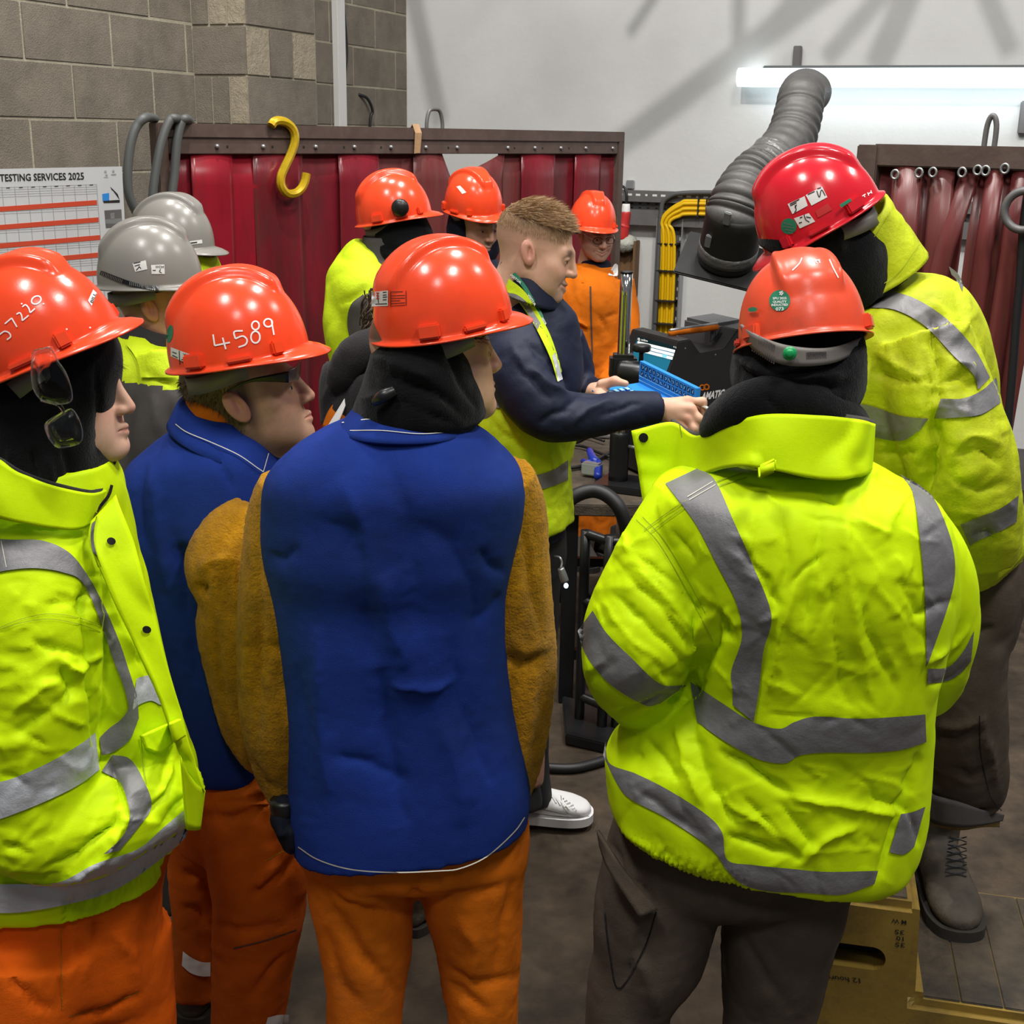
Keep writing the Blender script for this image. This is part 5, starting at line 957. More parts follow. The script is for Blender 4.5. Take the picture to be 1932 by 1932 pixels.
nums(hbA, hA, [[(-4, 634), (2, 629), (9, 625), (17, 628), (20, 635), (13, 641)], [(9, 611), (22, 600)], [(22, 600), (32, 617)], [(31, 593), (37, 590), (41, 596), (42, 605)], [(42, 605), (54, 595)], [(42, 579), (48, 575), (54, 581), (57, 590)], [(57, 590), (66, 582)], ell((68.5, 566), 9.5, 7, -.5)], 2.6)
for c in ((41, 573), (82, 573), (126, 621), (170, 618)): disc('paint_spot', c, 1.8, 1.6, [hbA], M['white'], hA, .0014, 0, 10)
patch4('name_sticker', [(166, 567), (176, 546), (183, 553), (173, 577)], [hbA], M['sticker'], hA); label('sticker_lettering', 'BILL', (175, 572), (7, -18), (-5, -3), [hbA], M['ink'], hA, .002)
# safety glasses hung on the brim
gA = thing('safety_glasses', P(105, 750, 1.66), 'clear safety glasses hooked on the brim of the helmet numbered 37220', 'glasses')
def lens(name, Q, Y, par, m):
    c = np.array(Q, float); c = resample(np.vstack([c, c[:1]]), 44)[:-1]; ctr = c.mean(0); V = []; 
    for f in (1, .66, .33): V += [P(*(ctr+(q-ctr)*f), Y-.012*(1-f*f)) for q in c]
    V.append(P(*ctr, Y-.013)); n = len(c); F = [(j*n+i, j*n+(i+1) % n, (j+1)*n+(i+1) % n, (j+1)*n+i) for j in (0, 1) for i in range(n)] + [(2*n+i, 2*n+(i+1) % n, 3*n) for i in range(n)]
    o = mesh_obj(name, np.array(V), F, m, par); s = o.modifiers.new('s', 'SOLIDIFY'); s.thickness = .0018
    rV, rF = tube([[*P(q[0], q[1], Y), .0009] for q in np.vstack([c, c[:1]])], nu=6, nv=90); mesh_obj('lens_rim', rV, rF, M['lens_d'], o); return o
lens('lens', [(62, 668), (65, 662), (92, 656), (98, 660), (108, 680), (122, 700), (132, 725), (136, 745), (133, 758), (112, 762), (85, 758), (70, 745), (62, 725), (60, 700)], 1.655, gA, M['lens'])
lens('lens', [(120, 778), (135, 772), (148, 790), (155, 812), (154, 830), (145, 838), (112, 844), (97, 832), (88, 815), (86, 800), (98, 790)], 1.665, gA, M['lens'])
mesh_obj('nose_bridge', *tubepx([(78, 756, 1.655, .0016), (95, 759, 1.65, .0022), (112, 765, 1.652, .0026), (119, 777, 1.655, .0024), (108, 787, 1.655, .0022), (92, 799, 1.66, .0016)], nu=8, nv=40), M['lens'], gA)
mesh_obj('temple_arm', *tubepx([(64, 664, 1.655, .003), (85, 659, 1.66, .003), (97, 657, 1.67, .003), (100, 665, 1.70, .002)], nu=8, nv=20), M['lens'], gA)
# ------------------------------------------------ blue jacket, helmet 4589
pB = thing('person', P(450, 1600, 2.33)*[1, 1, 0], 'person in blue jacket with suede sleeves, orange helmet numbered 4589 and safety glasses', 'person')
tB = loft([(782, 345, 480, 2.14, .085), (812, 322, 512, 2.14, .11), (845, 280, 530, 2.14, .14), (880, 245, 545, 2.14, .15), (935, 226, 550, 2.14, .155), (1010, 233, 548, 2.14, .155), (1100, 262, 545, 2.14, .15), (1240, 300, 545, 2.14, .15), (1390, 333, 545, 2.14, .15), (1425, 345, 545, 2.14, .14)], nu=90, nv=80, n=2.3)
sB = [(478, 975, 2.03, .05), (452, 1015, 2.0, .068), (438, 1068, 1.98, .078), (451, 1125, 1.97, .068), (453, 1185, 1.97, .073), (467, 1270, 1.97, .068), (487, 1370, 1.97, .060), (515, 1425, 1.98, .05)]
jB, bB = garment(pB, 'jacket', [tB], 'blue', .006, [(-.012, 16, [(325, 1000), (345, 1080), (360, 1180), (380, 1300)]), (.010, 16, [(290, 900), (300, 1000), (320, 1120)]), (-.010, 12, [(270, 880), (262, 960), (280, 1050)]), (-.012, 14, [(350, 1020), (340, 1060), (350, 1100)]), (-.008, 10, [(400, 840), (420, 880), (440, 930)])], [(.0035, 6, 61, (1, 1, .25)), (.0008, 30, 62, (1, 1, 1))])
slB, bslB = garment(pB, 'sleeve', [tubepx(sB, nu=40, nv=60)], 'suede', .007, [(-.016, 9, [(362, 1105), (385, 1110), (380, 1130)]), (.010, 12, [(375, 1080), (400, 1060), (450, 1050)]), (-.008, 10, [(400, 1140), (410, 1250), (430, 1350)]), (.008, 12, [(440, 1000), (450, 1150), (470, 1300)])], crS, parent=jB)
colB, bcB = opentube('collar', [(752, 352, 452, 2.15, .065, -.10, 0), (775, 342, 470, 2.14, .08, -.28, 0), (835, 326, 520, 2.13, .115, -.42, 0)], M['blue'], jB, thick=.006)
line('stitching', [(331, 800), (352, 815), (400, 835), (450, 858), (485, 882), (497, 890)], 1.6, [bcB, bB], M['thread'], jB, off=.008); line('stitching', [(497, 890), (507, 855)], 1.4, [bcB, bB], M['thread'], jB, off=.006)
opentube('shirt_collar', [(742, 360, 448, 2.14, .062, -.1, 0), (775, 352, 462, 2.13, .07, -.25, 0)], M['orange'], pB, thick=.004)
trB, btB = garment(pB, 'trousers', [loft([(1340, 345, 560, 2.14, .12), (1440, 345, 575, 2.13, .125), (1530, 340, 580, 2.13, .12), (1590, 345, 580, 2.13, .1)], nv=24), leg([(385, 1480, 2.2, .085), (378, 1600, 2.22, .066), (374, 1720, 2.22, .054), (370, 1800, 2.21, .05), (374, 1868, 2.21, .058)]),
    leg([(480, 1480, 2.09, .105), (488, 1600, 2.07, .098), (488, 1720, 2.06, .086), (478, 1830, 2.06, .076), (470, 1920, 2.06, .070), (465, 1975, 2.06, .072)])], 'orange_d', .008,
    [(-.014, 9, [(385, 1540), (430, 1545), (490, 1525), (540, 1490)]), (.012, 10, [(400, 1500), (460, 1505), (520, 1480)]), (-.012, 8, [(470, 1690), (530, 1650), (570, 1600)]), (.010, 9, [(480, 1670), (530, 1630)]), (-.010, 9, [(390, 1740), (450, 1760), (540, 1745)]), (-.010, 8, [(350, 1640), (380, 1660), (395, 1690)]), (-.008, 8, [(345, 1710), (375, 1720), (390, 1740)]), (.010, 12, [(395, 1720), (400, 1770), (415, 1800)]), (-.012, 9, [(470, 1880), (510, 1840), (545, 1800)])], [(.006, 9, 71, (1, 1, .6)), (.0022, 26, 72, (1, 1, 1))])
tape('reflective_tape', [(345, 1795), (360, 1806), (380, 1815), (397, 1816)], [(343, 1822), (360, 1836), (380, 1842), (397, 1842)], [btB], M['sticker'], trB, 20, 5)
tape('reflective_tape', [(505, 1920), (525, 1915), (545, 1915)], [(500, 1940), (525, 1938), (545, 1938)], [btB], M['sticker'], trB, 12, 4)
line('pocket_seam', [(500, 1625), (540, 1600), (570, 1560)], 2, [btB], M['suede'], trB, off=.003); line('pocket_seam', [(440, 1790), (500, 1775), (560, 1755)], 2.4, [btB], M['brown'], trB, off=.003)
frB = head_frame(P(463, 743, 2.13), 6, 15, 0, .90)
body(pB, frB, [tubepx([(420, 850, 2.14, .05), (400, 950, 2.14, .1), (420, 1400, 2.14, .1)]), tubepx([(a, b, c, r*.45) for a, b, c, r in sB]), leg([(378, 1480, 2.22, .03), (374, 1868, 2.22, .03)]), leg([(480, 1480, 2.09, .06), (465, 1975, 2.06, .045)])], beard=.5, hair=((.07, .04, .025), lambda V: np.clip((.030-V[:, 1])/.02, 0, 1)*np.clip((V[:, 2]+.085)/.04, 0, 1)*(1-np.clip((np.abs(V[:, 0])-.0745)/.003, 0, 1)*(V[:, 1] > -.04)*(V[:, 2] < .035))*.85), tint=(.95, .92, .90))
head_strands('hair', frB, lambda V: (V[:, 2] > -.06) & (V[:, 1] < -.01) & (V[:, 2] < .06) & (np.abs(V[:, 0]) < .079), 1500, .010, .0005, M['hair_br'], pB, comb=(0, -.2, -1.0), seed=6)
hB, hfB, hbB = helmet(pB, 452, 668, 2.10, 0, 10, 0, .93)
nums(hbB, hB, [[(402, 631), (405, 652)], [(405, 652), (434, 646)], [(420, 637), (426, 659)], [(458, 624), (442, 626), (444, 639)], [(444, 639), (458, 634), (466, 641), (463, 650), (450, 655)], ell((482, 614), 7, 8), ell((482, 636), 8.5, 11), ell((506, 609), 8, 7.5), [(512, 604), (517, 632)]], 3.0)
disc('green_sticker', (320, 630), 6, 17, [hbB], M['sgreen'], hB, .0014, .15)
patch4('white_sticker', [(322, 655), (368, 672), (369, 692), (322, 672)], [hbB], M['sticker'], hB)
label('sticker_lettering', 'WOH', (345, 672), (20, 4), (0, -6), [hbB], M['ink'], hB, .002)
strokes('sticker_print', [[(338, 662), (339, 688)], [(325, 664), (333, 667)], [(325, 670), (335, 675)], [(342, 678), (350, 680)], [(342, 683), (354, 686)], [(360, 678), (357, 684), (361, 690)], [(358, 682), (363, 684)]], 1.5, [hbB], M['ink'], hB, .002)
gB = thing('safety_glasses', P(530, 715, 2.02), 'dark safety glasses worn under the helmet numbered 4589', 'glasses')
def arm_(L, w, y0): return L
sheetpx('temple_arm', [(430, 735, 2.05), (470, 716, 2.045), (510, 707, 2.04), (545, 700, 2.04)], [(430, 739, 2.05), (470, 722, 2.045), (512, 720, 2.04), (545, 722, 2.04)], M['plastic'], gB, 20, 3, .003)
sheetpx('lens', [(545, 697, 2.04), (558, 690, 2.07), (568, 680, 2.10)], [(545, 722, 2.04), (560, 718, 2.07), (566, 708, 2.10)], M['lens_d'], gB, 14, 6, .002)
rescale(pB, 1.10); rescale(gB, 1.10)
b_, W_ = boot(pB, [*(P(362, 1915, 2.40)[:2]), 0], 78, 1.0, 'leather'); b2_, W2_ = boot(pB, [*(P(400, 2160, 2.06)[:2]), 0], 10, 1.0, 'leather')
# ------------------------------------------------ red helmet, leaning from the step
pE = thing('person', P(1810, 1650, 2.6)*[1, 1, 0] + [0, 0, .25], 'person in red helmet and worn yellow jacket leaning over from the yellow step', 'person')
tE = tubepx([(1642, 555, 2.42, .10), (1655, 590, 2.42, .155), (1672, 650, 2.43, .185), (1690, 740, 2.44, .190), (1712, 850, 2.45, .185), (1750, 960, 2.46, .18), (1785, 1050, 2.47, .165), (1795, 1075, 2.47, .15)], nu=60, nv=80)
sE = [(1740, 640, 2.29, .088), (1768, 740, 2.25, .094), (1800, 830, 2.23, .098), (1822, 900, 2.23, .094), (1836, 970, 2.25, .086), (1850, 1042, 2.28, .070)]
fE = [(-.032, 13, [(1768, 770), (1755, 830), (1745, 900), (1742, 950)]), (-.020, 10, [(1758, 600), (1768, 680), (1775, 730), (1765, 770)]), (.014, 11, [(1790, 690), (1825, 690), (1840, 720)]), (-.014, 9, [(1780, 720), (1815, 715), (1840, 740)]), (-.014, 10, [(1745, 690), (1755, 740), (1750, 790)]), (-.010, 8, [(1640, 700), (1700, 720), (1760, 715)]), (.008, 9, [(1640, 660), (1700, 690), (1760, 740)]), (-.014, 12, [(1770, 800), (1765, 870), (1750, 920)]), (-.012, 10, [(1800, 860), (1850, 850), (1890, 880)]), (.010, 12, [(1790, 830), (1840, 820), (1890, 840)]), (-.010, 9, [(1790, 900), (1850, 930), (1900, 910)]), (-.012, 8, [(1835, 1010), (1860, 1005), (1880, 1020)]), (-.008, 8, [(1660, 850), (1700, 860), (1730, 850)])]
jE, bE = garment(pE, 'jacket', [tE, tubepx(sE, nu=40, nv=60)], 'hivis_old', .006, fE + creases((1610, 560, 1860, 880), 40, 25, (10, 40, 70, 130, 160)) + creases((1740, 760, 1920, 1040), 30, 26, (0, 20, -30, 50)), [(.006, 8, 81, (1, 1, .8)), (.0026, 16, 82, (1, 1, 1))])
tape('reflective_tape', [(1640, 562), (1680, 551), (1730, 565), (1790, 605), (1840, 660), (1868, 712)], [(1640, 580), (1690, 585), (1745, 615), (1800, 672), (1835, 705), (1846, 735)], [bE], tp, jE, 50, 7)
tape('reflective_tape', [(1612, 760), (1650, 768), (1700, 785), (1752, 790)], [(1612, 815), (1650, 825), (1700, 832), (1735, 812)], [bE], tp, jE, 30, 7)
tape('reflective_tape', [(1775, 752), (1815, 752), (1850, 738), (1880, 712)], [(1762, 790), (1800, 788), (1850, 782), (1888, 760)], [bE], tp, jE, 30, 7)
tape('reflective_tape', [(1812, 990), (1850, 975), (1890, 958), (1922, 935)], [(1830, 1030), (1850, 1018), (1885, 1003), (1918, 985)], [bE], tp, jE, 30, 7)
tape('reflective_tape', [(1790, 502), (1806, 515), (1818, 535)], [(1795, 518), (1805, 528), (1816, 550)], [bE], tp, jE, 12, 4)
cE, bcE = opentube('collar', [(395, 1560, 1700, 2.42, .085), (520, 1580, 1715, 2.42, .1)], M['hivis_old'], jE) if 0 else (None, None)
V, F = tubepx([(1660, 530, 2.42, .098), (1648, 508, 2.42, .094), (1630, 478, 2.42, .093), (1594, 430, 2.415, .092)], nu=60, nv=14, cap=False); V = V + vnormals(V, np.array(F))*(crumple(V, 14, 9)*.006)[:, None]
cE = mesh_obj('collar', V, F, M['hivis_old'], jE); sd = cE.modifiers.new('s', 'SOLIDIFY'); sd.thickness = .007; bcE = BVHTree.FromPolygons([tuple(v) for v in V], F)
line('stitching', [(1640, 548), (1690, 520), (1735, 462)], 1.5, [bcE, bE], M['seam'], jE, off=.004); line('stitching', [(1605, 498), (1640, 460), (1680, 400)], 1.3, [bcE, bE], M['seam'], jE, off=.004)
snE, _ = garment(pE, 'hood', [tubepx([(1660, 545, 2.42, .06), (1640, 505, 2.42, .072), (1600, 466, 2.41, .075), (1565, 450, 2.39, .088), (1530, 450, 2.38, .098), (1510, 470, 2.37, .085), (1490, 500, 2.37, .07)], nu=40, nv=50), tubepx([(1610, 560, 2.40, .085), (1580, 500, 2.39, .10), (1560, 460, 2.38, .09)], nu=32, nv=24)], 'black', .007, [], [(.003, 14, 3, (1, 1, 1))])
frE = head_frame(P(1545, 455, 2.38), 176, -31, 0, .90)
trE, btE = garment(pE, 'trousers', [tubepx([(1780, 985, 2.5, .13), (1802, 1080, 2.5, .14), (1815, 1180, 2.5, .12), (1822, 1220, 2.5, .1)], nu=40, nv=30), leg([(1808, 1130, 2.47, .098), (1815, 1230, 2.46, .092), (1818, 1330, 2.47, .088), (1825, 1420, 2.50, .086), (1828, 1480, 2.53, .082), (1826, 1496, 2.54, .070)]), leg([(1760, 1130, 2.62, .095), (1700, 1300, 2.66, .085), (1650, 1450, 2.66, .08), (1630, 1500, 2.66, .08)])], 'brown', .0085,
    [(-.012, 8, [(1760, 1390), (1800, 1400), (1850, 1380)]), (.010, 9, [(1760, 1370), (1810, 1375), (1850, 1360)]), (-.014, 8, [(1780, 1520), (1840, 1540), (1890, 1525)]), (-.010, 8, [(1790, 1450), (1840, 1470), (1870, 1430)]), (.012, 9, [(1850, 1330), (1858, 1400), (1880, 1480)]), (-.010, 8, [(1840, 1190), (1875, 1190)]), (-.010, 8, [(1770, 1090), (1800, 1130), (1840, 1140)])], [(.006, 9, 91, (1, 1, .7)), (.0024, 24, 92, (1, 1, 1))])
line('stitching', [(1848, 1350), (1850, 1420), (1868, 1500), (1890, 1530)], 1.6, [btE], M['black'], trE, off=.003)
sheetpx('cargo_pocket', [(1868, 1152, 2.44), (1880, 1180, 2.42), (1893, 1192, 2.43)], [(1850, 1235, 2.43), (1870, 1215, 2.41), (1880, 1205, 2.42)], M['brown'], trE, 14, 5, .005); sheetpx('cargo_pocket', [(1868, 1250, 2.43), (1885, 1280, 2.42), (1896, 1296, 2.43)], [(1858, 1325, 2.42), (1880, 1315, 2.41), (1894, 1300, 2.42)], M['brown'], trE, 14, 5, .005)
cu = P(1815, 1545, 2.56); sheetpx('turned_cuff', [(1748, 1492, 2.56), (1766, 1502, 2.475), (1812, 1514, 2.445), (1855, 1528, 2.455), (1893, 1536, 2.54)], [(1750, 1545, 2.56), (1770, 1555, 2.475), (1812, 1560, 2.445), (1855, 1556, 2.455), (1890, 1548, 2.54)], M['paper' if 0 else 'grey'], trE, 30, 6, .006)
sheetpx('cuff_lining', [(1752, 1540, 2.535), (1775, 1550, 2.495), (1815, 1555, 2.48), (1850, 1549, 2.485), (1885, 1545, 2.535)], [(1762, 1556, 2.535), (1785, 1562, 2.50), (1815, 1565, 2.485), (1850, 1560, 2.49), (1884, 1560, 2.535)], M['gold' if 0 else 'yellowstep'], trE, 30, 3, .005)
toe = PZ(1806, 1740, .27); hd = np.array([-.06, -1, 0]); hd /= np.linalg.norm(hd)
bE_, WE = boot(pE, [*(toe-hd*.285)[:2], .25], math.degrees(math.atan2(hd[1], hd[0])), 1.12, shaft=.2)
bbe = BVHTree.FromPolygons([tuple(v.co) for v in bE_.data.vertices], [tuple(p.vertices) for p in bE_.data.polygons])
for k in range(6):
    y = 1578+13*k; line('lace', [(1790-k*1.2, y), (1806, y+5), (1824, y+1)], 2.6, [bbe], M['rubber'], bE_, off=.004); line('lace', [(1790-k*1.2, y+9), (1807, y+6), (1824, y+11)], 2.2, [bbe], M['dgrey'], bE_, off=.0045)
boot(pE, [*(P(1630, 1560, 2.64)[:2]), .47], -100, 1.0, shaft=.14)
body(pE, frE, [tubepx([(1660, 580, 2.42, .06), (1690, 740, 2.44, .1), (1790, 1060, 2.47, .1)]), tubepx([(a, b, c, r*.45) for a, b, c, r in sE]), leg([(1808, 1130, 2.47, .05), (1828, 1535, 2.55, .04)]), leg([(1760, 1130, 2.62, .05), (1630, 1500, 2.66, .04)])], neck=-.115)
hE, hfE, hbE = helmet(pE, 1549, 419, 2.37, 178, -31, 0, .90, 'hel_r')
for q in ([(1486, 385), (1518, 370), (1524, 388), (1495, 404)], [(1520, 368), (1551, 352), (1561, 372), (1531, 388)], [(1498, 412), (1526, 402), (1538, 418), (1509, 431)]): patch4('white_sticker', q, [hbE], M['sticker'], hE)
patch4('red_label', [(1538, 398), (1562, 384), (1570, 396), (1543, 411)], [hbE], M['plugred'], hE)
strokes('sticker_print', [[(1490, 385), (1508, 376)], [(1491, 388), (1503, 382)], [(1500, 387), (1502, 396), (1499, 401)], [(1503, 386), (1500, 392)], [(1524, 367), (1537, 361)], [(1542, 356), (1549, 354)], [(1541, 360), (1546, 372), (1550, 358), (1557, 369)], [(1509, 411), (1514, 409)], [(1517, 405), (1520, 414), (1527, 419)], [(1521, 409), (1530, 411)], [(1507, 421), (1513, 419)]], 1.8, [hbE], M['ink'], hE, .002)
disc('green_sticker', (1488, 427), 15, 15, [hbE], M['sgreen'], hE, .0014)
strokes('sticker_print', [[(1478, 420), (1494, 425)], [(1476, 427), (1498, 430)], [(1481, 433), (1497, 436)], [(1488, 439), (1496, 441)]], 1.2, [hbE], M['zinc'], hE, .002)
patch4('green_sticker', [(1584, 386), (1604, 374), (1607, 379), (1587, 392)], [hbE], M['sgreen'], hE, .012)
strokes('painted_letters', [[(1627, 370), (1633, 366)], [(1630, 368), (1632, 372)], [(1637, 363), (1639, 369)], [(1643, 359), (1645, 365)], [(1638, 366), (1644, 362)]], 1.8, [hbE], M['white'], hE, .0014)
# ------------------------------------------------ visitor
pF = thing('person', P(1010, 1500, 3.2)*[1, 1, 0], 'fair haired person in navy jacket and yellow vest holding the open blue case', 'person')
tF = [(1008, 548, 3.10, .060), (1004, 575, 3.10, .100), (1000, 615, 3.10, .125), (985, 690, 3.09, .155), (973, 780, 3.07, .158), (968, 880, 3.06, .142), (972, 960, 3.06, .140), (975, 1010, 3.06, .14)]
sF = [(975, 640, 2.98, .07), (985, 690, 2.93, .085), (1005, 745, 2.89, .078), (1042, 782, 2.88, .066), (1110, 785, 2.90, .053), (1180, 774, 2.93, .046), (1242, 768, 2.96, .040)]
sF2 = [(1050, 640, 3.2, .07), (1075, 700, 3.22, .065), (1085, 740, 3.2, .052), (1120, 738, 3.16, .040)]
jF, bF = garment(pF, 'jacket', [tubepx(tF[:4] + [(a, b, c, r-.015) for a, b, c, r in tF[4:]], nu=48, nv=50), tubepx(sF, nu=36, nv=60), tubepx(sF2, nu=30, nv=40)], 'navy', .0065,
    [(-.010, 8, [(975, 690), (1010, 720), (1040, 760)]), (.010, 9, [(1000, 690), (1040, 730), (1075, 745)]), (-.010, 8, [(1010, 660), (1045, 700), (1070, 730)]), (-.010, 8, [(1020, 800), (1045, 780), (1075, 770)]), (.009, 8, [(1080, 800), (1110, 770), (1160, 755)]), (-.008, 7, [(1060, 770), (1100, 745), (1140, 745)]), (-.007, 7, [(1130, 790), (1170, 770), (1210, 760)]), (.008, 9, [(960, 650), (985, 680), (1000, 720)]), (-.008, 7, [(990, 640), (1030, 670), (1055, 700)])], [(.004, 10, 101, (1, 1, 1)), (.0014, 26, 102, (1, 1, 1))])
vF, bvF = garment(pF, 'vest', [tubepx([(968, 690, 3.09, .135), (966, 780, 3.07, .168), (964, 880, 3.06, .150), (970, 960, 3.06, .150), (975, 995, 3.06, .146)], nu=48, nv=50)], 'vest', .007, [(-.008, 8, [(900, 830), (940, 860), (960, 880)]), (-.010, 8, [(1000, 840), (1010, 900), (1005, 980)]), (.008, 8, [(1030, 830), (1040, 900)]), (-.008, 7, [(920, 780), (950, 820), (990, 850)])], [(.006, 9, 111, (1, 1, 1)), (.003, 24, 112, (1, 1, 1))])
tape('reflective_tape', [(880, 880), (940, 893), (1000, 897), (1040, 888), (1072, 868)], [(880, 905), (940, 920), (1000, 926), (1040, 918), (1072, 905)], [bvF], tp, vF, 30, 5)
tape('reflective_tape', [(880, 733), (920, 733), (965, 735), (990, 735)], [(880, 760), (920, 768), (965, 770), (1000, 770)], [bvF], tp, vF, 24, 5)
V, F = loft([(500, 958, 1046, 3.08, .075, -.25, 0), (530, 950, 1056, 3.08, .088, -.3, 0), (565, 940, 1058, 3.08, .1, -.3, 0)], nu=50, nv=12, n=2); V = V[:-2]; F = [f for f in F if len(f) == 4]
oc = mesh_obj('jacket_collar', V, F, M['navy'], jF); sd = oc.modifiers.new('s', 'SOLIDIFY'); sd.thickness = .006; bcF = BVHTree.FromPolygons([tuple(v) for v in V], F)
tape('shoulder_strap', [(940, 512), (985, 545), (1010, 580), (1035, 625), (1050, 665), (1060, 700)], [(946, 545), (970, 560), (1000, 600), (1022, 640), (1040, 680), (1052, 720)], [bF, bcF], M['vest'], vF, 40, 6, .010)
tape('reflective_tape', [(957, 552), (975, 556), (995, 572), (1020, 610)], [(962, 568), (975, 566), (992, 584), (1014, 622)], [bF, bcF], tp, vF, 16, 3, .013)
tape('reflective_tape', [(1047, 665), (1055, 690), (1062, 715)], [(1042, 672), (1048, 695), (1053, 720)], [bF], tb, vF, 10, 3, .011)
line('lanyard', [(944, 497), (958, 506), (974, 522), (990, 542), (1004, 566), (1018, 590), (1026, 610)], 7.5, [bcF, bF], M['green' if 0 else 'sgreen'], pF, off=.009)
for o_, x_ in (((945, 502), (13, 10)), ((962, 516), (21, 17)), ((996, 554), (14, 21)), ((1022, 598), (8, 13))): label('lanyard_lettering', 'VISITOR', np.array(o_)+[-1, 3], x_, (2.4, -3.6), [bcF, bF], M['white'], pF, .011, .02)
frF = head_frame(P(1010, 470, 3.06), -6, -15, 0, .905)
fade = lambda V: np.clip((V[:, 2]-.018 + np.maximum(-V[:, 1], 0)*.15)/.045, 0, 1)*np.clip((.088-V[:, 1]+.3*(V[:, 2]-.07))/.02, 0, 1)
bdF = body(pF, frF, [tubepx([(1010, 560, 3.09, .05), (1000, 640, 3.1, .08), (972, 950, 3.06, .1)]), tubepx([(a, b, c, r*.5) for a, b, c, r in sF]), tubepx([(a, b, c, r*.5) for a, b, c, r in sF2]), tubepx([(950, 1000, 3.1, .07), (985, 1250, 3.2, .05), (1000, 1480, 3.25, .04)]), tubepx([(1000, 1000, 3.05, .07), (1000, 1250, 3.05, .05), (1000, 1480, 3.1, .04)])], smile=1, hair=((.20, .125, .07), lambda V: fade(V)*.9))
head_strands('hair', frF, lambda V: (V[:, 2] > .072) & (V[:, 1] < .098), 5200, .027, .0006, M['hair_b'], pF, comb=(.25, 1.25, -.05), smile=1, seed=11, rnd=.14, nw=.62)
head_strands('side_hair', frF, lambda V: (V[:, 2] > .04) & (V[:, 2] <= .085) & (V[:, 1] < .088 ) & ((V[:, 1] < .075) | (V[:, 2] > .065)), 4200, .010, .00045, M['hair_b'], pF, comb=(0, .2, -1.0), smile=1, seed=12, rnd=.15, nw=.35)
trF, _ = garment(pF, 'trousers', [tubepx([(970, 960, 3.08, .125), (975, 1040, 3.1, .13), (978, 1080, 3.1, .12)], nu=36, nv=12), tubepx([(945, 1030, 3.12, .085), (985, 1250, 3.2, .068), (1000, 1440, 3.25, .055), (1004, 1510, 3.27, .06)], nu=28, nv=30), tubepx([(1008, 1030, 3.07, .075), (1004, 1250, 3.1, .06), (985, 1440, 3.12, .05), (985, 1520, 3.12, .055)], nu=28, nv=30)], 'blackt', .009, [], [(.004, 10, 8, (1, 1, 1))])
def wx(px, py, Y): return P(px, py, Y)
K = {'w': (1236, 770, 2.965), 'i': (1297, 757, 2.955), 'm': (1304, 772, 2.935), 'r': (1299, 789, 2.93), 'p': (1286, 803, 2.935)}
K = {k: wx(*v) for k, v in K.items()}
hand = [[(K['w'], K['i'], .022, .0125), (K['w'], K['m'], .024, .0125), (K['w'], K['r'], .022, .0115), (K['w'], K['p'], .019, .0105), (wx(1205, 770, 2.95), K['w'], .030, .025)],
        [(K['i'], wx(1325, 758, 2.96), .0105, .0095), (wx(1325, 758, 2.96), wx(1331, 786, 2.965), .0092, .008), (wx(1331, 786, 2.965), wx(1329, 800, 2.965), .008, .007)],
        [(K['m'], wx(1318, 790, 2.925), .011, .0095), (wx(1318, 790, 2.925), wx(1326, 812, 2.935), .0093, .0082), (wx(1326, 812, 2.935), wx(1327, 826, 2.945), .008, .007)],
        [(K['r'], wx(1309, 808, 2.92), .0105, .009), (wx(1309, 808, 2.92), wx(1314, 826, 2.93), .0088, .0078), (wx(1314, 826, 2.93), wx(1315, 840, 2.94), .0078, .0068)],
        [(K['p'], wx(1292, 818, 2.92), .0095, .008), (wx(1292, 818, 2.92), wx(1297, 832, 2.93), .0078, .007), (wx(1297, 832, 2.93), wx(1299, 842, 2.94), .007, .006)],
        [(wx(1250, 768, 2.99), wx(1285, 762, 3.0), .016, .012), (wx(1285, 762, 3.0), wx(1312, 766, 2.995), .0115, .0095), (wx(1312, 766, 2.995), wx(1326, 775, 2.985), .009, .0075)]]
V, F = sdf_mesh(hand, .010, .0022); skin_obj('hand', V, F, pF, (.60, .36, .255), [(K[k], .014) for k in 'imrp'])
T = {'w': (1112, 740, 3.16), 'k': (1142, 730, 3.15)}; T = {k: wx(*v) for k, v in T.items()}
hand2 = [[(wx(1085, 742, 3.17), T['w'], .026, .022), (T['w'], wx(1140, 738, 3.13), .018, .014), (T['w'], wx(1140, 728, 3.17), .020, .015), (T['w'], wx(1136, 746, 3.10), .017, .013)],
         [(wx(1136, 726, 3.13), wx(1160, 719, 3.115), .014, .0115), (wx(1160, 719, 3.115), wx(1180, 724, 3.10), .011, .0085)]] + \
        [[(wx(1140-4*k, 736+3*k, 3.17-.025*k), wx(1165-4*k, 742+4*k, 3.18-.028*k), .0105, .009), (wx(1165-4*k, 742+4*k, 3.18-.028*k), wx(1185-4*k, 744+5*k, 3.16-.028*k), .009, .0075)] for k in range(4)]
V, F = sdf_mesh(hand2, .009, .0024); skin_obj('hand', V, F, pF, (.60, .36, .255), [(wx(1160, 719, 3.115), .015)])
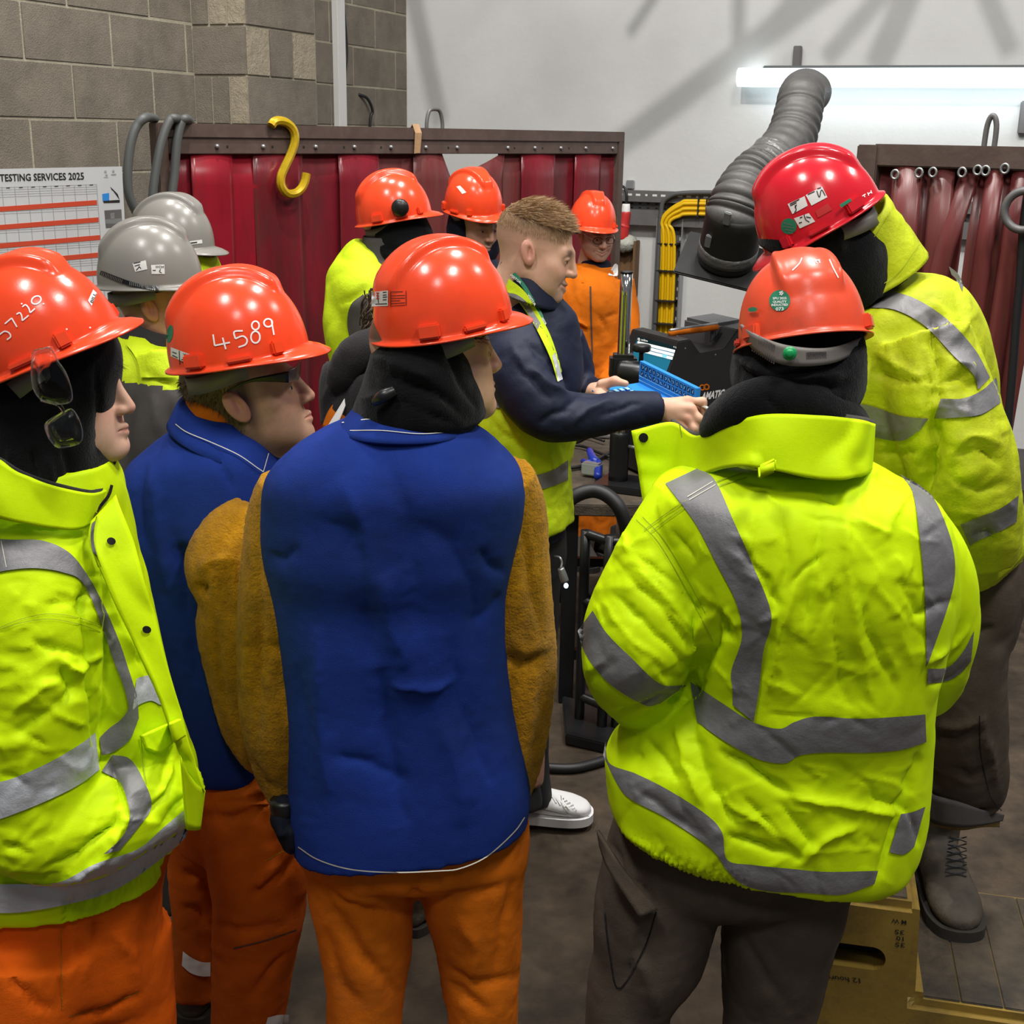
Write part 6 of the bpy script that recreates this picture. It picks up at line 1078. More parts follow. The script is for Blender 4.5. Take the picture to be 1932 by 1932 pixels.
# white trainer
toe = PZ(1112, 1545, .02); hd = np.array([1, -.05, 0]); hd /= np.linalg.norm(hd)
shF, WF = boot(pF, toe-hd*.29, math.degrees(math.atan2(hd[1], hd[0])), 1.0, 'trainer', 'trainer', .10); shF.children[0].data.materials[0] = M['trainer']
bsf = BVHTree.FromPolygons([tuple(v.co) for v in shF.data.vertices], [tuple(p.vertices) for p in shF.data.polygons])
strokes('toe_perforation', [[(1062+6*i+3*j, 1506+4*i+5*j), (1064+6*i+3*j, 1507+4*i+5*j)] for i in range(4) for j in range(3)], 2, [bsf], M['zinc'], shF, .003)
strokes('seam', [[(1058, 1500), (1062, 1520), (1072, 1536)], [(1015, 1525), (1045, 1532), (1080, 1540), (1112, 1540)], [(1030, 1500), (1024, 1520)]], 1.3, [bsf], M['zinc'], shF, .003)
for k in range(4): line('lace', [(1030+9*k, 1492+6*k), (1042+9*k, 1502+6*k), (1050+8*k, 1514+4*k)], 3, [bsf], M['sticker'], shF, off=.004)
boot(pF, toe-hd*.29+[-.12, .14, 0], 10, 1.0, 'trainer', 'trainer', .10)
# ------------------------------------------------ two grey helmets at the left
pG = thing('person', P(290, 900, 2.85)*[1, 1, 0], 'person in front grey helmet, grey and yellow jacket, goggle strap round the helmet', 'person')
def yoke(V): p = proj(V); return (p[:, 1] > 722 + .14*(p[:, 0]-240)).astype(int)
jG, bG = garment(pG, 'jacket', [tubepx([(285, 628, 2.86, .075), (283, 645, 2.86, .11), (280, 690, 2.86, .15), (282, 800, 2.86, .155), (290, 1000, 2.86, .15), (295, 1250, 2.86, .15)], nu=48, nv=60, flat=.75), tubepx([(318, 672, 2.78, .07), (318, 760, 2.74, .075), (305, 860, 2.74, .07), (300, 960, 2.76, .06), (310, 1060, 2.8, .05)], nu=32, nv=50)], None, .009, [(-.008, 9, [(270, 700), (300, 720), (340, 735)]), (-.010, 9, [(320, 760), (330, 820), (300, 880)]), (.008, 10, [(290, 740), (300, 820)])], [(.005, 9, 121, (1, 1, 1))], mats=[M['vest'], M['grey']], fm=yoke)
opentube('collar', [(612, 245, 335, 2.87, .07, -.42, 0), (640, 235, 348, 2.86, .085, -.42, 0), (665, 228, 350, 2.85, .1, -.4, 0)], M['dgrey'], jG, thick=.006)
tape('shoulder_panel', [(250, 618), (275, 640), (310, 672), (340, 712)], [(238, 650), (252, 668), (262, 690), (265, 712)], [bG], M['vest'], jG, 20, 6, .012)
frG = head_frame(P(300, 570, 2.88), 6, 0, 0, .90)
body(pG, frG, [tubepx([(285, 640, 2.86, .05), (285, 760, 2.86, .1), (290, 1250, 2.86, .09), (290, 1600, 2.86, .07), (290, 1720, 2.86, .06)])], old=1, beard=.15, hair=((.09, .08, .07), lambda V: np.clip((-.015-V[:, 1])/.02, 0, 1)*np.clip((V[:, 2]+.03)/.03, 0, 1)*.8), tint=(1, .85, .78))
garment(pG, 'trousers', [tubepx([(290, 1180, 2.86, .15), (290, 1400, 2.86, .13), (290, 1600, 2.86, .1), (290, 1700, 2.86, .09)], nu=30, nv=20)], 'grey', .012)
hG, hfG, hbG = helmet(pG, 284, 532, 2.86, 4, 2, 0, .915, 'hel_g', True, lugs=False)
for q in ([(250, 497), (275, 491), (278, 508), (255, 513)], [(285, 500), (310, 499), (311, 517), (286, 517)]): patch4('white_sticker', q, [hbG], M['sticker'], hG)
label('sticker_lettering', 'WOH', (293, 506), (16, 0), (0, -5), [hbG], M['ink'], hG, .002); strokes('sticker_print', [[(252, 497), (265, 494)], [(254, 502), (264, 499)], [(257, 510), (263, 503)], [(262, 502), (266, 507)], [(288, 510), (294, 510)], [(303, 508), (301, 512), (305, 515)]], 1.5, [hbG], M['ink'], hG, .002)
line('goggle_strap', [(189, 514), (215, 524), (240, 533), (270, 541), (300, 543)], 8, [hbG], M['plastic'], hG, off=.003); V = []
for k in range(13): strokes('strap_rib', [[(193+3.1*k, 513+1.2*k), (192+3.1*k, 519+1.2*k)]], 1.3, [hbG], M['strap'], hG, .005)
for k in range(14): strokes('strap_rib', [[(245+3.6*k, 531+.75*k), (245+3.6*k, 538+.75*k)]], 1.8, [hbG], M['zinc'], hG, .005)
gG = thing('safety_glasses', P(335, 548, 2.8), 'thin rimmed safety glasses worn under the front grey helmet', 'glasses')
mesh_obj('temple_arm', *tubepx([(278, 562, 2.80, .0025), (292, 552, 2.795, .0025), (320, 547, 2.79, .002), (332, 546, 2.79, .002)], nu=6, nv=20), M['plastic'], gG); lens('lens', [(332, 546), (345, 544), (350, 552), (346, 562), (336, 563)], 2.80, gG, M['lens_d'])
pH = thing('person', P(340, 900, 3.55)*[1, 1, 0], 'person in rear grey helmet with sticker at its brim, by the red screen', 'person')
jH, bH = garment(pH, 'jacket', [tubepx([(345, 505, 3.56, .075), (345, 525, 3.56, .12), (345, 575, 3.56, .17), (345, 700, 3.56, .17), (345, 1100, 3.56, .16)], nu=40, nv=40, flat=.8)], 'vest', .010, [], [(.006, 9, 131, (1, 1, 1))])
opentube('collar', [(478, 368, 402, 3.55, .07, -.4, 0), (505, 355, 414, 3.55, .1, -.5, 0), (535, 330, 425, 3.55, .12, -.6, 0)], M['vest'], jH, thick=.008)
frH = head_frame(P(340, 495, 3.56), -12, 0, 0, .9); body(pH, frH, [tubepx([(345, 540, 3.56, .05), (345, 650, 3.56, .1), (345, 1100, 3.56, .09), (345, 1480, 3.56, .06)])])
garment(pH, 'trousers', [tubepx([(345, 1000, 3.56, .15), (345, 1250, 3.56, .12), (345, 1450, 3.56, .09)], nu=24, nv=14)], 'grey', .014)
hH, hfH, hbH = helmet(pH, 327, 464, 3.54, -16, 0, 0, .915, 'hel_g', True, lugs=False)
patch4('name_sticker', [(351, 456), (381, 452), (382, 459), (352, 463)], [hbH], M['sticker'], hH); strokes('sticker_print', [[(357, 459), (372, 457)]], 2.2, [hbH], M['ink'], hH, .002)
patch4('white_sticker', [(258, 413), (284, 422), (280, 432), (255, 430)], [hbH], M['sticker'], hH); strokes('sticker_print', [[(262, 418), (268, 428)], [(272, 422), (282, 426)]], 2, [hbH], M['redink'], hH, .002)
# ------------------------------------------------ three orange helmets in front of the screen
pI = thing('person', P(720, 900, 4.05)*[1, 1, 0], 'person in orange helmet with black round ear clip, yellow jacket, by the red screen', 'person')
jI, bI = garment(pI, 'jacket', [tubepx([(715, 470, 4.06, .09), (705, 492, 4.06, .14), (700, 540, 4.06, .19), (705, 640, 4.06, .185), (710, 900, 4.06, .18), (712, 1000, 4.06, .17)], nu=48, nv=60, flat=.75), tubepx([(655, 545, 4.0, .07), (655, 620, 3.97, .075), (668, 700, 3.97, .07), (690, 800, 3.98, .06)], nu=28, nv=40)], 'vest', .010, [(-.010, 7, [(640, 570), (670, 560), (690, 545)]), (-.008, 7, [(650, 600), (645, 650), (650, 700)])], [(.006, 9, 141, (1, 1, 1))])
tape('grey_panel', [(685, 555), (662, 575), (655, 610), (662, 650)], [(700, 575), (705, 600), (700, 640), (700, 665)], [bI], M['grey'], jI, 20, 6, .004)
opentube('collar', [(446, 688, 760, 4.06, .085), (485, 682, 770, 4.06, .105), (505, 672, 780, 4.06, .12)], M['grey'], jI, thick=.008)
garment(pI, 'snood', [loft([(400, 700, 800, 4.06, .085), (440, 694, 818, 4.06, .1), (470, 696, 818, 4.05, .11), (495, 700, 815, 4.05, .1)], nu=50, nv=30, n=2.1)], 'black', .009, [(-.008, 6, [(700, 450), (740, 470), (800, 460)])], [(.004, 14, 3, (1, 1, 1))])
frI = head_frame(P(748, 432, 4.07), 12, 8, 0, .9); body(pI, frI, [tubepx([(715, 520, 4.06, .06), (710, 900, 4.06, .1), (710, 1300, 4.06, .07), (712, 1380, 4.06, .05)])])
garment(pI, 'trousers', [tubepx([(712, 960, 4.06, .16), (712, 1150, 4.06, .13), (712, 1320, 4.06, .1)], nu=24, nv=14)], 'grey', .014)
hI, hfI, hbI = helmet(pI, 744, 410, 4.05, 6, 11, 0, .94)
V, F = blob(P(755, 392, 3.94), (.027, .016, .027), 24); eI = mesh_obj('ear_clip', V, F, M['plastic'], hI)
pJ = thing('person', P(895, 900, 4.7)*[1, 1, 0], 'person in orange helmet with face in shadow inside a navy hood', 'person')
jJ, bJ = garment(pJ, 'jacket', [tubepx([(890, 470, 4.75, .09), (888, 490, 4.75, .14), (888, 540, 4.75, .20), (890, 700, 4.75, .19), (890, 900, 4.75, .18)], nu=44, nv=50, flat=.75), tubepx([(950, 520, 4.7, .075), (985, 600, 4.66, .07), (990, 700, 4.6, .06)], nu=26, nv=30)], 'navy', .010, [], [(.006, 9, 151, (1, 1, 1))])
hV, hF = loft([(392, 850, 932, 4.76, .09), (430, 842, 942, 4.75, .105), (465, 846, 944, 4.74, .11), (490, 852, 935, 4.74, .11)], nu=50, nv=30, n=2.1)
garment(pJ, 'hood', [(hV, hF)], 'navy_k', .009, [], [(.004, 12, 3, (1, 1, 1))], fn=lambda V, N: V + np.array([0, 1, 0])*(.075*np.exp(-(((proj(V)[:, 0]-905)/27)**2 + ((proj(V)[:, 1]-438)/46)**2)))[:, None]*((N[:, 1] < 0)[:, None]))
frJ = head_frame(P(899, 421, 4.73), -52, -14, 0, .9); body(pJ, frJ, [tubepx([(890, 520, 4.75, .06), (890, 880, 4.75, .1), (890, 1200, 4.75, .06)])], tint=(.9, .85, .82), beard=.3)
garment(pJ, 'trousers', [tubepx([(890, 860, 4.75, .16), (890, 1050, 4.75, .13), (890, 1200, 4.75, .1)], nu=24, nv=14)], 'navy', .014)
hJ, hfJ, hbJ = helmet(pJ, 893, 393, 4.72, -52, -9, 6, .93)
patch4('white_sticker', [(861, 352), (868, 350), (880, 363), (872, 366)], [hbJ], M['sticker'], hJ)
pK = thing('person', P(1110, 900, 5.7)*[1, 1, 0], 'smiling person in orange helmet and orange coveralls beside the chrome post', 'person')
jK, bK = garment(pK, 'coverall', [tubepx([(1118, 505, 5.74, .085), (1114, 520, 5.73, .14), (1108, 555, 5.72, .20), (1108, 620, 5.72, .20), (1108, 730, 5.72, .18), (1110, 800, 5.72, .19)], nu=50, nv=60, flat=.72), tubepx([(1165, 530, 5.7, .075), (1178, 610, 5.66, .07), (1172, 690, 5.58, .065), (1140, 730, 5.5, .05)], nu=28, nv=40), tubepx([(1050, 530, 5.7, .075), (1040, 610, 5.66, .07), (1050, 700, 5.6, .06)], nu=28, nv=40), tubepx([(1090, 780, 5.75, .1), (1090, 900, 5.75, .085), (1088, 1010, 5.75, .075)], nu=26, nv=26), tubepx([(1130, 780, 5.75, .1), (1132, 900, 5.75, .085), (1132, 1010, 5.75, .075)], nu=26, nv=26)], 'orange', .0095,
    [(-.012, 5, [(1052, 600), (1080, 612), (1108, 622)]), (.010, 4, [(1052, 594), (1082, 604), (1108, 614)]), (-.010, 4, [(1128, 590), (1140, 620), (1148, 640)]), (-.010, 5, [(1050, 700), (1090, 705), (1130, 695)]), (.008, 5, [(1060, 680), (1100, 690)]), (-.008, 5, [(1140, 600), (1165, 590)]), (-.010, 5, [(1060, 650), (1065, 680), (1085, 700)])], [(.006, 10, 161, (1, 1, .6)), (.003, 26, 162, (1, 1, 1))])
line('zip', [(1114, 540), (1115, 600), (1117, 660), (1116, 720)], 3, [bK], M['brown'], jK, off=.006)
tape('reflective_tape', [(1150, 513), (1160, 498), (1166, 500)], [(1147, 519), (1162, 521), (1166, 519)], [bK], M['sticker'], jK, 8, 4, .004); tape('reflective_tape', [(1150, 480), (1158, 482), (1164, 488)], [(1154, 490), (1160, 490), (1164, 490)], [bK], M['sticker'], jK, 8, 3, .004)
tape('pocket_flap', [(1050, 590), (1080, 596), (1108, 612)], [(1052, 598), (1080, 606), (1108, 620)], [bK], M['orange'], jK, 14, 4, .008)
opentube('collar', [(503, 1086, 1152, 5.72, .08), (516, 1076, 1160, 5.72, .105), (530, 1068, 1166, 5.72, .13)], M['orange'], jK, thick=.01)
garment(pK, 'snood', [loft([(490, 1098, 1150, 5.74, .065), (502, 1094, 1154, 5.73, .08), (520, 1094, 1152, 5.72, .09)], nu=40, nv=20, n=2.1)], 'navy_k', .010, [], [(.004, 14, 3, (1, 1, 1))])
frK = head_frame(P(1125, 440, 5.7), -70, -14, 0, .86); body(pK, frK, [tubepx([(1112, 540, 5.72, .06), (1110, 780, 5.72, .1)])], smile=1, beard=.35)
V, F = blob((0, .0935, -.0715), (.020, .004, .004), 12); mesh_obj('teeth', tow(frK, V), F, M['teeth'], pK)
V, F = blob((0, .094, -.0715), (.019, .004, .0035), 12); mesh_obj('teeth', tow(frF, V), F, M['teeth'], pF)
hK, hfK, hbK = helmet(pK, 1117, 425, 5.7, -78, -2, -3, .95)
gK = thing('safety_glasses', P(1128, 447, 5.58), 'clear safety glasses worn by the smiling person in orange coveralls', 'glasses')
q = lambda x, y, z: tow(frK, np.array([[x, y, z]]))[0]
for sx in (-1, 1):
    th = np.linspace(0, 2*math.pi, 17); mesh_obj('lens_frame', *tube([[*q(sx*.033+.026*math.cos(t), .108-abs(.026*math.cos(t)+.0)*.2, -.004+.017*math.sin(t)), .0016] for t in th], nu=6, nv=40), M['plastic'], gK)
    mesh_obj('temple_arm', *tube([[*q(sx*.058, .103, .002), .002], [*q(sx*.074, .05, .004), .002], [*q(sx*.082, -.005, .006), .002]], nu=6, nv=12), M['pvc'], gK)
for s_ in (0, 1): boot(pK, [*(P((1088, 1132)[s_], 1030, 5.77)[:2]), 0], -80 + 20*s_, 1.0, 'sole')
# ------------------------------------------------ curly haired person hidden behind the centre helmet
pL = thing('person', P(745, 900, 2.75)*[1, 1, 0], 'person with curly dark hair and dark grey fleece behind the blue jacket in the centre', 'person')
jL, bL = garment(pL, 'fleece', [tubepx([(745, 640, 2.76, .07), (742, 665, 2.76, .11), (735, 715, 2.76, .15), (735, 800, 2.76, .15), (740, 1100, 2.76, .15)], nu=44, nv=50, flat=.7), tubepx([(655, 690, 2.74, .05), (650, 730, 2.72, .055), (655, 800, 2.72, .06)], nu=26, nv=30)], 'dgrey', .009, [(.012, 8, [(612, 760), (630, 700), (690, 665)]), (-.012, 7, [(620, 770), (645, 720), (700, 690)]), (-.008, 7, [(640, 690), (680, 700), (720, 720)])], [(.004, 11, 171, (1, 1, 1))])
garment(pL, 'hood', [tubepx([(632, 745, 2.70, .018), (645, 710, 2.68, .034), (668, 672, 2.67, .040), (700, 655, 2.68, .04), (735, 650, 2.7, .035)], nu=24, nv=40)], 'dgrey', .007, [], [(.003, 14, 5, (1, 1, 1))])
garment(pL, 'orange_vest', [tubepx([(742, 740, 2.76, .10), (738, 770, 2.76, .145), (735, 830, 2.76, .165), (738, 1000, 2.76, .165), (740, 1120, 2.76, .16)], nu=40, nv=40, flat=.72)], 'orange', .010, [], [(.005, 9, 181, (1, 1, 1))])
sheetpx('reflective_tape', [(650, 752, 2.66), (630, 785, 2.65), (612, 815, 2.645)], [(652, 765, 2.655), (642, 790, 2.645), (628, 818, 2.64)], M['sticker'], pL, 12, 4, .003)
sheetpx('vest_strap', [(640, 750, 2.68), (620, 775, 2.67), (608, 805, 2.665)], [(655, 785, 2.66), (650, 800, 2.655), (645, 825, 2.655)], M['orange'], pL, 12, 5, .004)
frL = head_frame(P(765, 600, 2.80), 60, -10, 0, .86); body(pL, frL, [tubepx([(745, 680, 2.76, .06), (738, 1100, 2.76, .1), (740, 1500, 2.76, .07), (740, 1740, 2.76, .05)])])
garment(pL, 'trousers', [tubepx([(740, 1080, 2.76, .15), (740, 1350, 2.76, .13), (740, 1600, 2.76, .1)], nu=24, nv=14)], 'blackt', .014)
rr = random.Random(4); cu = []
for k in range(46):
    x0, y0 = rr.uniform(688, 715), rr.uniform(535, 650); Y0 = 2.72 + rr.uniform(-.03, .04); L = rr.uniform(20, 42); ph = rr.uniform(0, 6); wd = rr.uniform(3, 6)
    cu.append(tubepx([(x0 + wd*math.sin(ph+t*4.2) - 6*t, y0 + L*t + wd*.5*math.cos(ph+t*4.2), Y0 + .006*math.cos(ph+t*4.2), .0016) for t in np.linspace(0, 1.6, 12)], nu=5, nv=36))
Vh = tow(frL, head_mesh()[0]); Lh = head_mesh()[0]; ih = [i for i in range(len(Lh)) if Lh[i][2] > -.03 and Lh[i][1] < .045]; ih = np.random.RandomState(3).choice(ih, 230)
for i in ih:
    nd = (Vh[i]-frL[0]); nd /= np.linalg.norm(nd); L = rr.uniform(.02, .05); ph = rr.uniform(0, 6)
    cu.append(tube([[*(Vh[i] + nd*(.012*min(t, 1)) - Zv*L*t*.8 + np.array([math.sin(ph+4*t), math.cos(ph+4*t), 0])*.005), .0022] for t in np.linspace(0, 1.4, 7)], nu=4, nv=16))
V, F = join(cu); o = mesh_obj('curly_hair', V, F, M['hair_br'], pL); o['kind'] = 'stuff'
boot(pL, [*(P(775, 1760, 2.75)[:2]), 0], 60, .95)
# ------------------------------------------------------------------ bench, machine, post, blue case, step
tz = .745
bt = thing('work_bench', np.array([.75, 4.5, 0]), 'dark grimy steel work bench behind the person in the yellow vest', 'bench')
box((.57, 4.62, tz-.02), ([1, 0, 0], [0, 1, 0], Zv), (.44, .58, .02), 'bench_top', M['tread'], bt, bev=.004)
for x in (.20, .95):
    for y in (4.12, 5.12): box((x, y, (tz-.04)/2), ([1, 0, 0], [0, 1, 0], Zv), (.025, .025, (tz-.04)/2), 'leg', M['plastic'], bt, bev=.003)
for y in (4.12, 5.12): box((.575, y, .18), ([1, 0, 0], [0, 1, 0], Zv), (.37, .018, .018), 'stretcher', M['plastic'], bt, bev=.003)
# wire feeder frame standing under the bench edge
wf = thing('wire_feeder', np.array([.28, 3.9, 0]), 'black tubular wire feeder frame standing at the bench edge', 'feeder')
A_ = [P(1105, 948, 3.95), P(1150, 958, 3.95), P(1178, 962, 3.9)]
def bar(a, b, r=.014): return tube([[*a, r], [*((a+b)/2), r], [*b, r]], nu=10, nv=6)
gx0, gx1, gx2 = P(1107, 950, 3.9), P(1152, 960, 3.85), P(1180, 962, 3.85)
fz = lambda p, z: np.array([p[0], p[1], z])
for p_ in (gx0, gx1, gx2): mesh_obj('upright', *bar(fz(p_, .02), fz(p_, .70), .017), M['plastic'], wf)
for z in (.69, .46, .30, .12):
    mesh_obj('cross_bar', *bar(fz(gx0, z), fz(gx1, z-.01), .016), M['plastic'], wf); mesh_obj('cross_bar', *bar(fz(gx1, z-.01), fz(gx2, z-.01), .014), M['plastic'], wf)
box((gx0+gx1)/2*[1, 1, 0]+[0, .05, .38], (gx1-gx0, [0, 1, 0], Zv), (.03, .05, .10), 'drive_unit', M['plastic'], wf, bev=.006)
box((gx0+gx2)/2*[1, 1, 0]+[0, 0, .02], (gx2-gx0, [0, 1, 0], Zv), (.12, .15, .018), 'base_plate', M['plastic'], wf, bev=.004)
cable('feeder_cable', [P(1046, 1000, 3.75), P(1062, 960, 3.72), P(1085, 936, 3.72), P(1120, 926, 3.72), P(1150, 938, 3.70), P(1172, 965, 3.68), P(1184, 1010, 3.68), P(1188, 1080, 3.7), PZ(1190, 1180, .02)], .022, M['rubber'], 'thick black cable arching over the wire feeder frame', 'cable', nu=12)
# chrome post with clamp
X0 = P(1165, 930, 4.28); pb = np.array([X0[0], X0[1], tz])
ps = thing('column_stand', pb, 'chrome column on a black socket base standing on the bench', 'stand')
topz = P(1177, 514, 4.28)[2]
V, F = tube([[*pb+[0, 0, .05], .0205], [*pb+[0, 0, .4], .0205], [pb[0], pb[1], topz, .0205]], nu=32, nv=10); mesh_obj('chrome_tube', V, F, M['chrome'], ps)
V, F = tube([[pb[0], pb[1], topz-.002, .0215], [pb[0], pb[1], topz+.004, .0215]], nu=24, nv=3); mesh_obj('tube_cap', V, F, M['plastic'], ps)
V, F = tube([[*pb+[0, 0, .02], .034], [*pb+[0, 0, .1], .034], [*pb+[0, 0, .185], .034], [*pb+[0, 0, .19], .028]], nu=28, nv=12); mesh_obj('socket', V, F, M['plastic'], ps)
box(pb+[.03, -.02, .012], ([.9, -.4, 0], [.4, .9, 0], Zv), (.10, .09, .012), 'base_plate', M['plastic'], ps, bev=.004)
V, F = join([tube([[*pb+[.03, -.03, .15], .006], [*pb+[.06, -.05, .15], .006]], nu=8, nv=3), blob(pb+[.075, -.06, .155], (.016, .012, .02), 12)]); mesh_obj('wing_screw', V, F, M['zinc'], ps)
zc_ = P(1160, 700, 4.2)[2]; cc_ = np.array([pb[0], pb[1], zc_])
box(cc_, ([1, 0, 0], [0, 1, 0], Zv), (.045, .04, .045), 'clamp_body', M['plastic'], ps, bev=.012)
V, F = tube([[*cc_+[-.01, -.03, -.01], .040], [*cc_+[.05, -.06, -.012], .042], [*cc_+[.10, -.08, -.02], .036], [*cc_+[.105, -.082, -.02], .02]], nu=28, nv=20); mesh_obj('clamp_arm', V, F, M['plastic'], ps)
V, F = join([tube([[*cc_+[.055, -.06, .03], .008], [*cc_+[.055, -.06, .065], .008]], nu=10, nv=3), tube([[*cc_+[.055, -.06, .062], .016], [*cc_+[.055, -.06, .066], .030], [*cc_+[.055, -.06, .085], .030], [*cc_+[.055, -.06, .088], .02]], nu=8, nv=10)]); mesh_obj('clamp_knob', V, F, M['plastic'], ps)
# power source with its lit panel
S1 = P(1281, 644, 4.35); S2 = P(1392, 660, 4.62); sd_ = (S2-S1)*[1, 1, 0]; sn = np.array([sd_[1], -sd_[0], 0]); sn /= np.linalg.norm(sn); w_ = (P(1191, 622, 4.62)-S1)*[1, 1, 0]
mc = thing('welding_machine', S1*[1, 1, 0]+[0, 0, tz], 'dark welding power source with teal display and orange handle bar', 'machine')
sp = lambda x, y: onplane(x, y, S1, sn)
prof = [sp(*q) for q in ((1281, 644), (1303, 640), (1322, 667), (1367, 658), (1380, 640), (1392, 622), (1420, 616), (1430, 700))]; bl = prof[-1]*[1, 1, 0]+[0, 0, tz+.01]
f1 = sp(1256, 735); f0 = f1*[1, 1, 0]+[0, 0, tz+.01]; prof = prof + [bl, f0, f1]
n_ = len(prof); V = np.array(prof + [p+w_ for p in prof])
bm = bmesh.new(); vs = [bm.verts.new(v) for v in V]; bm.faces.new(vs[:n_]); bm.faces.new(vs[n_:][::-1])
for i in range(n_): bm.faces.new([vs[i], vs[n_+i], vs[n_+(i+1) % n_], vs[(i+1) % n_]])
bmesh.ops.recalc_face_normals(bm, faces=bm.faces[:]); bmesh.ops.bevel(bm, geom=[e for e in bm.edges], offset=.004, segments=2, affect='EDGES', clamp_overlap=True); bmesh.ops.triangulate(bm, faces=bm.faces[:])
me = bpy.data.meshes.new('casing'); bm.to_mesh(me); bm.free(); cs_ = bpy.data.objects.new('casing', me); me.materials.append(M['machine']); COL.objects.link(cs_); adopt(cs_, mc)
bmc = BVHTree.FromPolygons([tuple(v.co) for v in me.vertices], [tuple(p.vertices) for p in me.polygons])
def face4(name, q, m, off=.003, par=None): return patch4(name, q, [bmc], m, par or mc, off, 4)
pn = face4('display_panel', [(1203, 634), (1275, 655), (1258, 700), (1188, 692)], M['screen']); face4('display_header', [(1203, 634), (1276, 654), (1273, 664), (1201, 645)], M['screen_d'], .005, pn)
for k in range(3): face4('menu_bar', [(1203-.4*k, 643.5+6.6*k), (1274-2.2*k, 660.5+6.6*k), (1272.6-2.2*k, 665.6+6.6*k), (1202.6-.4*k, 648.6+6.6*k)], M['lcd'], .006, pn)
face4('menu_highlight', [(1250, 668), (1259, 670), (1257.5, 675), (1248.5, 673)], M['lcd2'], .008, pn)
label('display_lettering', '@ online', (1203, 641), (19, 4.2), (0, -4.2), [bmc], M['white'], pn, .007, .02); label('display_lettering', '4.2', (1270, 655.5), (6, 1.5), (0, -3), [bmc], M['white'], pn, .007)
label('maker_lettering', 'AMATIC', (1322, 755), (43, -7), (3.2, -13.5), [bmc], M['white'], cs_, .003, .045)
strokes('maker_emblem', [ell((1325, 731), 4.6, 4.6), ell((1333, 730), 4.6, 4.6)], 2.6, [bmc], M['orange'], cs_, .004)
for c in ((1293, 657), (1350, 669)): disc('case_screw', c, 1.6, 1.6, [bmc], M['zinc'], cs_, .003, 0, 10)
hp = [(S1+w_*.35)*[1, 1, 0], (S2+w_*.35)*[1, 1, 0]]
ha, hb_ = P(1264, 629, 4.48), P(1352, 617, 4.66)
mesh_obj('handle_bar', *tube([[*ha, .010], [*((ha+hb_)/2), .012], [*hb_, .012]], nu=16, nv=8), M['orange'], mc)
mesh_obj('handle_trim', *tube([[*(ha+[0, .0, .010]), .006], [*(hb_+[0, .0, .012]), .006]], nu=10, nv=4), M['zinc'], mc)
box(P(1340, 637, 4.68), (w_, sd_, Zv), (.02, .018, .05), 'handle_bracket', M['mgrey'], mc, bev=.003)
bx_ = sp(1392, 622) + w_*.5 + [0, .12, .012]; box(P(1345, 628, 4.82), (sd_, w_, Zv), (.10, .10, .055), 'rear_hood', M['mgrey'], mc, bev=.012)
# bits on the bench
ct = thing('clamp_tool', P(1120, 880, 4.55)*[1, 1, 0]+[0, 0, tz], 'small blue and steel earth clamp lying on the bench beside the chrome column', 'clamp')
cp = lambda x, y, dz=0: PZ(x, y, tz+.02+dz)
mesh_obj('clamp_jaw', *tube([[*cp(1112, 850, .04), .012], [*cp(1120, 868, .03), .016], [*cp(1128, 876, .02), .016], [*cp(1128, 900), .014]], nu=10, nv=24), M['bluetool'], ct)
box(cp(1117, 884, .01), ([1, -.5, 0], [.5, 1, 0], [0, .3, 1]), (.035, .02, .022), 'clamp_body', M['zinc'], ct, bev=.005)
mesh_obj('clamp_spring', *tube([[*cp(1100, 870, .01), .01], [*cp(1110, 874, .02), .012], [*cp(1116, 868, .03), .008]], nu=8, nv=12), M['bluetool'], ct)
for i, (pts, r, l) in enumerate((([(1050, 850), (1085, 832), (1120, 815), (1150, 812)], .012, 'black cable on the bench, thickest of the bench cables'), ([(1060, 885), (1095, 880), (1120, 870), (1150, 855)], .007, 'thin black cable on the bench leading to the blue clamp'), ([(1065, 838), (1100, 842), (1125, 852), (1150, 862)], .006, 'thin black cable crossing the bench behind the blue clamp'), ([(1050, 822), (1080, 828), (1105, 822), (1140, 832)], .005, 'thinnest black cable along the far side of the bench'))):
    cable('bench_cable', [PZ(x, y, tz+r+.001+.004*i) for x, y in pts], r, M['rubber'], l, 'cable')
tl = box(cp(1128, 822, -.01), ([1, -.2, 0], [.2, 1, 0], Zv), (.05, .012, .006), 'steel_tool', M['zinc'], None, bev=.003); tag(tl, 'small bright steel tool lying on the bench far side', 'tool')
# open blue case in the hands
bc = thing('blue_case', P(1210, 730, 3.1), 'open light blue plastic case with rows of dark printed squares', 'case')
def slab(name, q, th, m, parent):
    p = [P(*c) for c in q]; n = np.cross(p[1]-p[0], p[3]-p[0]); n /= np.linalg.norm(n)
    if n @ (_C-p[0]) > 0: n = -n
    V = np.array(p + [c+n*th for c in p]); return mesh_obj(name, V, [(0, 1, 2, 3), (7, 6, 5, 4), (0, 4, 5, 1), (1, 5, 6, 2), (2, 6, 7, 3), (3, 7, 4, 0)], m, parent, smooth=False), BVHTree.FromPolygons([tuple(c) for c in V], [(0, 1, 2, 3)])
up = [(1207, 681, 3.2), (1314, 733, 3.02), (1310, 775, 3.02), (1205, 722, 3.2)]; dn = [(1205, 722, 3.2), (1310, 775, 3.02), (1212, 800, 2.98), (1117, 736, 3.12)]
lid, bl_ = slab('case_lid', up, .014, M['bluecase'], bc); base_, bd_ = slab('case_base', dn, .014, M['bluecase'], bc)
bil = lambda q, u, v: tuple((1-u)*(1-v)*np.array(q[0][:2]) + u*(1-v)*np.array(q[1][:2]) + u*v*np.array(q[2][:2]) + (1-u)*v*np.array(q[3][:2]))
rr = random.Random(8)
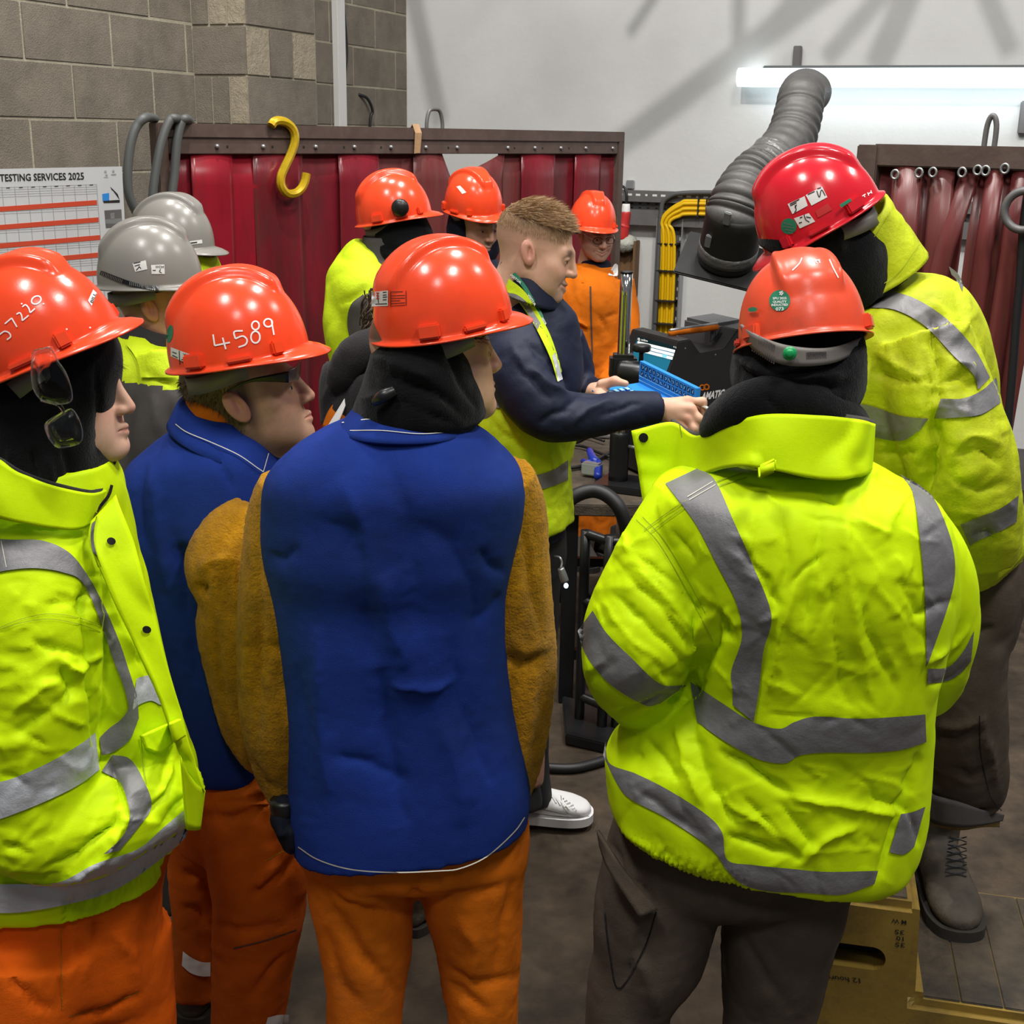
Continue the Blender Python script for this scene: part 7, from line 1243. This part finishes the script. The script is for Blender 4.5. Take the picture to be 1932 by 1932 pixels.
def cells(q, b, par, nu_, rows, m, mk, u0=.02, u1=.97):
    S = []; K_ = []
    for v0, v1 in rows:
        for k in range(nu_):
            a, c = u0+(u1-u0)*(k+.14)/nu_, u0+(u1-u0)*(k+.86)/nu_
            patch4('printed_square', [bil(q, a, v0), bil(q, c, v0), bil(q, c, v1), bil(q, a, v1)], [b], m, par, .0015, 2)
            K_.append([bil(q, a+(c-a)*rr.uniform(.2, .8), v0+(v1-v0)*f) for f in (.2, .5, .8)])
    strokes('square_print', K_, 1.3, [b], mk, par, .0022)
cells(up, bl_, lid, 14, [(.10, .34), (.42, .62)], M['caseink'], M['casewhite'])
for v in (.67, .86): strokes('lid_line', [[bil(up, .0, v), bil(up, .5, v), bil(up, .98, v)]], 1.2, [bl_], M['casewhite'], lid, .0015)
for r_ in range(4):
    for k in range(5):
        q = [bil(dn, .05+.10*r_+.02, 1-(.12+.12*k)), bil(dn, .05+.10*r_+.085, 1-(.12+.12*k)), bil(dn, .05+.10*r_+.085, 1-(.21+.12*k)), bil(dn, .05+.10*r_+.02, 1-(.21+.12*k))]
        patch4('printed_square', q, [bd_], M['casewhite'], base_, .0015, 2); strokes('square_print', [[q[0], q[1]], [q[2], q[3]]], 1.0, [bd_], M['caseink'], base_, .0022)
g_ = [P(1318, 762, 2.965), P(1350, 777, 2.93)]; pg = box((g_[0]+g_[1])/2, (g_[1]-g_[0], [.3, .9, 0], [0, .2, 1]), (np.linalg.norm(g_[1]-g_[0])/2+.02, .006, .0025), 'pale_gauge_strip', M['pvc'], None, bev=.001); tag(pg, 'pale flat gauge strip pinched in the fingers of the hand at the blue case', 'gauge')
# torch clip hanging from the trousers, floor hose, dropped stick
kc = thing('key_torch', P(1064, 1085, 2.95), 'small steel key torch with a lit tip hanging at the black trousers', 'torch')
V, F = tubepx([(1058, 1072, 2.95, .008), (1062, 1085, 2.95, .010), (1066, 1097, 2.95, .010)], nu=12, nv=10); mesh_obj('torch_barrel', V, F, M['zinc'], kc)
V, F = blob(P(1068, 1105, 2.95), (.006, .006, .007), 12); mesh_obj('torch_bulb', V, F, mat('lit bulb', (.8, .9, 1), .2, emit=(.6, .8, 1), estr=2), kc)
V, F = tubepx([(1045, 1050, 2.98, .003), (1056, 1052, 2.96, .003), (1060, 1062, 2.955, .003), (1058, 1072, 2.95, .003)], nu=8, nv=20); mesh_obj('torch_clip', V, F, M['zinc'], kc)
cable('floor_hose', [PZ(960, 1440, .016), PZ(1040, 1449, .016), PZ(1085, 1449, .016), PZ(1120, 1441, .016), PZ(1200, 1420, .016), PZ(1330, 1420, .016)], .016, M['rubber'], 'black hose lying on the floor by the white trainer', 'hose', nu=12)
o = mesh_obj('broomstick', *tube([[*PZ(1872, 1103, .12), .016], [*PZ(1935, 1143, .12), .016], [*PZ(2010, 1190, .12), .016]], nu=14, nv=10), M['lwood']); tag(o, 'pale wooden stick sticking out low by the booth curtain at the right edge', 'stick')
pl_ = box(PZ(1960, 1100, .06), ([.9, -.4, 0], [.4, .9, 0], Zv), (.16, .12, .06), 'scrap_wood_block', M['lwood'], None, bev=.004); tag(pl_, 'pale scrap wood block on the floor at the right edge', 'block')
# yellow moulded step
K0 = PZ(1738, 1712, .47); a_ = math.radians(-12); ex = np.array([math.cos(a_), math.sin(a_), 0]); ey = np.array([-math.sin(a_), math.cos(a_), 0])
SP = lambda x, y, z: np.array([K0[0], K0[1], 0]) + ex*x + ey*y + Zv*z
stp = thing('step_stool', SP(0, .2, 0), 'yellow moulded plastic two-step stool with dirty treads, a boot standing on it', 'step stool')
def stool_profile():                              # side outline in (x, z) with a hand slot
    return [(-.325, 0), (-.30, .47), (0, .47), (.012, .25), (.375, .25), (.40, 0)]
outl = stool_profile(); D_ = .46
bm = bmesh.new()
vs0 = [bm.verts.new(SP(x, 0, z)) for x, z in outl]; vs1 = [bm.verts.new(SP(x, D_, z)) for x, z in outl]; n_ = len(outl)
bm.faces.new(vs1)
for i in range(n_): bm.faces.new([vs0[i], vs0[(i+1) % n_], vs1[(i+1) % n_], vs1[i]])
# front wall with the slot cut through it
sl = [(-.152+.027*math.cos(t) + (-.06 if math.cos(t) < 0 else .07), .338+.027*math.sin(t)) for t in np.linspace(0, 2*math.pi, 25)[:-1]]
sv = [bm.verts.new(SP(x, 0, z)) for x, z in sl]; sb = [bm.verts.new(SP(x, .06, z)) for x, z in sl]
ed_ = []
for L in (vs0, sv):
    for i in range(len(L)):
        e = bm.edges.get((L[i], L[(i+1) % len(L)])) or bm.edges.new((L[i], L[(i+1) % len(L)])); ed_.append(e)
bmesh.ops.triangle_fill(bm, edges=ed_, use_beauty=True)
for i in range(24): bm.faces.new([sv[i], sv[(i+1) % 24], sb[(i+1) % 24], sb[i]])
bmesh.ops.recalc_face_normals(bm, faces=bm.faces[:])
bmesh.ops.bevel(bm, geom=[e for e in bm.edges if e.verts[0] in vs0+vs1 and e.verts[1] in vs0+vs1 and len(e.link_faces) == 2 and e.calc_face_angle(0) > .5], offset=.016, segments=4, affect='EDGES', clamp_overlap=True)
me = bpy.data.meshes.new('stool_body'); bm.to_mesh(me); bm.free(); so = bpy.data.objects.new('stool_body', me); me.materials.append(M['yellowstep']); COL.objects.link(so); adopt(so, stp)
box(SP(-.152, .075, .338), (ex, ey, Zv), (.11, .012, .04), 'slot_back', M['ink'], stp)  # added black box: painted shade for the hollow inside behind the slot
for k in range(3): box(SP(-.235+.085*k, D_/2, .4705), (ex, ey, Zv), (.0408, D_/2-.022, .003), 'tread_strip', M['tread'], stp, bev=.002)
for k in range(4): box(SP(.060+.083*k, D_/2, .2505), (ex, ey, Zv), (.0408, D_/2-.022, .003), 'tread_strip', M['tread'], stp, bev=.002)
bst = BVHTree.FromPolygons([tuple(v.co) for v in me.vertices], [tuple(p.vertices) for p in me.polygons])
label('marker_lettering', '35', (1707, 1780), (-18, -2), (0, 8), [bst], M['ink'], so, .002); label('marker_lettering', '10', (1705, 1768), (-14, -2), (0, 8), [bst], M['ink'], so, .002); label('marker_lettering', '35', (1706, 1756), (-18, -2), (0, 8), [bst], M['ink'], so, .002); label('marker_lettering', 'M W', (1710, 1737), (-28, -4), (0, 8), [bst], M['ink'], so, .002)
label('marker_lettering', '12 hours', (1622, 1846), (-62, -6), (2, 9), [bst], M['ink'], so, .002)
# gloved left hand of the centre figure
gc = [[(P(536, 1518, 2.0), P(537, 1545, 2.0), .018, .022), (P(536, 1545, 2.0), P(545, 1575, 2.0), .024, .020)]] + [[(P(535+5*k, 1570, 2.0-.008*k), P(541+4*k, 1598+3*k-(k == 3)*10, 2.0-.008*k), .0105, .008)] for k in range(4)] + [[(P(527, 1545, 1.985), P(530, 1572, 1.975), .011, .008)]]
V, F = sdf_mesh(gc, .008, .003); gv = mesh_obj('glove', V, F.tolist(), M['navy_k'], pC)
mesh_obj('glove_cuff', *tubepx([(535, 1508, 2.0, .024), (536, 1522, 2.0, .025), (537, 1536, 2.0, .022)], nu=20, nv=8), M['plastic'], gv)
